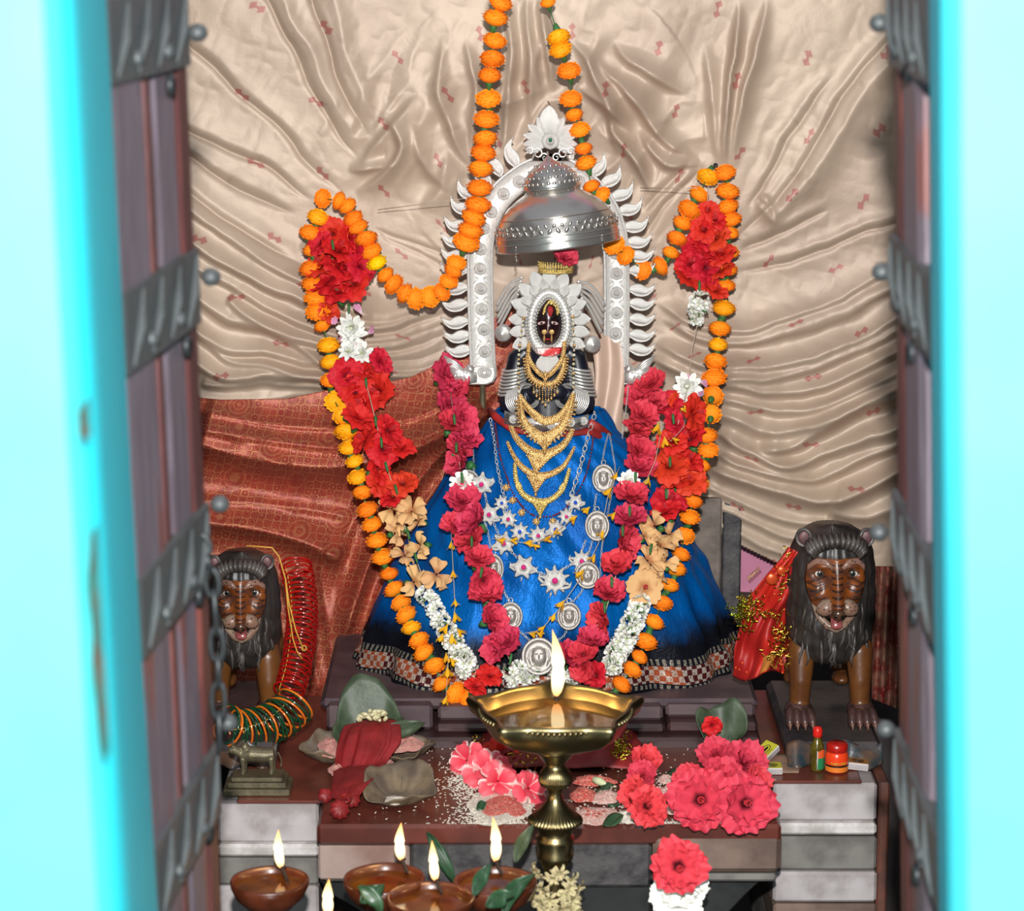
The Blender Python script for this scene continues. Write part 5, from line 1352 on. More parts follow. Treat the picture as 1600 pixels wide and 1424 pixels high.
LD = [(497, 340, 'my', 40), (485, 364, 'm', 38), (488, 391, 'm', 34), (486, 420), (490, 444), (493, 465), (497, 486), (504, 508, 'm', 34), (513, 540, 'my', 38), (517, 566, 'my', 40), (517, 595, 'm', 36), (523, 627, 'my', 36), (536, 649, 'my', 34), (541, 674, 'my', 40), (545, 700, 'my', 36), (554, 721, 'my', 34), (559, 746, 'my', 36), (566, 769, 'm', 38), (574, 797, 'm', 36), (581, 820, 'm', 36), (589, 845, 'm', 40), (598, 871, 'm', 40), (608, 897, 'm', 36), (616, 921, 'm', 38), (627, 943, 'm', 36), (635, 962, 'm', 38), (643, 982, 'my', 34), (654, 1000, 'm', 38), (662, 1020, 'm', 42), (679, 1040, 'm', 38), (690, 1068, 'm', 36), (712, 1084, 'm', 40), (729, 1092, 'm', 38)]
def mix_y(x0, y0, x1, y1): return lambda px, py: interp([x0, x1], [y0, y1], px)
marigold_garland('orange marigold garland hanging from the ceiling over the left nail and down to the hem', 'marigold_garland',
    [(LT, lambda x, y: interp([0, 380], [.10, .075], y)), (LS, mix_y(504, .245, 713, .08)), (LD, lambda x, y: gy(x, y) - (.02 if y < 500 else 0))], P(505, 305, .25))
RT = [(856, 4, 'm', 26), (873, 58, 'my', 40), (876, 78, 'my', 38), (889, 111, 'm', 42), (892, 155, 'm', 38), (897, 179, 'm', 32), (906, 203, 'm', 38), (912, 232, 'm', 34), (916, 255, 'm', 36), (924, 291, 'm', 30), (940, 306, 'm', 32)]
RS = [(960, 383, 'm', 38), (978, 400, 'm', 34), (1004, 422, 'm', 36), (1031, 416, 'm', 36), (1048, 395, 'm', 32), (1058, 372, 'm', 34), (1066, 349, 'm', 36), (1077, 327, 'm', 38), (1092, 304, 'm', 38), (1106, 276, 'my', 36)]
RD = [(1133, 270, 'm', 36), (1137, 299, 'm', 42), (1137, 323, 'm', 38), (1142, 343, 'm', 38), (1140, 364, 'm', 34), (1140, 394, 'm', 34), (1136, 421, 'm', 38), (1134, 446, 'm', 34), (1131, 482, 'my', 40), (1125, 513, 'm', 42), (1122, 539, 'my', 36), (1118, 564, 'm', 38), (1116, 591, 'm', 42), (1114, 619, 'm', 36), (1111, 648, 'm', 34), (1104, 681, 'm', 38), (1107, 704, 'm', 34), (1095, 727, 'm', 34), (1094, 755, 'm', 34), (1083, 783, 'm', 36), (1078, 809, 'm', 38), (1069, 837, 'm', 36), (1064, 867, 'm', 36), (1056, 890, 'm', 38), (1046, 915, 'm', 36), (1035, 942, 'm', 36), (1022, 972, 'm', 36), (1009, 1002, 'm', 42), (999, 1027, 'm', 34), (988, 1046, 'm', 36), (971, 1070, 'm', 40)]
marigold_garland('orange marigold garland hanging from the ceiling over the right nail and down to the hem', 'marigold_garland',
    [(RT, lambda x, y: .115 if y < 260 else .10), (RS, mix_y(960, .09, 1106, .245)), (RD, lambda x, y: gy(x, y) - (.01 if y < 500 else 0))], P(1120, 262, .25))
for x, y, w_ in ((505, 304, 'left'), (1118, 262, 'right')):
    part('nail', tube([P(x, y, .34), P(x + 1, y, .27), P(x, y - 4, .262)], [.003, .003, .005], 8), 'iron_dark', None, label='iron nail carrying the %s garlands' % w_, cat='nail')
def flower_garland(label, items, yoff=-.03, name='flower_garland', stems=(), stringpts=None, base=None):
    c = P(items[0][1], items[0][2], .1); g = thing(name, label, 'garland', c)
    for it in items:
        k, px, py, d = it[:4]; ax = it[4] if len(it) > 4 else None
        if ax is not None: ax = CAMDIR + Vector((ax[0], 0, ax[1]))
        y = gy(px, py) + yoff + R.uniform(-.008, .008)
        if k == 'w' or k == 'j': y -= .004
        if ax is None and k[0] == 'h': ax = CAMDIR * R.uniform(.45, .9) + Vector((R.uniform(-.8, .8), 0, R.uniform(-.1, 1.1)))
        put_flower(g, k, px, py, y, d, ax, k[0] == 'h' and R.random() < .8)
    for (x, y, a) in stems:
        c = P(x, y, gy(x, y) + yoff - .035); dd = Vector((sin(a), -.5, -cos(a)))
        part('green_stem', tube([c + dd * .009, c, c - dd * .009], [.0018, .0030, .0024], 8), 'green', g)
    if stringpts:
        string_part(g, [P(x, y, gy(x, y) + yoff + .004) for x, y in stringpts], .0009)
    return g
G2 = [('hr', 520, 366, 52), ('hr', 547, 372, 52), ('hr', 500, 382, 44), ('hr', 528, 392, 60), ('hr', 556, 392, 50), ('hr', 502, 416, 56), ('hr', 535, 420, 70), ('hr', 562, 416, 56), ('hr', 515, 440, 62), ('hr', 552, 446, 60), ('hr', 530, 458, 56), ('hr', 512, 487, 40),
      ('pk', 520, 492, 36, (-.8, .5)), ('pk', 566, 492, 40, (.9, .6)), ('pk', 534, 520, 40, (-1, -.5)), ('pk', 572, 522, 38, (1, -.6)), ('pk', 548, 548, 34), ('w', 550, 512, 46), ('w', 552, 526, 44), ('w', 545, 549, 34), ('w', 566, 552, 36),
      ('hr', 594, 566, 44), ('hr', 541, 588, 60), ('hr', 565, 580, 50), ('hr', 592, 612, 60), ('hr', 556, 614, 56), ('hr', 568, 634, 60), ('hr', 560, 655, 56), ('hr', 606, 674, 56), ('hr', 572, 688, 52), ('hr', 598, 702, 58), ('hr', 628, 702, 44), ('hr', 590, 734, 50), ('hr', 593, 754, 48), ('hr', 630, 757, 52), ('hr', 616, 778, 46),
      ('hb', 612, 795, 50), ('hb', 643, 800, 54), ('hb', 628, 818, 46), ('hb', 654, 814, 40), ('hb', 620, 832, 44), ('hb', 657, 853, 48), ('hb', 632, 868, 44), ('hb', 682, 898, 54), ('hb', 647, 910, 50),
      ('j', 663, 930, 32), ('j', 672, 938, 32), ('j', 680, 954, 34), ('j', 688, 970, 34), ('j', 699, 986, 36), ('j', 708, 1003, 36), ('j', 717, 1020, 36), ('j', 729, 1034, 38), ('j', 724, 1046, 34), ('hr', 765, 1057, 42), ('hr', 742, 1074, 40)]
flower_garland('left garland of scarlet hibiscus, pink and white blooms, then beige hibiscus and white jasmine', G2, stems=((520, 383, .2), (545, 482, 0), (572, 598, .1), (587, 658, .1), (596, 692, .1), (604, 730, .3), (619, 765, .3), (638, 835, .3), (650, 872, .3)), stringpts=[(545, 478), (560, 560), (572, 598), (587, 658), (604, 730), (620, 775), (640, 850), (656, 890), (668, 925)])
G3 = [('hr', 1107, 329, 34), ('hr', 1114, 345, 44), ('hr', 1100, 360, 46), ('hr', 1120, 372, 48), ('hr', 1089, 382, 48), ('hr', 1105, 392, 62), ('hr', 1128, 398, 48), ('hr', 1078, 414, 52), ('hr', 1102, 420, 60), ('hr', 1125, 424, 48), ('hr', 1074, 434, 50), ('hr', 1102, 440, 52), ('hr', 1120, 455, 40),
      ('j', 1094, 470, 36), ('j', 1091, 483, 36), ('j', 1088, 498, 26), ('pk', 1056, 596, 40, (-1, .3)), ('pk', 1092, 596, 36, (.9, .6)), ('pk', 1100, 618, 36, (1, -.6)), ('pk', 1062, 590, 32, (-.4, 1)), ('w', 1074, 604, 46), ('w', 1072, 614, 34),
      ('hr', 1044, 632, 52), ('hr', 1082, 645, 58), ('hr', 1060, 628, 44), ('hr', 1053, 662, 48), ('hr', 1078, 688, 54), ('hr', 1052, 690, 52), ('hr', 1046, 730, 68), ('hr', 1076, 722, 50), ('hr', 1079, 753, 56), ('hr', 1058, 752, 50), ('hr', 1046, 784, 60), ('hr', 1042, 801, 50),
      ('hb', 1022, 822, 50), ('hb', 1046, 836, 48), ('hb', 1006, 838, 44), ('hb', 1032, 854, 50), ('hb', 1012, 876, 52), ('hb', 1038, 880, 46), ('hs', 1007, 919, 62, (.1, .1)), ('hb', 1030, 905, 36),
      ('j', 999, 944, 38), ('j', 994, 958, 38), ('j', 988, 974, 40), ('j', 980, 992, 40), ('j', 972, 1008, 40), ('j', 963, 1022, 40), ('j', 956, 1040, 38)]
flower_garland('right garland of scarlet hibiscus, white and pink blooms, then beige hibiscus and white jasmine', G3, stems=((1093, 447, 0), (1052, 655, .1), (1047, 722, 0), (1041, 772, 0), (1017, 858, -.2)), stringpts=[(1107, 290), (1100, 400), (1090, 505), (1081, 548), (1076, 600), (1060, 660), (1048, 720), (1042, 790), (1020, 860), (1000, 930)])
G4 = [('hp', 698, 588, 68), ('hp', 712, 606, 52), ('hp', 702, 632, 62), ('hp', 722, 652, 52), ('hp', 706, 664, 54), ('hp', 728, 686, 56), ('hp', 716, 700, 50), ('hp', 720, 722, 62), ('w', 722, 754, 40), ('hp', 722, 784, 62), ('hp', 712, 822, 52), ('hp', 740, 816, 66), ('hp', 736, 844, 60), ('hp', 746, 874, 54), ('hp', 755, 908, 56), ('hp', 760, 930, 62), ('hp', 768, 968, 60), ('hp', 774, 1014, 50), ('hp', 792, 1004, 56)]
flower_garland('rose red double hibiscus garland over the left side of the blue skirt', G4, -.045, stems=((710, 656, .1), (713, 700, 0), (722, 747, .1), (737, 847, 0), (752, 895, -.2), (798, 1030, -.2)), stringpts=[(702, 600), (715, 700), (725, 780), (745, 870), (765, 960), (800, 1040)])
G5 = [('hp', 1016, 600, 54), ('hp', 1000, 624, 56), ('hp', 1022, 628, 44), ('hp', 1004, 650, 56), ('hp', 996, 672, 50), ('hp', 998, 704, 58), ('hp', 1000, 732, 56), ('w', 982, 754, 38), ('hp', 986, 776, 62), ('hp', 984, 812, 58), ('hp', 974, 848, 64), ('hp', 964, 884, 60), ('hp', 950, 928, 58), ('hp', 942, 968, 60), ('hp', 926, 1002, 56), ('hp', 912, 1022, 52), ('hp', 888, 1026, 54), ('hp', 912, 1044, 48), ('hr', 932, 1056, 46)]
flower_garland('rose red double hibiscus garland over the right side of the blue skirt', G5, -.045, stems=((993, 746, 0), (984, 799, 0), (973, 830, 0), (956, 910, 0), (945, 950, 0)), stringpts=[(1014, 610), (998, 700), (984, 800), (965, 890), (945, 960), (900, 1030)])
g = thing('jasmine_bunch', 'white jasmine bunch lying at the hem beneath the large silver face medallion', 'flowers', P(815, 1058, -.28))
for x, y in ((800, 1052), (812, 1046), (822, 1056), (808, 1064), (830, 1050)): put_flower(g, 'j', x, y, skirtY(x, 1040) - .03, 34)
g = thing('jasmine_bunch', 'white jasmine bunch lying at the hem just right of the tall lamp flame', 'flowers', P(884, 1058, -.28))
for x, y in ((872, 1056), (884, 1052), (894, 1060)): put_flower(g, 'j', x, y, skirtY(x, 1040) - .03, 30)
def yellow(label, items, pts, yo=-.05):
    g = thing('oleander_garland', label, 'garland', P(items[0][0], items[0][1], gy(items[0][0], items[0][1]) + yo))
    string_part(g, [P(x, y, gy(x, y) + yo) for x, y in pts], .0007)
    for x, y, a, d in items:
        put_flower(g, 'y', x, y, gy(x, y) + yo, d, Vector((sin(radians(a)), -.25, -cos(radians(a)))))
yellow('thread of small yellow oleander bells hanging on the left of the skirt', [(705, 846, 0, 15), (708, 890, 0, 15), (711, 936, 0, 14), (710, 956, 10, 20), (700, 975, -30, 20), (714, 982, 40, 18), (692, 990, -20, 18), (706, 990, 0, 20), (697, 1020, 5, 18), (699, 1042, 0, 20), (704, 1028, 30, 16), (698, 1088, -20, 16)], [(703, 800), (708, 890), (711, 950), (703, 1000), (699, 1050), (697, 1090)], -.05)
yellow('yellow oleander bells strung in a shallow curve across the middle of the skirt', [(776, 843, 80, 15), (796, 845, 95, 15), (818, 848, 85, 17), (832, 850, 60, 14), (848, 845, 110, 16), (864, 835, 125, 14)], [(768, 842), (800, 846), (830, 850), (862, 836), (890, 815)], -.018)
yellow('diagonal thread of yellow oleander bells from the right shoulder down to the medallion', [(902, 806, -55, 17), (922, 792, -50, 16), (956, 762, -40, 20), (964, 738, -20, 15), (944, 828, -30, 17), (930, 866, -25, 17), (912, 890, -35, 20), (882, 938, -40, 20), (868, 958, -30, 16), (852, 978, -50, 16), (838, 988, 60, 14), (826, 990, 80, 14)], [(968, 730), (950, 775), (935, 850), (910, 900), (875, 950), (845, 985), (820, 990)], -.035)
yellow('small yellow oleander bells caught in the scarlet hibiscus of the right garland', [(1030, 660, -20, 22), (1038, 682, 10, 20), (1050, 684, 60, 14), (1072, 645, -150, 12), (1014, 745, -20, 18), (962, 800, -40, 16)], [(1074, 640), (1068, 668), (1048, 690), (1034, 670), (1024, 720), (1008, 756)], -.085)
# pink flower on top of the crown
put_flower(None, 'hc', 883, 404, YH - .02, 44, CAMDIR + Vector((.4, 0, .7)), label='pink hibiscus tucked above the gold crown under the umbrella', cat='flower')

# ================================================================ lions
def lion(tag_, cx, cy, Y0, k, yaw, label):
    """local picture units: x right, y down from the point between the eyes; depth d in m towards viewer"""
    s = S(Y0, cy) * k; O = P(cx, cy, Y0)
    base = thing('lion_statue', label, 'statue', Vector((O.x, O.y + .05, ZT + .012)))
    RM = T(O) @ Rot(yaw, 'Z')
    def L(x, y, d=0.0): return RM @ Vector((x * s, -d * k, -y * s))
    # mane: big fluted mass
    rows = [(-62, 1.5, .004), (-58, 34, .07), (-46, 54, .085), (-20, 65, .09), (10, 69, .09), (50, 70, .09), (90, 70, .092), (120, 66, .088), (142, 56, .075), (156, 40, .055), (160, 12, .03)]
    V = []; nA = 96; NR = 44
    ys_ = [r[0] for r in rows]; wd = [r[1] for r in rows]; dp = [r[2] for r in rows]
    rr = random.Random(4)
    for j in range(NR + 1):
        y = -62 + 222 * j / NR
        for i in range(nA):
            a = 2 * pi * i / nA; fl = 1 + .022 * sin(a * 26 + 1.2 * sin(y * .045)) + .012 * sin(a * 47 + y * .05) + .012 * sin(y * .16 + a * 3)
            w_ = interp(ys_, wd, y) * fl; d = interp(ys_, dp, y) * fl
            q = RM @ Vector((w_ * s * cos(a), .055 * k - d * k * sin(a) * .85, -y * s)); V.append(q)
    F = [(j * nA + i, j * nA + (i + 1) % nA, (j + 1) * nA + (i + 1) % nA, (j + 1) * nA + i) for j in range(NR) for i in range(nA)] + [tuple(range(nA)), tuple(NR * nA + i for i in range(nA - 1, -1, -1))]
    mane = part('mane', (V, F), 'mane', base)
    m = MB(); rl = random.Random(9)
    for q in range(46):      # curled locks
        a = radians(rl.uniform(195, 345) ); y0 = rl.uniform(50, 118); x0 = 62 * cos(a)
        dz = .055 - .092 * .85 * abs(sin(a))
        p = [RM @ Vector((x0 * s + t_ * rl.uniform(-2, 2) * s, (dz - .002) * k, -(y0 + t_ * 13) * s)) for t_ in range(4)]
        m.add(tube(p, [.001, .0032, .003, .0008], 5))
    for q in range(15):
        a = pi * (q + .5) / 15; x = 46 * cos(a); y = -38 - 18 * sin(a)
        m.add(tube([L(x * .75, y + 14, .030), L(x * .92, y + 3, .034), L(x * 1.05, y - 5, .010)], [.004, .0062, .003], 6))
    part('mane_locks', m, 'mane_grey', mane, kind='stuff')
    # face relief
    def face(u, v):
        y = -26 + 96 * v; hw = interp([-26, -10, 10, 30, 48, 60, 70], [34, 46, 48, 45, 38, 24, 10], y); x = u * hw
        e = math.exp
        d = .026 * sqrt(max(0, 1 - u * u)) + .012
        d += .030 * e(-(x / 11) ** 2) * interp([-26, -8, 20, 44, 50, 62], [.15, .35, .8, 1.25, .9, .2], y) + .020 * e(-((abs(x) - 15) / 14) ** 2 - ((y - 46) / 13) ** 2)
        d -= .012 * e(-((abs(x) - 25) / 9) ** 2 - ((y - 1) / 7) ** 2); d += .008 * e(-((abs(x) - 25) / 12) ** 2 - ((y + 14) / 5) ** 2) + .008 * e(-((abs(x) - 32) / 10) ** 2 - ((y - 24) / 12) ** 2)
        return x, y, d
    V = []; uv = []; nu, nv = 40, 44
    for j in range(nv + 1):
        for i in range(nu + 1):
            x, y, d = face(i / nu * 2 - 1, j / nv); V.append(L(x, y, d)); uv.append((x, y))
    # close behind
    F = [(j * (nu + 1) + i, (j + 1) * (nu + 1) + i, (j + 1) * (nu + 1) + i + 1, j * (nu + 1) + i + 1) for j in range(nv) for i in range(nu)]
    fo = part('face', MB().add((V, F), 0, None, uv), 'lion_face', base); fo.modifiers.new('t', 'SOLIDIFY').thickness = .004
    def fd(x, y):
        v = (y + 26) / 96; hw = interp([-26, -10, 10, 30, 48, 60, 70], [34, 46, 48, 45, 38, 24, 10], y); return face(max(-1, min(1, x / hw)), v)[2]
    for sg in (-1, 1):
        ex, ey = sg * 25, 0; c = L(ex, ey, fd(ex, ey) - .0015)
        eye = part('eye', xf(ell(11.5 * s, 5.5 * s, 8.4 * s, 18, 12), T(c) @ Rot(yaw, 'Z') @ Rot(sg * -.08, 'Y')), 'eye_white', base)
        ic = L(ex, ey + .2, fd(ex, ey) + .0042 * 1.0); part('iris', xf(ell(5.2 * s, 1.8 * s, 5.4 * s, 14, 8), T(ic)), 'eye_iris', eye)
        part('pupil', xf(ell(2.8 * s, 1.4 * s, 2.8 * s, 12, 8), T(ic + Vector((0, -.0014, 0)))), 'pupil', eye)
        part('eyelid', tube([L(ex + q * 11.5, ey - 8.4 * sqrt(max(0, 1 - q * q)) + 1, fd(ex, ey) + .0030) for q in (-1, -.6, 0, .6, 1)], [.001, .0022, .0028, .0022, .001], 6), 'mane', eye)
        br = [(sg * 8, -12), (sg * 18, -20), (sg * 31, -21), (sg * 42, -12), (sg * 45, -4)]
        part('brow', tube([L(x, y, fd(x, y) + .001) for x, y in br], [.0035, .0062, .0068, .005, .002], 8, flat=.5), 'brow', base)
        mz = MB().add(xf(ell(17 * s, .017 * k, 13 * s, 16, 10), T(L(sg * 17, 48, fd(sg * 17, 48) - .004)) @ Rot(sg * .45, 'Y'))); part('muzzle_pad', mz, 'muzzle', base)
        e_ = MB(); ec = L(sg * 48, -52, -.005)
        e_.add(xf(lathe([(0, -.002), (9, -.002), (13.5, 0), (14, 2), (12, 4.5), (10, 2.8), (0, 1.2)], 20), T(ec) @ Rot(pi / 2, 'X') @ Rot(yaw + sg * .3, 'Y') @ Sc(s, s * 1.15, s * 1.6)))
        ear = part('ear', e_, 'mane_grey', base); part('inner_ear', xf(ell(9.5 * s, 3 * s, 11 * s, 12, 8), T(ec + Vector((0, -4 * s, 0)))), 'ear_pink', ear)
        m = MB()
        for q in range(3):
            m.add(tube([L(sg * (20 + q * 1), 14 + q * 9, fd(20, 14 + q * 9) + .001), L(sg * 32, 18 + q * 9, fd(32, 18 + q * 9) + .002), L(sg * 43, 15 + q * 9, fd(43, 15 + q * 9) + .001)], [.0006, .0015, .0006], 5))
        part('cheek_crease', m, 'mane', base)
    m = MB(); m.add(xf(ell(10.5 * s, 9 * s, 10 * s, 14, 10), T(L(0, 55, fd(0, 50) - .002)))); m.add(tube([L(0, 56, fd(0, 50) + .004), L(0, 68, fd(0, 50) - .008)], [.0045, .002], 8)); part('nose', m, 'nose', base)
    for sg in (-1, 1): part('nostril', xf(ell(2.4 * s, 2 * s, 3.2 * s, 8, 6), T(L(sg * 4.6, 57, fd(0, 50) + .0065))), 'pupil', base)
    # jaw with open mouth and tongue
    part('jaw', tube([L(-34, 50, .018), L(-26, 68, .026), L(-12, 82, .034), L(0, 86, .038), L(12, 82, .034), L(26, 68, .026), L(34, 50, .018)], [.003, .006, .0075, .0085, .0075, .006, .003], 10), 'muzzle', base)
    part('mouth_hollow', xf(ell(20 * s, .012, 14 * s, 14, 8), T(L(0, 66, .022))), 'pupil', base)
    part('tongue', tube([L(0, 62, .024), L(0, 71, .042), L(0, 79, .052), L(0, 84, .050)], [.006, .0105, .011, .006], 12, flat=.45), 'tongue', base)
    # forelegs, trunk, haunches as one body
    m = MB()
    zf = ZT + .030
    for sg in (-1, 1):
        top = L(sg * 46, 140, -.03); kn = L(sg * 47, 185, -.018); an = L(sg * 48, 222, -.02)
        m.add(tube([L(sg * 40, 110, -.05), top, kn, an], [.026, .026, .021, .0185], 16)); an2 = an + Vector((0, -.006, -.012)); m.add(xf(ell(.024, .03, .016, 14, 8), T(an2)))
    m.add(tube([L(0, 100, -.06), L(0, 110, -.17), L(0, 118, -.28)], [.058, .064, .05], 18))
    for sg in (-1, 1): m.add(tube([L(sg * 30, 120, -.26), L(sg * 40, 170, -.27), L(sg * 40, 222, -.24)], [.035, .03, .018], 12)); m.add(xf(ell(.02, .03, .012, 10, 6), T(L(sg * 40, 232, -.22))))
    b = part('body', m, 'ochre', base); r_ = b.modifiers.new('fuse', 'REMESH'); r_.mode = 'VOXEL'; r_.voxel_size = .004; r_.use_smooth_shade = True
    sm = b.modifiers.new('soften', 'SMOOTH'); sm.factor = .5; sm.iterations = 3
    for sg in (-1, 1):
        m = MB(); c = L(sg * 49, 236, -.012)
        m.add(xf(ell(.026, .030, .018, 16, 10), T(c + Vector((0, .006, .006)))))
        for q in range(4):
            x = (q - 1.5) * .0125; m.add(tube([c + Vector((x * .7, .0, .010)), c + Vector((x, -.024, .006)), c + Vector((x * 1.12, -.040, -.006)), c + Vector((x * 1.15, -.044, -.014))], [.009, .0085, .0080, .005], 10))
        pw = part('paw', m, 'paw', base)
        for q in range(4):
            x = (q - 1.5) * .0125 * 1.12; part('claw', tube([c + Vector((x, -.046, -.007)), c + Vector((x, -.052, -.018))], [.0036, .001], 8), 'claw', pw)
    # rock base with painted scallops
    zc = L(0, 250, 0).z
    m = MB(); bl = box(150 * s, .40, .036, .010); nb = T(RM @ Vector((0, .12, 0))); ctr = RM @ Vector((0, .13, 0)); ctr.z = ZT + .020
    part('rock_base', xf(bl, T(ctr)), 'rock', base, smooth=False)
    V, F = grid(lambda u, v: Vector((ctr.x + (u - .5) * 150 * s, ctr.y - .195 - .028 * (1 - v) * (1 + .4 * sin(u * 17)) , ZT + .002 + v * (.034 + .008 * sin(u * 13)))), 40, 8)
    part('wave_edge', (V, F), 'rock_blue', base).modifiers.new('t', 'SOLIDIFY').thickness = .01
    return L, s, base
# right lion (between the eyes at 1304,890)
LRf, sR, lionR = lion('r', 1304, 891, -.36, 1.0, .0, 'painted lion statue with black mane and orange face on the right of the altar')
LLf, sL, lionL = lion('l', 377, 922, -.36, .84, .06, 'painted lion statue with grey black mane hung with bangles on the left of the altar')
# ---- red tinselled veil on the right lion
YV = -.30
def veil(u, v):
    lx = interp([0, .2, .5, .8, 1], [1232, 1200, 1158, 1150, 1142], v); rx = interp([0, .2, .5, .8, 1], [1252, 1248, 1240, 1232, 1228], v)
    ty = 856 + 200 * v + 8 * sin(u * 6) * v + 10 * u * (1 - v)
    return P(lx + (rx - lx) * u + 3 * sin(v * 14 + u * 4), ty, YV + .03 * v - .014 * sin(u * 9 + v * 3) * (.3 + v) - .006 * sin(u * 23 + v * 11) - .006 * sin(v * 17 - u * 8) - .03 * sin(u * pi))
vt = thing('red_veil', 'red tinselled veil draped over the back of the right lion', 'cloth', P(1190, 1065, YV))
vp = part('veil_cloth', grid(veil, 36, 50), 'chunari', vt); vp.modifiers.new('t', 'SOLIDIFY').thickness = .002
part('veil_lining', grid(lambda u, v: veil(.50 + .36 * u, .84 + .14 * v) + Vector((0, -.004, 0)), 8, 6), 'match_tan_cloth', vt, label='orange inner fold')
def tinsel(cx, cy, n, spread, Y, parent, mat='tinsel', ln=.010):
    m = MB(); rr = random.Random(int(cx * 7 + cy))
    for _ in range(n):
        c = P(cx + rr.gauss(0, spread[0]), cy + rr.gauss(0, spread[1]), Y + rr.uniform(-.008, .004)); d = Vector((rr.gauss(0, 1), rr.gauss(0, .5), rr.gauss(0, 1))).normalized() * ln * rr.uniform(.5, 1)
        m.add(tube([c - d / 2, c + d / 2], .0011, 3, flat=.3))
    return part('tinsel', m, mat, parent, kind='stuff', smooth=False)
tinsel(1160, 958, 130, (10, 16), YV - .03, vt, 'tinsel_green', .013); tinsel(1172, 945, 60, (9, 10), YV - .035, vt)
tinsel(1198, 960, 40, (18, 4), YV - .045, vt, 'tinsel'); tinsel(1218, 1018, 80, (10, 12), YV - .045, vt); tinsel(1220, 985, 40, (7, 8), YV - .045, vt); tinsel(1236, 870, 30, (8, 9), YV - .02, vt); tinsel(1222, 915, 24, (5, 10), YV - .04, vt)
m = MB()
for k in range(34):
    u = R.random(); v = R.random(); m.add(xf(ell(.0026, .0012, .0026, 6, 4), T(veil(u, v) + Vector((0, -.004, 0)))))
part('sequins', m, 'sequin', vt, kind='stuff')
for x, y, r in ((1206, 905, .011), (1221, 892, .009)): part('round_mirror', xf(ell(r, .003, r, 16, 6), T(P(x, y, YV - .045))), 'sequin', vt)
m = MB()
for k in range(12): a = P(1172 + k * 1.6, 912 - k * 1.5, YV - .015); m.add(tube([a, a + Vector((-.006, 0, .012))], .0006, 4))
part('wire_fringe', m, 'tinsel', vt, kind='stuff')
part('patterned_cloth', grid(lambda u, v: P(1362 + 46 * u - 14 * v * (1 - u) * 0 + 0, 885 + 225 * v + 30 * (1 - u) * 0 - 18 * v * (1 - u), -.12 - .015 * sin(u * 14 + v * 3)), 24, 30), 'dark_chunari', None, label='dark red patterned cloth hanging right of the right lion', cat='cloth')
# ---- bangles on the left lion
YB_ = -.40
def bangle_string(label, path, n, rad, mats, tilt, cordmat):
    c = cr(path, n); t = thing('bangle_string', label, 'bangles', P(path[-1][0], path[-1][1], YB_))
    for i, (x, y) in enumerate(c):
        a = c[max(0, i - 1)]; b = c[min(n - 1, i + 1)]; d = (P(b[0], b[1], YB_) - P(a[0], a[1], YB_)).normalized()
        ax = (d + Vector((0, -1, 0)) * tilt + Vector((R.uniform(-.15, .15), R.uniform(-.1, .1), R.uniform(-.1, .1)))).normalized()
        u = ax.orthogonal().normalized(); v = ax.cross(u); r = rad * S(YB_) * R.uniform(.95, 1.05); cc = P(x, y, YB_ + R.uniform(-.006, .006))
        part('bangle', tube([cc + u * (r * cos(q * pi / 14)) + v * (r * sin(q * pi / 14)) for q in range(28)], .0021, 6, closed=True), mats[i % len(mats)], t)
    m = MB()
    part('cord', tube([P(x - 16, y, YB_ - .01) for x, y in c], .0009, 5), cordmat, t)
    return t
bangle_string('long string of red glass bangles hanging beside the left lion', [(462, 884), (470, 925), (472, 970), (468, 1010), (462, 1045), (452, 1078)], 26, 24, ['bangle_red'], 1.1, 'yellow_thread')
bangle_string('string of orange and dark green glass bangles looped under the left lion', [(462, 1100), (446, 1116), (428, 1128), (408, 1135), (388, 1140), (368, 1140), (352, 1132)], 20, 33, ['bangle_orange', 'bangle_green', 'bangle_green'], .9, 'yellow_thread')
yt = thing('yellow_thread', 'knotted yellow thread hanging over the mane of the left lion', 'thread', P(470, 1010, YB_))
part('strand', tube([P(x, y, -.44) for x, y in ((385, 853), (425, 856), (436, 870), (446, 905), (452, 945), (462, 985), (474, 1015))], .0014, 5), 'yellow_thread', yt)
part('strand', tube([P(x, y, -.44) for x, y in ((446, 905), (450, 950), (458, 1000), (464, 1018), (472, 1030))], .0012, 5), 'yellow_thread', yt)
part('knot', tube([P(475 + 4 * cos(q * pi / 4), 1013 + 4 * sin(q * pi / 4), -.44) for q in range(8)], .0012, 5, closed=True), 'yellow_thread', yt)
# ================================================================ tall brass lamp
YL_ = -1.0
lc = P(868, 1112, YL_); sl = S(YL_, 1112)
lamp = thing('brass_oil_lamp', 'tall brass oil lamp with five spouted bowl and burning wick in front of the idol', 'lamp', Vector((lc.x, lc.y, 0)))
def spk(t):
    v = 0
    for k in range(5):
        d = (t - pi / 2 - k * 2 * pi / 5 + pi) % (2 * pi) - pi; v += math.exp(-(abs(d) / .16) ** 1.5)
    return v
R0 = 116 * sl
rows = [(.16, -.066), (.30, -.060), (.60, -.050), (.88, -.034), (.985, -.016), (1.01, .000), (1.0, .006), (.965, .008), (.94, .002), (.90, -.014), (.74, -.026), (.3, -.030), (.02, -.030)]
nA = 180; V = []
for i, (r, z) in enumerate(rows):
    wt = max(0, (r - .70) / .31); 
    for k in range(nA):
        t = 2 * pi * k / nA; e = spk(t); rr = R0 * r * (1 + .27 * e * wt ** 1.5) ; zz = z + .004 * e * wt + (.0035 * wt * abs(sin(2.5 * (t - pi / 2))) if r > .9 else 0)
        V.append(lc + Vector((rr * cos(t), rr * sin(t), zz)))
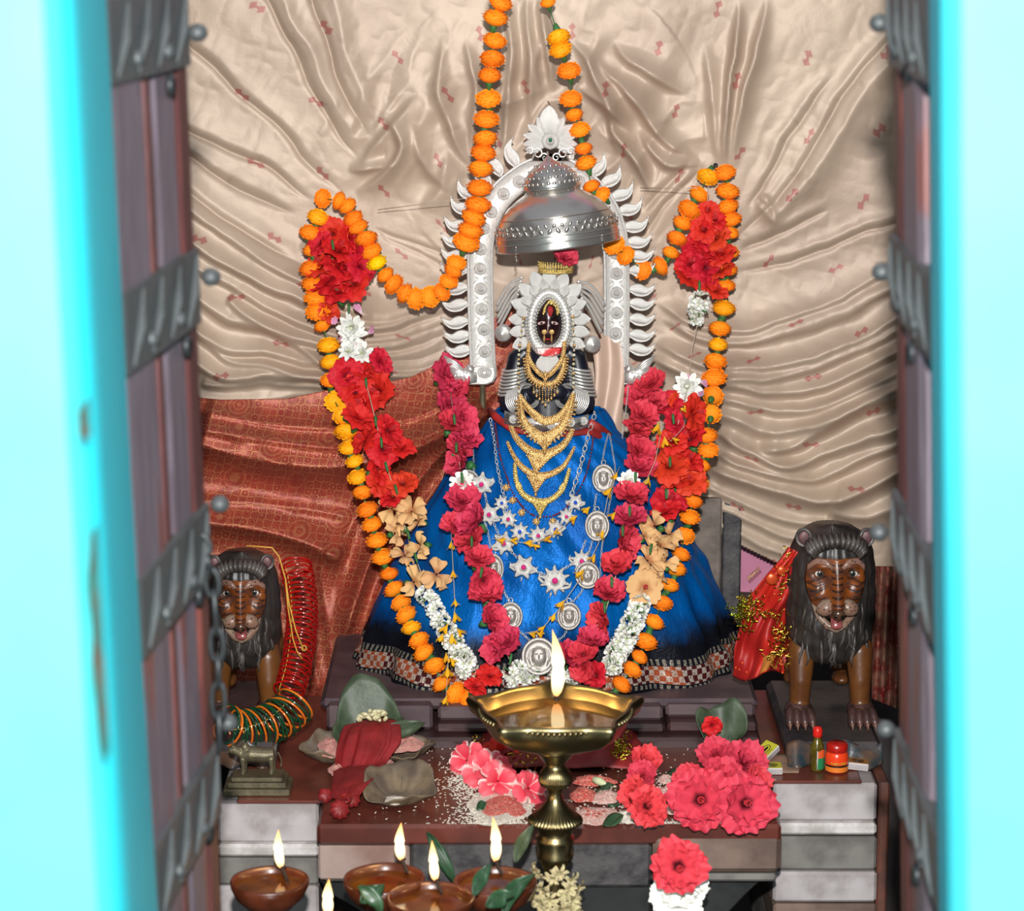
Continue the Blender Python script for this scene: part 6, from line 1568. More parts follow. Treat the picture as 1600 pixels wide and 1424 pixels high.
F = [(i * nA + k, i * nA + (k + 1) % nA, (i + 1) * nA + (k + 1) % nA, (i + 1) * nA + k) for i in range(len(rows) - 1) for k in range(nA)]
F.append(tuple((len(rows) - 1) * nA + k for k in range(nA)))
bowl = part('bowl', (V, F), 'brass', lamp)
V = [lc + Vector((0, 0, -.012))]
for k in range(nA): t = 2 * pi * k / nA; rr = R0 * .905 * (1 + .06 * spk(t)); V.append(lc + Vector((rr * cos(t), rr * sin(t), -.012)))
part('oil', (V, [(0, 1 + k, 1 + (k + 1) % nA) for k in range(nA)]), 'oil_gold', lamp)
m = MB()
for k in range(90):
    t = 2 * pi * k / 90
    if spk(t) < .35: m.add(xf(ell(.0042, None, None, 8, 6), T(lc + Vector((R0 * 1.03 * cos(t), R0 * 1.02 * sin(t), .001)))))
part('rim_beads', m, 'brass', bowl, kind='stuff')
prof = [(1164, 48), (1176, 30), (1188, 20), (1196, 14), (1200, 19), (1207, 24), (1218, 26), (1226, 23), (1231, 14), (1240, 11), (1250, 13), (1262, 22), (1272, 35), (1280, 42), (1285, 41), (1288, 33), (1296, 28), (1305, 27), (1308, 31), (1314, 30), (1330, 27), (1335, 30), (1341, 28), (1350, 22), (1360, 18), (1375, 18), (1400, 20), (1440, 18)]
pr = [(hw * sl, zpx(py, YL_)) for py, hw in prof] + [(.020, .45), (.026, .44), (.020, .42), (.018, .2), (.03, .12), (.06, .06), (.13, .02), (.14, 0)]
def rib(t, i): return 1 + (.05 * cos(44 * t) if i in (6, 7, 13, 14) else 0)
part('stem', xf(lathe([(r, z) for r, z in pr[::-1]], 176, fr=lambda t, i: rib(t, len(pr) - 1 - i)), T(lc.x, lc.y, 0)), 'brass', lamp)
def flame_at(parent, bx, by, tx, ty, wpx, Y, power=.5, bend=.12):
    b = P(bx, by, Y); t = P(tx, ty, Y); m = MB(); n = 16; pts = []; rs = []
    for i in range(n + 1):
        u = i / n; p = b + (t - b) * u; off = (t - b).cross(Vector((0, 1, 0))).normalized() * (bend * (t - b).length * sin(pi * u) * (1 if i % 2 < 2 else 1))
        pts.append(p + off); rs.append(max(.0003, wpx / 2 * S(Y, by) * (sin(pi * min(1, u * 1.25 + .12) ** .9) if u < .5 else 1 - ((u - .5) / .5) ** 1.25) * (1 if u > .05 else .6)))
    o = part('flame', tube(pts, rs, 12), 'flame', parent)
    l = bpy.data.lights.new('flame_glow', 'POINT'); l.energy = power; l.color = (1, .55, .22); l.shadow_soft_size = .012
    lo = bpy.data.objects.new('flame_glow', l); COL.objects.link(lo); lo.location = (b + t) / 2 + Vector((0, -.03, .01)); return o
ws = P(869, 1084, -.90); 
part('wick', tube([P(872, 1100, -.905), P(869, 1090, -.90), P(868, 1078, -.90)], [.004, .004, .002], 8), 'wick', lamp)
flame_at(lamp, 869, 1088, 863, 984, 21, -.90, .4, -.055)
dg = thing('dried_flower_wreath', 'wreath of dried cream flowers wrapped round the stem of the tall brass lamp', 'garland', P(868, 1424, YL_))
for k in range(34):
    a = R.uniform(-1.5, 4.6); py = R.uniform(1352, 1440); rr = (24 + R.uniform(0, 14)) * sl; c = P(868, py, YL_) + Vector((rr * cos(a), -abs(rr * sin(a)), 0))
    Mw = T(c) @ axis(Vector((cos(a), -abs(sin(a)) - .3, R.uniform(-1, .3))), R.uniform(0, 6)) @ Sc(.016 * R.uniform(.8, 1.2)); inst('dried_flower', lib('dry'), dg, Mw)

# ================================================================ clay lamps
ZR = .772
tb = thing('lamp_bench', 'low dark bench under the row of clay lamps at the bottom edge', 'bench', (-.12, -1.35, 0))
part('bench_top', xf(box(.62, .36, .02, .004), T(-.13, -1.345, ZR - .055)), 'stone_black', tb, smooth=False)
for x in (-.40, .14):
    for y in (-1.20, -1.50): part('leg', xf(box(.03, .03, ZR - .065, .003), T(x, y, (ZR - .065) / 2)), 'stone_black', tb, smooth=False)
def disc(c, r, fr, n=40): return [c] + [c + Vector((r * fr(2 * pi * k / n, 0) * cos(2 * pi * k / n), r * fr(2 * pi * k / n, 0) * sin(2 * pi * k / n), 0)) for k in range(n)], [(0, 1 + k, 1 + (k + 1) % n) for k in range(n)]
def diya(label, px, py, rpx, fl, seed, lip=None):
    c = PZ(px, py, ZR); s = (c.y - CAM.y) / ray(800, py).y / FPX; r = rpx * s
    t = thing('clay_lamp', label, 'lamp', (c.x, c.y, ZR - .045))
    rr = random.Random(seed); ph = rr.uniform(0, 6)
    fr = lambda a, i: 1 + .02 * sin(2 * a + ph) + .012 * sin(5 * a)
    pf = [(.45 * r, -.045), (.60 * r, -.042), (.86 * r, -.026), (.98 * r, -.010), (r, -.002), (.97 * r, .002), (.91 * r, .0), (.89 * r, -.010), (.80 * r, -.022), (.0, -.028)]
    part('bowl', xf(lathe(pf, 40, fr=fr), T(c)), 'clay', t)
    part('oil', disc(c + Vector((0, 0, -.0095)), .885 * r, fr), 'oil', t)
    fx, fy, tx, ty, w_ = fl; Y = c.y + .72 * r
    part('wick', tube([P(fx + 10, fy + 22, c.y + .1 * r), P(fx + 4, fy + 8, c.y + .6 * r), P(fx, fy - 2, Y)], [.0022, .0028, .0022], 7), 'wick', t)
    part('soot_mark', xf(ell(.008, .005, .004, 8, 6), T(P(fx, fy + 1, Y + .006))), 'wick', t)
    flame_at(t, fx, fy + 2, tx, ty, w_, Y, .15, rr.uniform(-.05, .05)); return t
diya('leftmost clay lamp with a tall straight flame, standing below the left lion', 421, 1376, 61, (439, 1354, 435, 1297, 15), 1)
diya('clay lamp burning second from the left in the back row', 600, 1373, 65, (627, 1342, 627, 1286, 16), 2)
diya('clay lamp in the middle in front, its flame between the two behind', 673, 1403, 69, (680, 1374, 675, 1314, 15), 3)
diya('clay lamp burning nearest to the brass lamp stem, with leaves at its rim', 774, 1377, 64, (774, 1344, 770, 1277, 17), 4)
diya('clay lamp almost cut off by the bottom edge, only rim and flame visible', 520, 1450, 62, (513, 1427, 514, 1374, 17), 5)
def leafblade(name, label, pts, wpx, Yv, mat='leaf', cat='leaf', parent=None, zoff=0, fold_=.25):
    c = cr([(a, b) for a, b in pts], 18); V = []; n = len(c)
    for i, (x, y) in enumerate(c):
        u = i / (n - 1); Yq = Yv(u) if callable(Yv) else Yv; p = P(x, y, Yq)
        a = c[max(0, i - 1)]; b = c[min(n - 1, i + 1)]; dx, dy = b[0] - a[0], b[1] - a[1]; L = math.hypot(dx, dy) + 1e-6; nx, ny = -dy / L, dx / L
        h = wpx / 2 * abs(sin(pi * min(1, u * .96 + .04))) ** .8
        for v in (-1, -.5, 0, .5, 1):
            q = P(x + nx * h * v, y + ny * h * v, Yq); V.append(q + Vector((0, -abs(v) * fold_ * h * S(Yq) + .004 * sin(u * 7 + v), 0)))
    F = [(i * 5 + j, (i + 1) * 5 + j, (i + 1) * 5 + j + 1, i * 5 + j + 1) for i in range(n - 1) for j in range(4)]
    o = part(name, (V, F), mat, parent, label=label, cat=cat if parent is None else None); o.modifiers.new('t', 'SOLIDIFY').thickness = .0008
    part('midrib', tube([v + Vector((0, -.001, 0)) for v in V[2::5]], .0008, 5), 'leaf_dry', o); return o
leafblade('leaf', 'upright curled green leaf beside the brass lamp stem', [(806, 1348), (812, 1325), (822, 1305), (834, 1288)], 20, -1.06, 'leaf_dry')
leafblade('leaf', 'dark leaf leaning over the clay lamp nearest the brass stem', [(742, 1400), (748, 1380), (757, 1362), (768, 1350)], 22, -1.27)
leafblade('leaf', 'long curved leaf arching right of the clay lamp nearest the brass stem', [(788, 1430), (796, 1400), (812, 1380), (836, 1366)], 24, -1.26)
leafblade('leaf', 'small crumpled leaf between the two leftmost lamps of the back row', [(565, 1412), (578, 1398), (592, 1388), (600, 1382)], 26, -1.28)
leafblade('leaf', 'drooping leaf on the rim of the second clay lamp', [(560, 1384), (576, 1396), (590, 1410), (594, 1430)], 22, -1.29)
leafblade('leaf', 'long thin dark leaf leaning on the altar edge between two flames', [(668, 1300), (682, 1325), (698, 1352), (712, 1384)], 20, -.775)
leafblade('leaf', 'dark leaf lying inside the clay lamp nearest the brass stem', [(760, 1418), (776, 1406), (790, 1398), (804, 1402)], 26, -1.30)

# ================================================================ offerings on the altar
def on(px, py, dz=0.0): return PZ(px, py, ZT + dz)
def leafbowl(name, label, px, py, rpx, h, mats, seed, flat=.5, n=7, cat='bowl', tilt=0.0, amp=.16):
    c = on(px, py); s = (c.y - CAM.y) / FPX / ray(800, py).y; r = rpx * s; rr = random.Random(seed); ph = rr.uniform(0, 6)
    def f(u, v):
        a = 2 * pi * u; w_ = 1 + amp * v * (cos(n * a / 1 + ph) * .5 + .5 * sin(3 * a + ph)); rad = r * (.28 + .72 * v) * w_
        zz = h * v ** 1.5 * (1 + .25 * sin(3 * a + ph * 2)) + .0015 * sin(n * 2 * a + ph) * v
        return c + Vector((rad * cos(a), rad * sin(a) * .9, zz + .003 + tilt * rad * sin(a)))
    t = thing(name, label, cat, c)
    V, F = grid(f, 64, 10, closeu=True); b = len(V); V.append(c + Vector((0, 0, .003))); F += [(b, (i + 1) % 64, i) for i in range(64)]
    o = part('leaf_plate', (V, F), mats, t); o.modifiers.new('t', 'SOLIDIFY').thickness = .0016
    for k in range(5):
        a = ph + k * 1.26; part('vein', tube([f(((a / (2 * pi)) % 1), v) + Vector((0, 0, .0012)) for v in (.1, .4, .7, .97)], [.0014, .0012, .0009, .0005], 5), mats, o)
    return t, c, r
t1, c1, r1 = leafbowl('leaf_bowl', 'green leaf bowl heaped with cream flower buds behind the red bundle', 575, 1184, 56, .062, 'leaf_dry', 3, tilt=1.0, n=5, amp=.1)
m = MB()
for k in range(22):
    q = P(560 + R.uniform(0, 46), 1120 + R.uniform(-9, 8), -.425 + R.uniform(-.01, .01)); inst('flower_bud', MB().add(ell(.0042, .0042, .008, 7, 5)).mesh('flower_bud', ['seed']) if k == 0 else bpy.data.meshes['flower_bud'], t1, T(q) @ axis((R.uniform(-1, 1), R.uniform(-1, .2), R.uniform(-.3, 1))))
t2, c2, r2 = leafbowl('leaf_plate', 'brown leaf plate with pink powder left of the red bundle', 520, 1190, 48, .030, 'leaf_brown', 5, tilt=.15)
t3, c3, r3 = leafbowl('leaf_plate', 'brown leaf plate with pink powder right of the red bundle', 630, 1188, 46, .030, 'leaf_brown', 8, tilt=.15)
t4, c4, r4 = leafbowl('leaf_bowl', 'grey dried leaf bowl with a little rice at the front left of the altar', 624, 1252, 58, .034, 'leaf_brown', 11, n=6, amp=.09, tilt=.30)
def mound(name, px, py, rx, ry, h, mat, parent=None, label=None, z0=0.0, seed=0, cat=None):
    c = on(px, py, z0); s = (c.y - CAM.y) / FPX / ray(800, py).y; ra = rx * s; rb = ry * s / sin(PITCH + math.atan((py - 712) / FPX)); rr = random.Random(seed + int(px)); p1, p2 = rr.uniform(0, 6), rr.uniform(0, 6)
    def f(u, v):
        a = 2 * pi * u; w_ = 1 + .10 * sin(3 * a + p1) + .06 * sin(5 * a + p2) + .03 * sin(11 * a)
        return c + Vector((ra * v * w_ * cos(a), rb * v * w_ * sin(a), .0012 + h * (1 - v * v) * (1 + .25 * sin(a * 4 + v * 9 + p1))))
    V, F = grid(f, 48, 8, closeu=True); return part(name, (V, F), mat, parent, label=label, cat=cat, kind='stuff')
mound('pink_powder', 520, 1168, 24, 17, .012, 'pink_powder', t2, z0=.022); mound('pink_powder', 632, 1164, 30, 14, .012, 'pink_powder', t3, z0=.022)
mound('pink_powder', 602, 1196, 16, 10, .008, 'pink_powder', t3, z0=.010); mound('pink_powder', 528, 1204, 14, 12, .008, 'pink_powder', t2, z0=.012)
mound('rice_heap', 620, 1252, 20, 7, .004, 'rice', t4, z0=.009)
leafblade('leaf', 'broad green leaf lying across the back of the right powder plate', [(596, 1142), (620, 1140), (645, 1134), (664, 1130)], 26, -.42, 'leaf_dry')
# red bundle
bp = [(P(578, 1128, -.40), 36), (P(578, 1140, -.425), 44), (P(574, 1165, -.46), 48), (P(562, 1195, -.50), 40), (PZ(548, 1228, ZT + .035), 27), (PZ(540, 1246, ZT + .026), 17)]
V = []; NB = 110; N2 = 26
for j in range(N2 + 1):
    u = j / N2 * (len(bp) - 1); i = min(len(bp) - 2, int(u)); t_ = u - i; c = bp[i][0].lerp(bp[i + 1][0], t_); w_ = (bp[i][1] * (1 - t_) + bp[i + 1][1] * t_) * .00107
    if j == 0: w_ *= .6
    for k in range(NB):
        a = 2 * pi * k / NB; f = 1 + .11 * sin(7 * a + j * .12) + .07 * sin(13 * a + 1 + j * .07) + .04 * sin(3 * a + j * .2); V.append(c + Vector((w_ * f * cos(a) + .010 * (j / N2) * sin(a * 2), w_ * f * .55 * sin(a), w_ * .15 * cos(a))))
F = [(j * NB + k, j * NB + (k + 1) % NB, (j + 1) * NB + (k + 1) % NB, (j + 1) * NB + k) for j in range(N2) for k in range(NB)] + [tuple(range(NB - 1, -1, -1))]
rb = thing('cloth_bundle', 'dark red cloth bundle tied at the bottom, lying on the leaf plates', 'cloth', PZ(545, 1250, ZT))
part('cloth_body', (V, F), 'red_cloth', rb)
def knot(px, py, r, n, mat='red_cloth', dz=.018):
    c = PZ(px, py, ZT + dz); return xf(lathe([(r * abs(sin(pi * (i + .01) / 12)) ** .8 * (1 if i < 7 else 1.05), -r * .8 * cos(pi * i / 12)) for i in range(13)], 40, fr=lambda a, i: 1 + .09 * sin(n * a + i * .4)), T(c) @ Rot(.9, 'X') @ Rot(.4, 'Y'))
part('tied_end', knot(530, 1266, .017, 9), 'red_cloth', rb); part('tied_end', knot(550, 1250, .014, 8), 'red_cloth', rb); part('loose_corner', knot(508, 1244, .013, 5), 'red_cloth', rb)
part('tie', tube([PZ(540 + 9 * cos(q * pi / 6), 1248 + 6 * sin(q * pi / 6), ZT + .028) for q in range(12)], .0025, 6, closed=True), 'red_ribbon', rb)
# striped rose petals, powder and rice on the middle of the slab
LIB['rs'] = [flower_mesh('striped_rose', [(4, 66, 1.0, .62, 30, .10, 7), (3, 38, .8, .5, 20, .1, 6)], 'petal_striped', 130 + s, throat=False) for s in range(3)]
NAMES['rs'] = 'striped_rose'
for lab, k, x, y, d, ax in (('rose and white striped bloom at the left edge of the heap beside the brass lamp', 'rs', 730, 1188, 62, (-.6, .5)), ('rose and white striped bloom in the middle of the heap beside the brass lamp', 'rs', 762, 1206, 78, (.1, .8)),
                   ('rose and white striped bloom lowest in the heap beside the brass lamp', 'rs', 778, 1222, 66, (.3, .2)), ('red rose petal bloom touching the brass lamp stem', 'rs', 826, 1232, 62, (.7, .5)), ('dark red flower at the back of the striped rose heap', 'hr', 786, 1178, 66, (.2, 1.2))):
    c = on(x, y, .022); put_flower(None, k, x, y, c.y, d, CAMDIR + Vector((ax[0], 0, ax[1])), label=lab, cat='flower')
mound('rice_heap', 780, 1262, 52, 27, .003, 'rice', None, 'white rice spread in a square below the striped roses', cat='rice')
mound('red_powder', 785, 1262, 40, 19, .007, 'red_powder', None, 'red powder and petals in the middle of the rice square', cat='powder'); mound('pale_powder', 790, 1243, 40, 8, .009, 'pale_powder', None, 'pale pink grains along the back of the rice square', cat='powder')
for i, (x, y, rx, ry, mt, lb) in enumerate(((928, 1222, 34, 8, 'red_powder', 'red and white petals mixed with powder just right of the brass lamp, farthest back'), (912, 1244, 22, 12, 'red_powder', 'red powder patch just right of the brass lamp stem'), (948, 1248, 26, 11, 'pale_powder', 'pale pink powder patch between dark leaves right of the brass lamp'),
                             (930, 1276, 36, 14, 'pale_powder', 'pale pink powder patch at the front edge right of the brass lamp'), (978, 1278, 16, 10, 'rice', 'bluish white rice patch at the front edge left of the coral hibiscus'), (1044, 1240, 18, 8, 'pale_powder', 'pale powder patch between the two coral hibiscus heaps'), (1050, 1266, 13, 8, 'pale_powder', 'small pale powder patch at the front between the coral hibiscus heaps'), (1040, 1220, 14, 6, 'pale_powder', 'small powder patch farthest back between the coral hibiscus heaps'), (1136, 1268, 16, 7, 'pale_powder', 'powder patch under the large right coral hibiscus'))):
    mound('powder_patch', x, y, rx, ry, .008, mt, None, lb, cat='powder')
m = MB()
for k in range(16): x, y = 936 + R.gauss(0, 18), 1272 + R.gauss(0, 6); m.add(xf(box(.008, .002, .0015), T(on(x, y, .010)) @ Rot(R.uniform(0, 3), 'Z')))
part('red_shavings', m, 'red_powder', None, label='red shavings on the pale powder patch at the front edge', cat='powder', kind='stuff')
m = MB(); g_ = ell(.0009, .0009, .0026, 5, 4)
def scat(cx, cy, sx, sy, n, z=.0015):
    for _ in range(n):
        p = on(min(1215, max(505, R.gauss(cx, sx))), min(1287, max(1170, R.gauss(cy, sy))), z + R.uniform(0, .001)); m.add(xf(g_, T(p) @ axis((R.uniform(-1, 1), R.uniform(-1, 1), .2))))
for a in ((722, 1222, 14, 14, 330), (745, 1250, 26, 22, 300), (735, 1275, 20, 8, 120), (800, 1285, 30, 4, 200), (700, 1200, 30, 26, 80), (1060, 1285, 40, 3, 120), (1150, 1284, 22, 3, 70), (960, 1262, 50, 18, 300), (1040, 1248, 22, 18, 260), (900, 1200, 120, 30, 120), (640, 1250, 60, 22, 50), (780, 1262, 34, 18, 300)): scat(*a)
part('rice_grains', m, 'rice', None, label='loose white rice grains scattered over the red slab', cat='rice', kind='stuff')
def flatleaf(label, px, py, lpx, ang, wpx, mat='leaf'):
    c = on(px, py, .006); s = .00107; V = []
    for i in range(13):
        u = i / 12 - .5; h = wpx / 2 * s * abs(cos(pi * u)) ** .8
        for v in (-1, -.5, 0, .5, 1):
            q = Vector((u * lpx * s, v * h, .004 * abs(v) + .006 * sin(u * 5))); V.append(c + Rot(ang, 'Z') @ q)
    F = [(i * 5 + j, (i + 1) * 5 + j, (i + 1) * 5 + j + 1, i * 5 + j + 1) for i in range(12) for j in range(4)]
    o = part('leaf', (V, F), mat, None, label=label, cat='leaf'); o.modifiers.new('t', 'SOLIDIFY').thickness = .0008; part('midrib', tube([v + Vector((0, 0, .001)) for v in V[2::5]], .0007, 5), 'leaf_dry', o)
for a in (('dark green leaf between powder patches, farthest back right of the brass lamp', 945, 1234, 30, .3, 24), ('dark green leaf in the middle right of the brass lamp', 966, 1258, 34, -.2, 26), ('dark green leaf at the front right of the brass lamp', 958, 1284, 42, .7, 30), ('dark green leaf behind the left coral hibiscus heap', 1050, 1212, 40, 0, 40), ('dark green leaf between the two coral hibiscus heaps', 1046, 1252, 34, .1, 36),
          ('dark green leaf poking out under the right coral hibiscus heap', 1160, 1290, 44, .3, 26), ('small dark leaf on the rice square', 752, 1262, 18, .8, 18), ('dark green leaf lying right of the middle powder', 985, 1240, 34, .5, 26)): flatleaf(*a)
# coral hibiscus heaps
for lab, k, x, y, d, ax in (('coral hibiscus topmost in the left heap on the slab', 'hc', 1008, 1190, 54, (.3, .9)), ('coral hibiscus just below the top of the left heap on the slab', 'hc', 1004, 1214, 52, (-.2, .6)), ('coral hibiscus at the left side of the left heap on the slab', 'hc', 992, 1240, 56, (-.6, .4)), ('coral hibiscus lowest in the left heap with a dark throat', 'ho', 1010, 1260, 66, (.3, .2)),
                   ('coral hibiscus topmost of the right heap, behind the others', 'hc', 1118, 1180, 62, (-.3, 1)), ('coral hibiscus at the top right of the right heap', 'hc', 1162, 1192, 76, (.4, 1)), ('coral hibiscus at the left rim of the right heap', 'hc', 1076, 1220, 58, (-.6, .9)), ('coral hibiscus in the centre of the right heap', 'hc', 1128, 1216, 72, (0, .7)), ('coral hibiscus at the right rim of the right heap', 'hc', 1182, 1222, 56, (.8, .7)),
                   ('large open coral hibiscus facing front in the right heap, with dark centre', 'ho', 1094, 1250, 100, (-.1, .15)), ('large open coral hibiscus facing front at the right corner of the slab', 'ho', 1164, 1256, 96, (.15, .15))):
    dz = .05 if 'large' in lab or 'lowest' in lab else .028; c = on(x, y, dz); put_flower(None, k, x, y, c.y, d, CAMDIR + Vector((ax[0], 0, ax[1])), label=lab, cat='flower', group=None)
# leaf plate with red petals at the back right
t5, c5, r5 = leafbowl('leaf_bowl', 'green leaf cone holding red petals at the back right of the altar', 1128, 1172, 38, .050, 'leaf_dry', 15, n=4, amp=.16, tilt=.7)
put_flower(t5, 'hr', 1112, 1134, c5.y - .03, 34)
bud = thing('white_flower', 'single white bud lying right of the lamp stem on the red petals', 'flower', on(935, 1222))
part('bloom', tube([on(928, 1218, .014), on(938, 1222, .012), on(950, 1228, .010), on(962, 1230, .008)], [.006, .0075, .003, .0015], 10), 'petal_white', bud)
for lab, x, y in (('tiny white bud behind the green leaf cone', 1170, 1125), ('tiny white bud right of the tinselled cloth', 968, 1190)): part('white_bud', xf(ell(.006, .004, .004, 8, 6), T(on(x, y, .004))), 'petal_white', None, label=lab, cat='flower')
# dark red cloth with tinsel behind the brass lamp
def dc(u, v):
    x = 742 + 262 * u; y = 1148 + 58 * v; c = on(x, y); h = .045 * abs(sin(pi * u)) ** .6 * abs(sin(pi * min(1, v * .9 + .08))) ** .7
    return c + Vector((0, 0, .002 + h * (1 + .25 * sin(u * 21 + v * 5) + .15 * sin(u * 9 - v * 7))))
dct = thing('red_offering_cloth', 'crumpled dark red cloth with gold tinsel lying behind the brass lamp', 'cloth', on(870, 1190))
part('cloth_body', grid(dc, 70, 20), 'red_cloth', dct).modifiers.new('t', 'SOLIDIFY').thickness = .0015
tinsel(972, 1178, 70, (9, 14), -.45, dct, 'tinsel', .012); tinsel(968, 1170, 40, (8, 10), -.45, dct, 'tinsel_green', .012); tinsel(815, 1188, 60, (20, 8), -.50, dct, 'tinsel', .010); tinsel(746, 1156, 16, (6, 4), -.42, dct, 'tinsel', .007)
# silver foil strips standing under the bowl at the foot of the idol are seen mirrored in the lamp oil
# ---- matchboxes, note, bottle, jar
def cube_at(name, label, px, py, sx, sy, sz, rz=0, ry=0, rx=0, dz=0.0):
    c = on(px, py, dz) + Vector((0, 0, sz / 2)); t = thing(name, label, 'matchbox', c - Vector((0, 0, sz / 2)))
    return t, T(c) @ Rot(rz, 'Z') @ Rot(ry, 'Y') @ Rot(rx, 'X')
def matchbox(label, px, py, rz, ry=0, rx=0, dz=.001, top='match_yellow', sx=.050, sy=.034, sz=.013, open_=0):
    t, Mx = cube_at('matchbox', label, px, py, sx, sy, sz, rz, ry, rx, dz)
    part('sleeve', xf(box(sx, sy, sz, .0008), Mx), 'paper', t, smooth=False); part('printed_top', xf(box(sx * .97, sy * .94, .0006), Mx @ T(0, 0, sz / 2 + .0004)), top, t, smooth=False)
    m = MB(); m.add(tube([(.30 * sx * cos(q * pi / 10), .22 * sy * sin(q * pi / 10), 0) for q in range(20)], .0008, 4, closed=True)); m.add(xf(ell(.22 * sx, .09 * sy, .0006, 14, 4), T(0, 0, 0)))
    m.add(tube([(-.2 * sx, -.34 * sy, 0), (.2 * sx, -.34 * sy, 0)], .0005, 4)); part('oval_emblem', xf((m.v, m.f), Mx @ T(0, 0, sz / 2 + .0009)), 'dark_line', t)
    part('striker', xf(box(sx * .96, .0006, sz * .7), Mx @ T(0, -sy / 2 - .0003, 0)), 'stone_white', t, smooth=False)
    if open_: part('tray', xf(box(sx * .5, sy * .9, sz * .85, .0006), Mx @ T(sx * .32 * open_, 0, -.001)), 'paper', t, smooth=False)
    return t
matchbox('yellow topped matchbox lying flat at the front edge beside the coral hibiscus', 1204, 1206, 0.0, sx=.040, sz=.012)
matchbox('tilted yellow green matchbox propped behind the coral hibiscus', 1196, 1182, .75, -.45, .15, .012, sx=.046, sy=.03)
matchbox('tan topped matchbox with white side, right of the orange jar', 1340, 1200, -.05, .1, 0, .001, 'match_tan', sx=.036, sy=.03)
matchbox('small white matchbox tray leaning behind the tan matchbox', 1352, 1184, -.3, .25, 0, .008, 'match_tan', sx=.034, sy=.028, sz=.009)
nt_ = grid(lambda u, v: on(1196 + 52 * u + 5 * v, 1208 - 30 * v, .002 + .006 * sin(u * 5) * v), 10, 6); part('paper_note', nt_, 'note', None, label='creased brownish paper note lying under the matchboxes', cat='paper').modifiers.new('t', 'SOLIDIFY').thickness = .0005
nt_ = grid(lambda u, v: on(1168 + 34 * u, 1180 - 10 * v, .004 + .01 * v), 8, 4); part('paper_scrap', nt_, 'note', None, label='olive paper scrap behind the tilted matchbox', cat='paper').modifiers.new('t', 'SOLIDIFY').thickness = .0005
def lathe_at(px, py, prof, n=32): c = on(px, py); s = (c.y - CAM.y) / FPX / ray(800, py).y; return xf(lathe([(r * s, z * s) for r, z in prof], n), T(c)), c, s
bs_, bc, bsx = lathe_at(1276, 1203, [(0, 0), (10, 0), (11, 2), (11.5, 30), (10.5, 40), (7, 48), (5.5, 52), (5.5, 56), (0, 56)])
bt = thing('oil_bottle', 'small olive glass bottle with red cap and green label in front of the right lion', 'bottle', bc); part('glass', bs_, 'bottle_glass', bt)
part('cap', xf(lathe([(0, 54 * bsx), (7 * bsx, 54 * bsx), (7.4 * bsx, 58 * bsx), (7.4 * bsx, 66 * bsx), (5.5 * bsx, 70 * bsx), (0, 71 * bsx)], 20), T(bc)), 'cap_red', bt)
def arcband(c, r, z0, z1, a0, a1, top=0): return grid(lambda u, v: c + Vector((r * cos(a0 + (a1 - a0) * u), r * sin(a0 + (a1 - a0) * u), z0 + (z1 - z0) * v + top * sin(pi * u) * v)), 16, 3)
part('label', arcband(bc, 11.9 * bsx, 4 * bsx, 22 * bsx, -1.6, -.05), 'label_green', bt); part('upper_label', arcband(bc, 11.7 * bsx, 22 * bsx, 32 * bsx, -1.6, -.05, .004), 'label_orange', bt)
part('label_border', tube([bc + Vector((12.1 * bsx * cos(-1.62), 12.1 * bsx * sin(-1.62), z * bsx)) for z in (4, 20, 34)], .0009, 5), 'paper', bt)
js, jc, jsx = lathe_at(1307, 1205, [(0, 0), (14, 0), (17, 2), (18, 6), (18, 27), (16, 32), (14.5, 34), (0, 34)])
jt = thing('plastic_jar', 'small orange jar with dark red lid and amber label in front of the right lion', 'jar', jc); part('jar_body', js, 'jar_body', jt)
part('lid', xf(lathe([(0, 33 * jsx), (15.5 * jsx, 33 * jsx), (16.5 * jsx, 35 * jsx), (16.5 * jsx, 44 * jsx), (14 * jsx, 46.5 * jsx), (0, 47 * jsx)], 36, fr=lambda a, i: 1 + .012 * cos(30 * a) * (i in (2, 3))), T(jc)), 'jar_lid', jt)
part('label', arcband(jc, 18.3 * jsx, 3 * jsx, 13 * jsx, -3.0, -.1), 'jar_label', jt); part('dark_band', arcband(jc, 18.5 * jsx, 11 * jsx, 14 * jsx, -2.9, -.2), 'dark_line', jt)
m = MB()
for k in range(7): m.add(tube([jc + Vector((18.7 * jsx * cos(-2.2 + k * .2 + q * .05), 18.7 * jsx * sin(-2.2 + k * .2 + q * .05), (17 + 2.4 * sin(q * 2 + k)) * jsx)) for q in range(4)], .0006, 4))
part('printed_script', m, 'match_yellow', jt, kind='stuff')
part('pink_petal', xf(ell(.008, .006, .004, 8, 6), T(on(1297, 1172, .015))), 'ear_pink', None, label='small pinkish petal between the paws of the right lion', cat='petal')
# ---- small metal bull group at the left
Yb = on(405, 1236).y
bg_ = thing('bull_figurine', 'small dark metal bull figurine on a stepped base below the left lion', 'figurine', on(402, 1240))
c = on(402, 1240)
for (w_, d_, z0, z1) in ((.118, .075, 0, .012), (.104, .062, .012, .022), (.092, .052, .022, .030)):
    part('base_tier', xf(box(w_, d_, z1 - z0, .002), T(c.x, c.y + .02, ZT + (z0 + z1) / 2)), 'brass_dull', bg_, smooth=False)
m = MB(); o = Vector((c.x, c.y + .02, ZT + .030))
def q_(x, y, z): return o + Vector((x, y, z))
m.add(tube([q_(-.030, 0, .034), q_(-.012, 0, .036), q_(.012, 0, .034), q_(.030, 0, .036)], [.011, .0145, .0135, .011], 14)); m.add(xf(ell(.009, .009, .010, 10, 8), T(q_(-.022, 0, .048))))
m.add(tube([q_(-.030, 0, .038), q_(-.042, -.004, .046), q_(-.050, -.006, .044)], [.010, .0085, .005], 10))
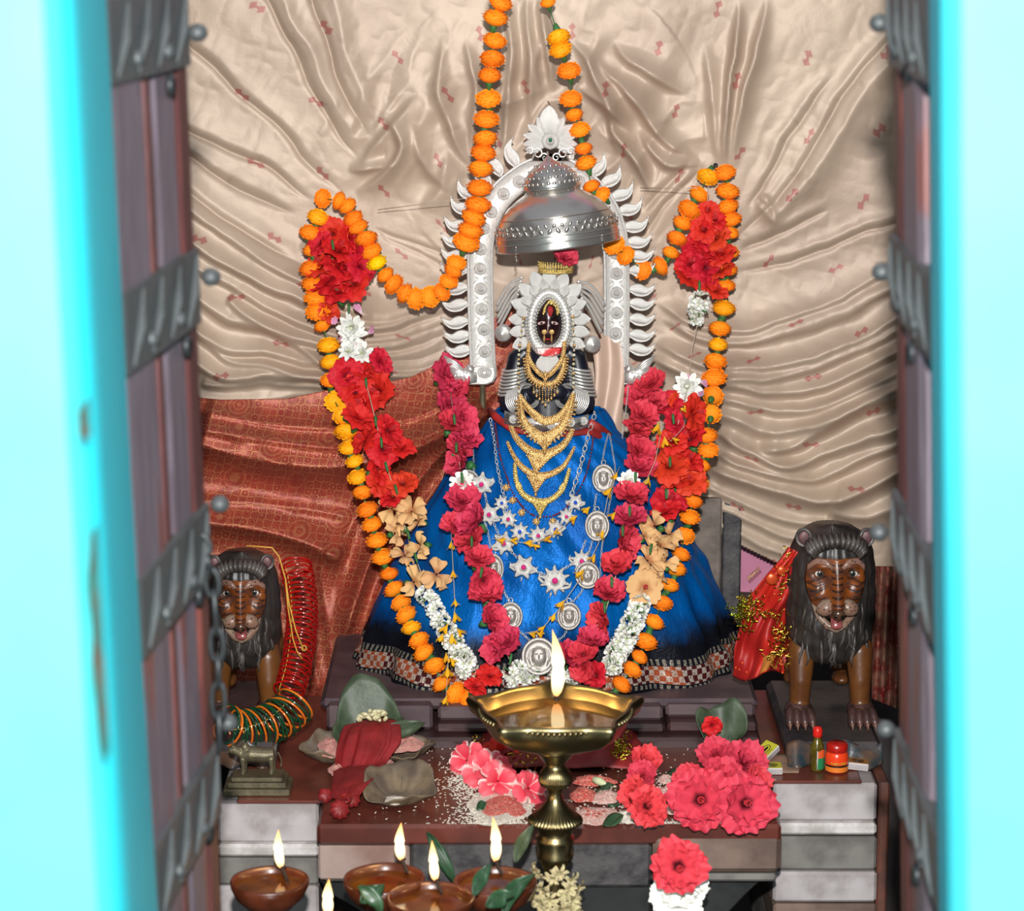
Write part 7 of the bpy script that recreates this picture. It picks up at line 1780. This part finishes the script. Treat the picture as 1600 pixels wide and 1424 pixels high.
for x, y in ((-.026, -.007), (-.024, .007), (.024, -.007), (.026, .007)): m.add(tube([q_(x, y, .030), q_(x + .001, y, .014), q_(x, y, .0)], [.006, .0042, .0046], 8))
m.add(tube([q_(.036, 0, .040), q_(.042, 0, .026), q_(.041, 0, .012)], [.002, .0015, .0022], 6))
for s in (-1, 1): m.add(tube([q_(-.043, s * .004, .052), q_(-.044, s * .010, .058), q_(-.042, s * .011, .064)], [.002, .0016, .0006], 6))
bo = part('bull_body', m, 'brass_dull', bg_); r_ = bo.modifiers.new('fuse', 'REMESH'); r_.mode = 'VOXEL'; r_.voxel_size = .0014; r_.use_smooth_shade = True
# ---- flower pair at the bottom right of the lamp
LIB['wl'] = [flower_mesh('white_bloom', [(6, 74, 1.0, .55, 20, .18, 7), (5, 45, .8, .45, 10, .18, 6)], 'petal_white', 140 + s, throat=False) for s in range(2)]; NAMES['wl'] = 'white_bloom'
fp = thing('white_flower', 'large white crumpled flower on a thin stand below the front edge of the altar', 'flower', P(1060, 1424, -1.05) * 1.0)
for x, y, d, ax in ((1058, 1400, 86, (0, .6)), (1040, 1396, 56, (-.8, .6)), (1080, 1384, 56, (.8, .9)), (1062, 1420, 70, (.1, -.2))):
    put_flower(fp, 'wl', x, y, -1.03, d, CAMDIR + Vector((ax[0], 0, ax[1])))
put_flower(None, 'ho', 1060, 1354, -1.08, 90, CAMDIR + Vector((0, 0, .1)), label='coral hibiscus resting on the large white flower at the bottom right', cat='flower')
part('stand_post', tube([P(1060, 1410, -1.02), Vector((P(1060, 1410, -1.02).x, -1.02, 0))], [.006, .012], 10), 'brass_dull', fp)

GROUPS = dict(clay_lamp='clay lamps burning along the bottom edge', lion_statue='pair of lion statues flanking the altar', marigold_garland='orange marigold garlands', flower_garland='mixed flower garlands on the idol', oleander_garland='threads of yellow oleander bells',
    matchbox='matchboxes beside the right lion', leaf='loose green leaves', leaf_plate='brown leaf plates of pink powder', leaf_bowl='leaf bowls of offerings', powder_patch='powder patches on the slab', bangle_string='bangle strings on the left lion', medallion_chain='silver medallion chains',
    silver_chain='silver plaque chains', nail='garland nails', striped_rose='striped blooms beside the brass lamp', jasmine_bunch='jasmine bunches at the hem', white_bud='loose white buds', guy_thread='threads steadying the arch')
for o in list(SC.objects):
    if o.parent is None and 'label' in o:
        st = o.name.split('.')[0]
        if st in GROUPS: o['group'] = GROUPS[st]
        elif o['label'].startswith('coral hibiscus') or 'open coral hibiscus' in o['label']: o['group'] = 'coral hibiscus on the altar'
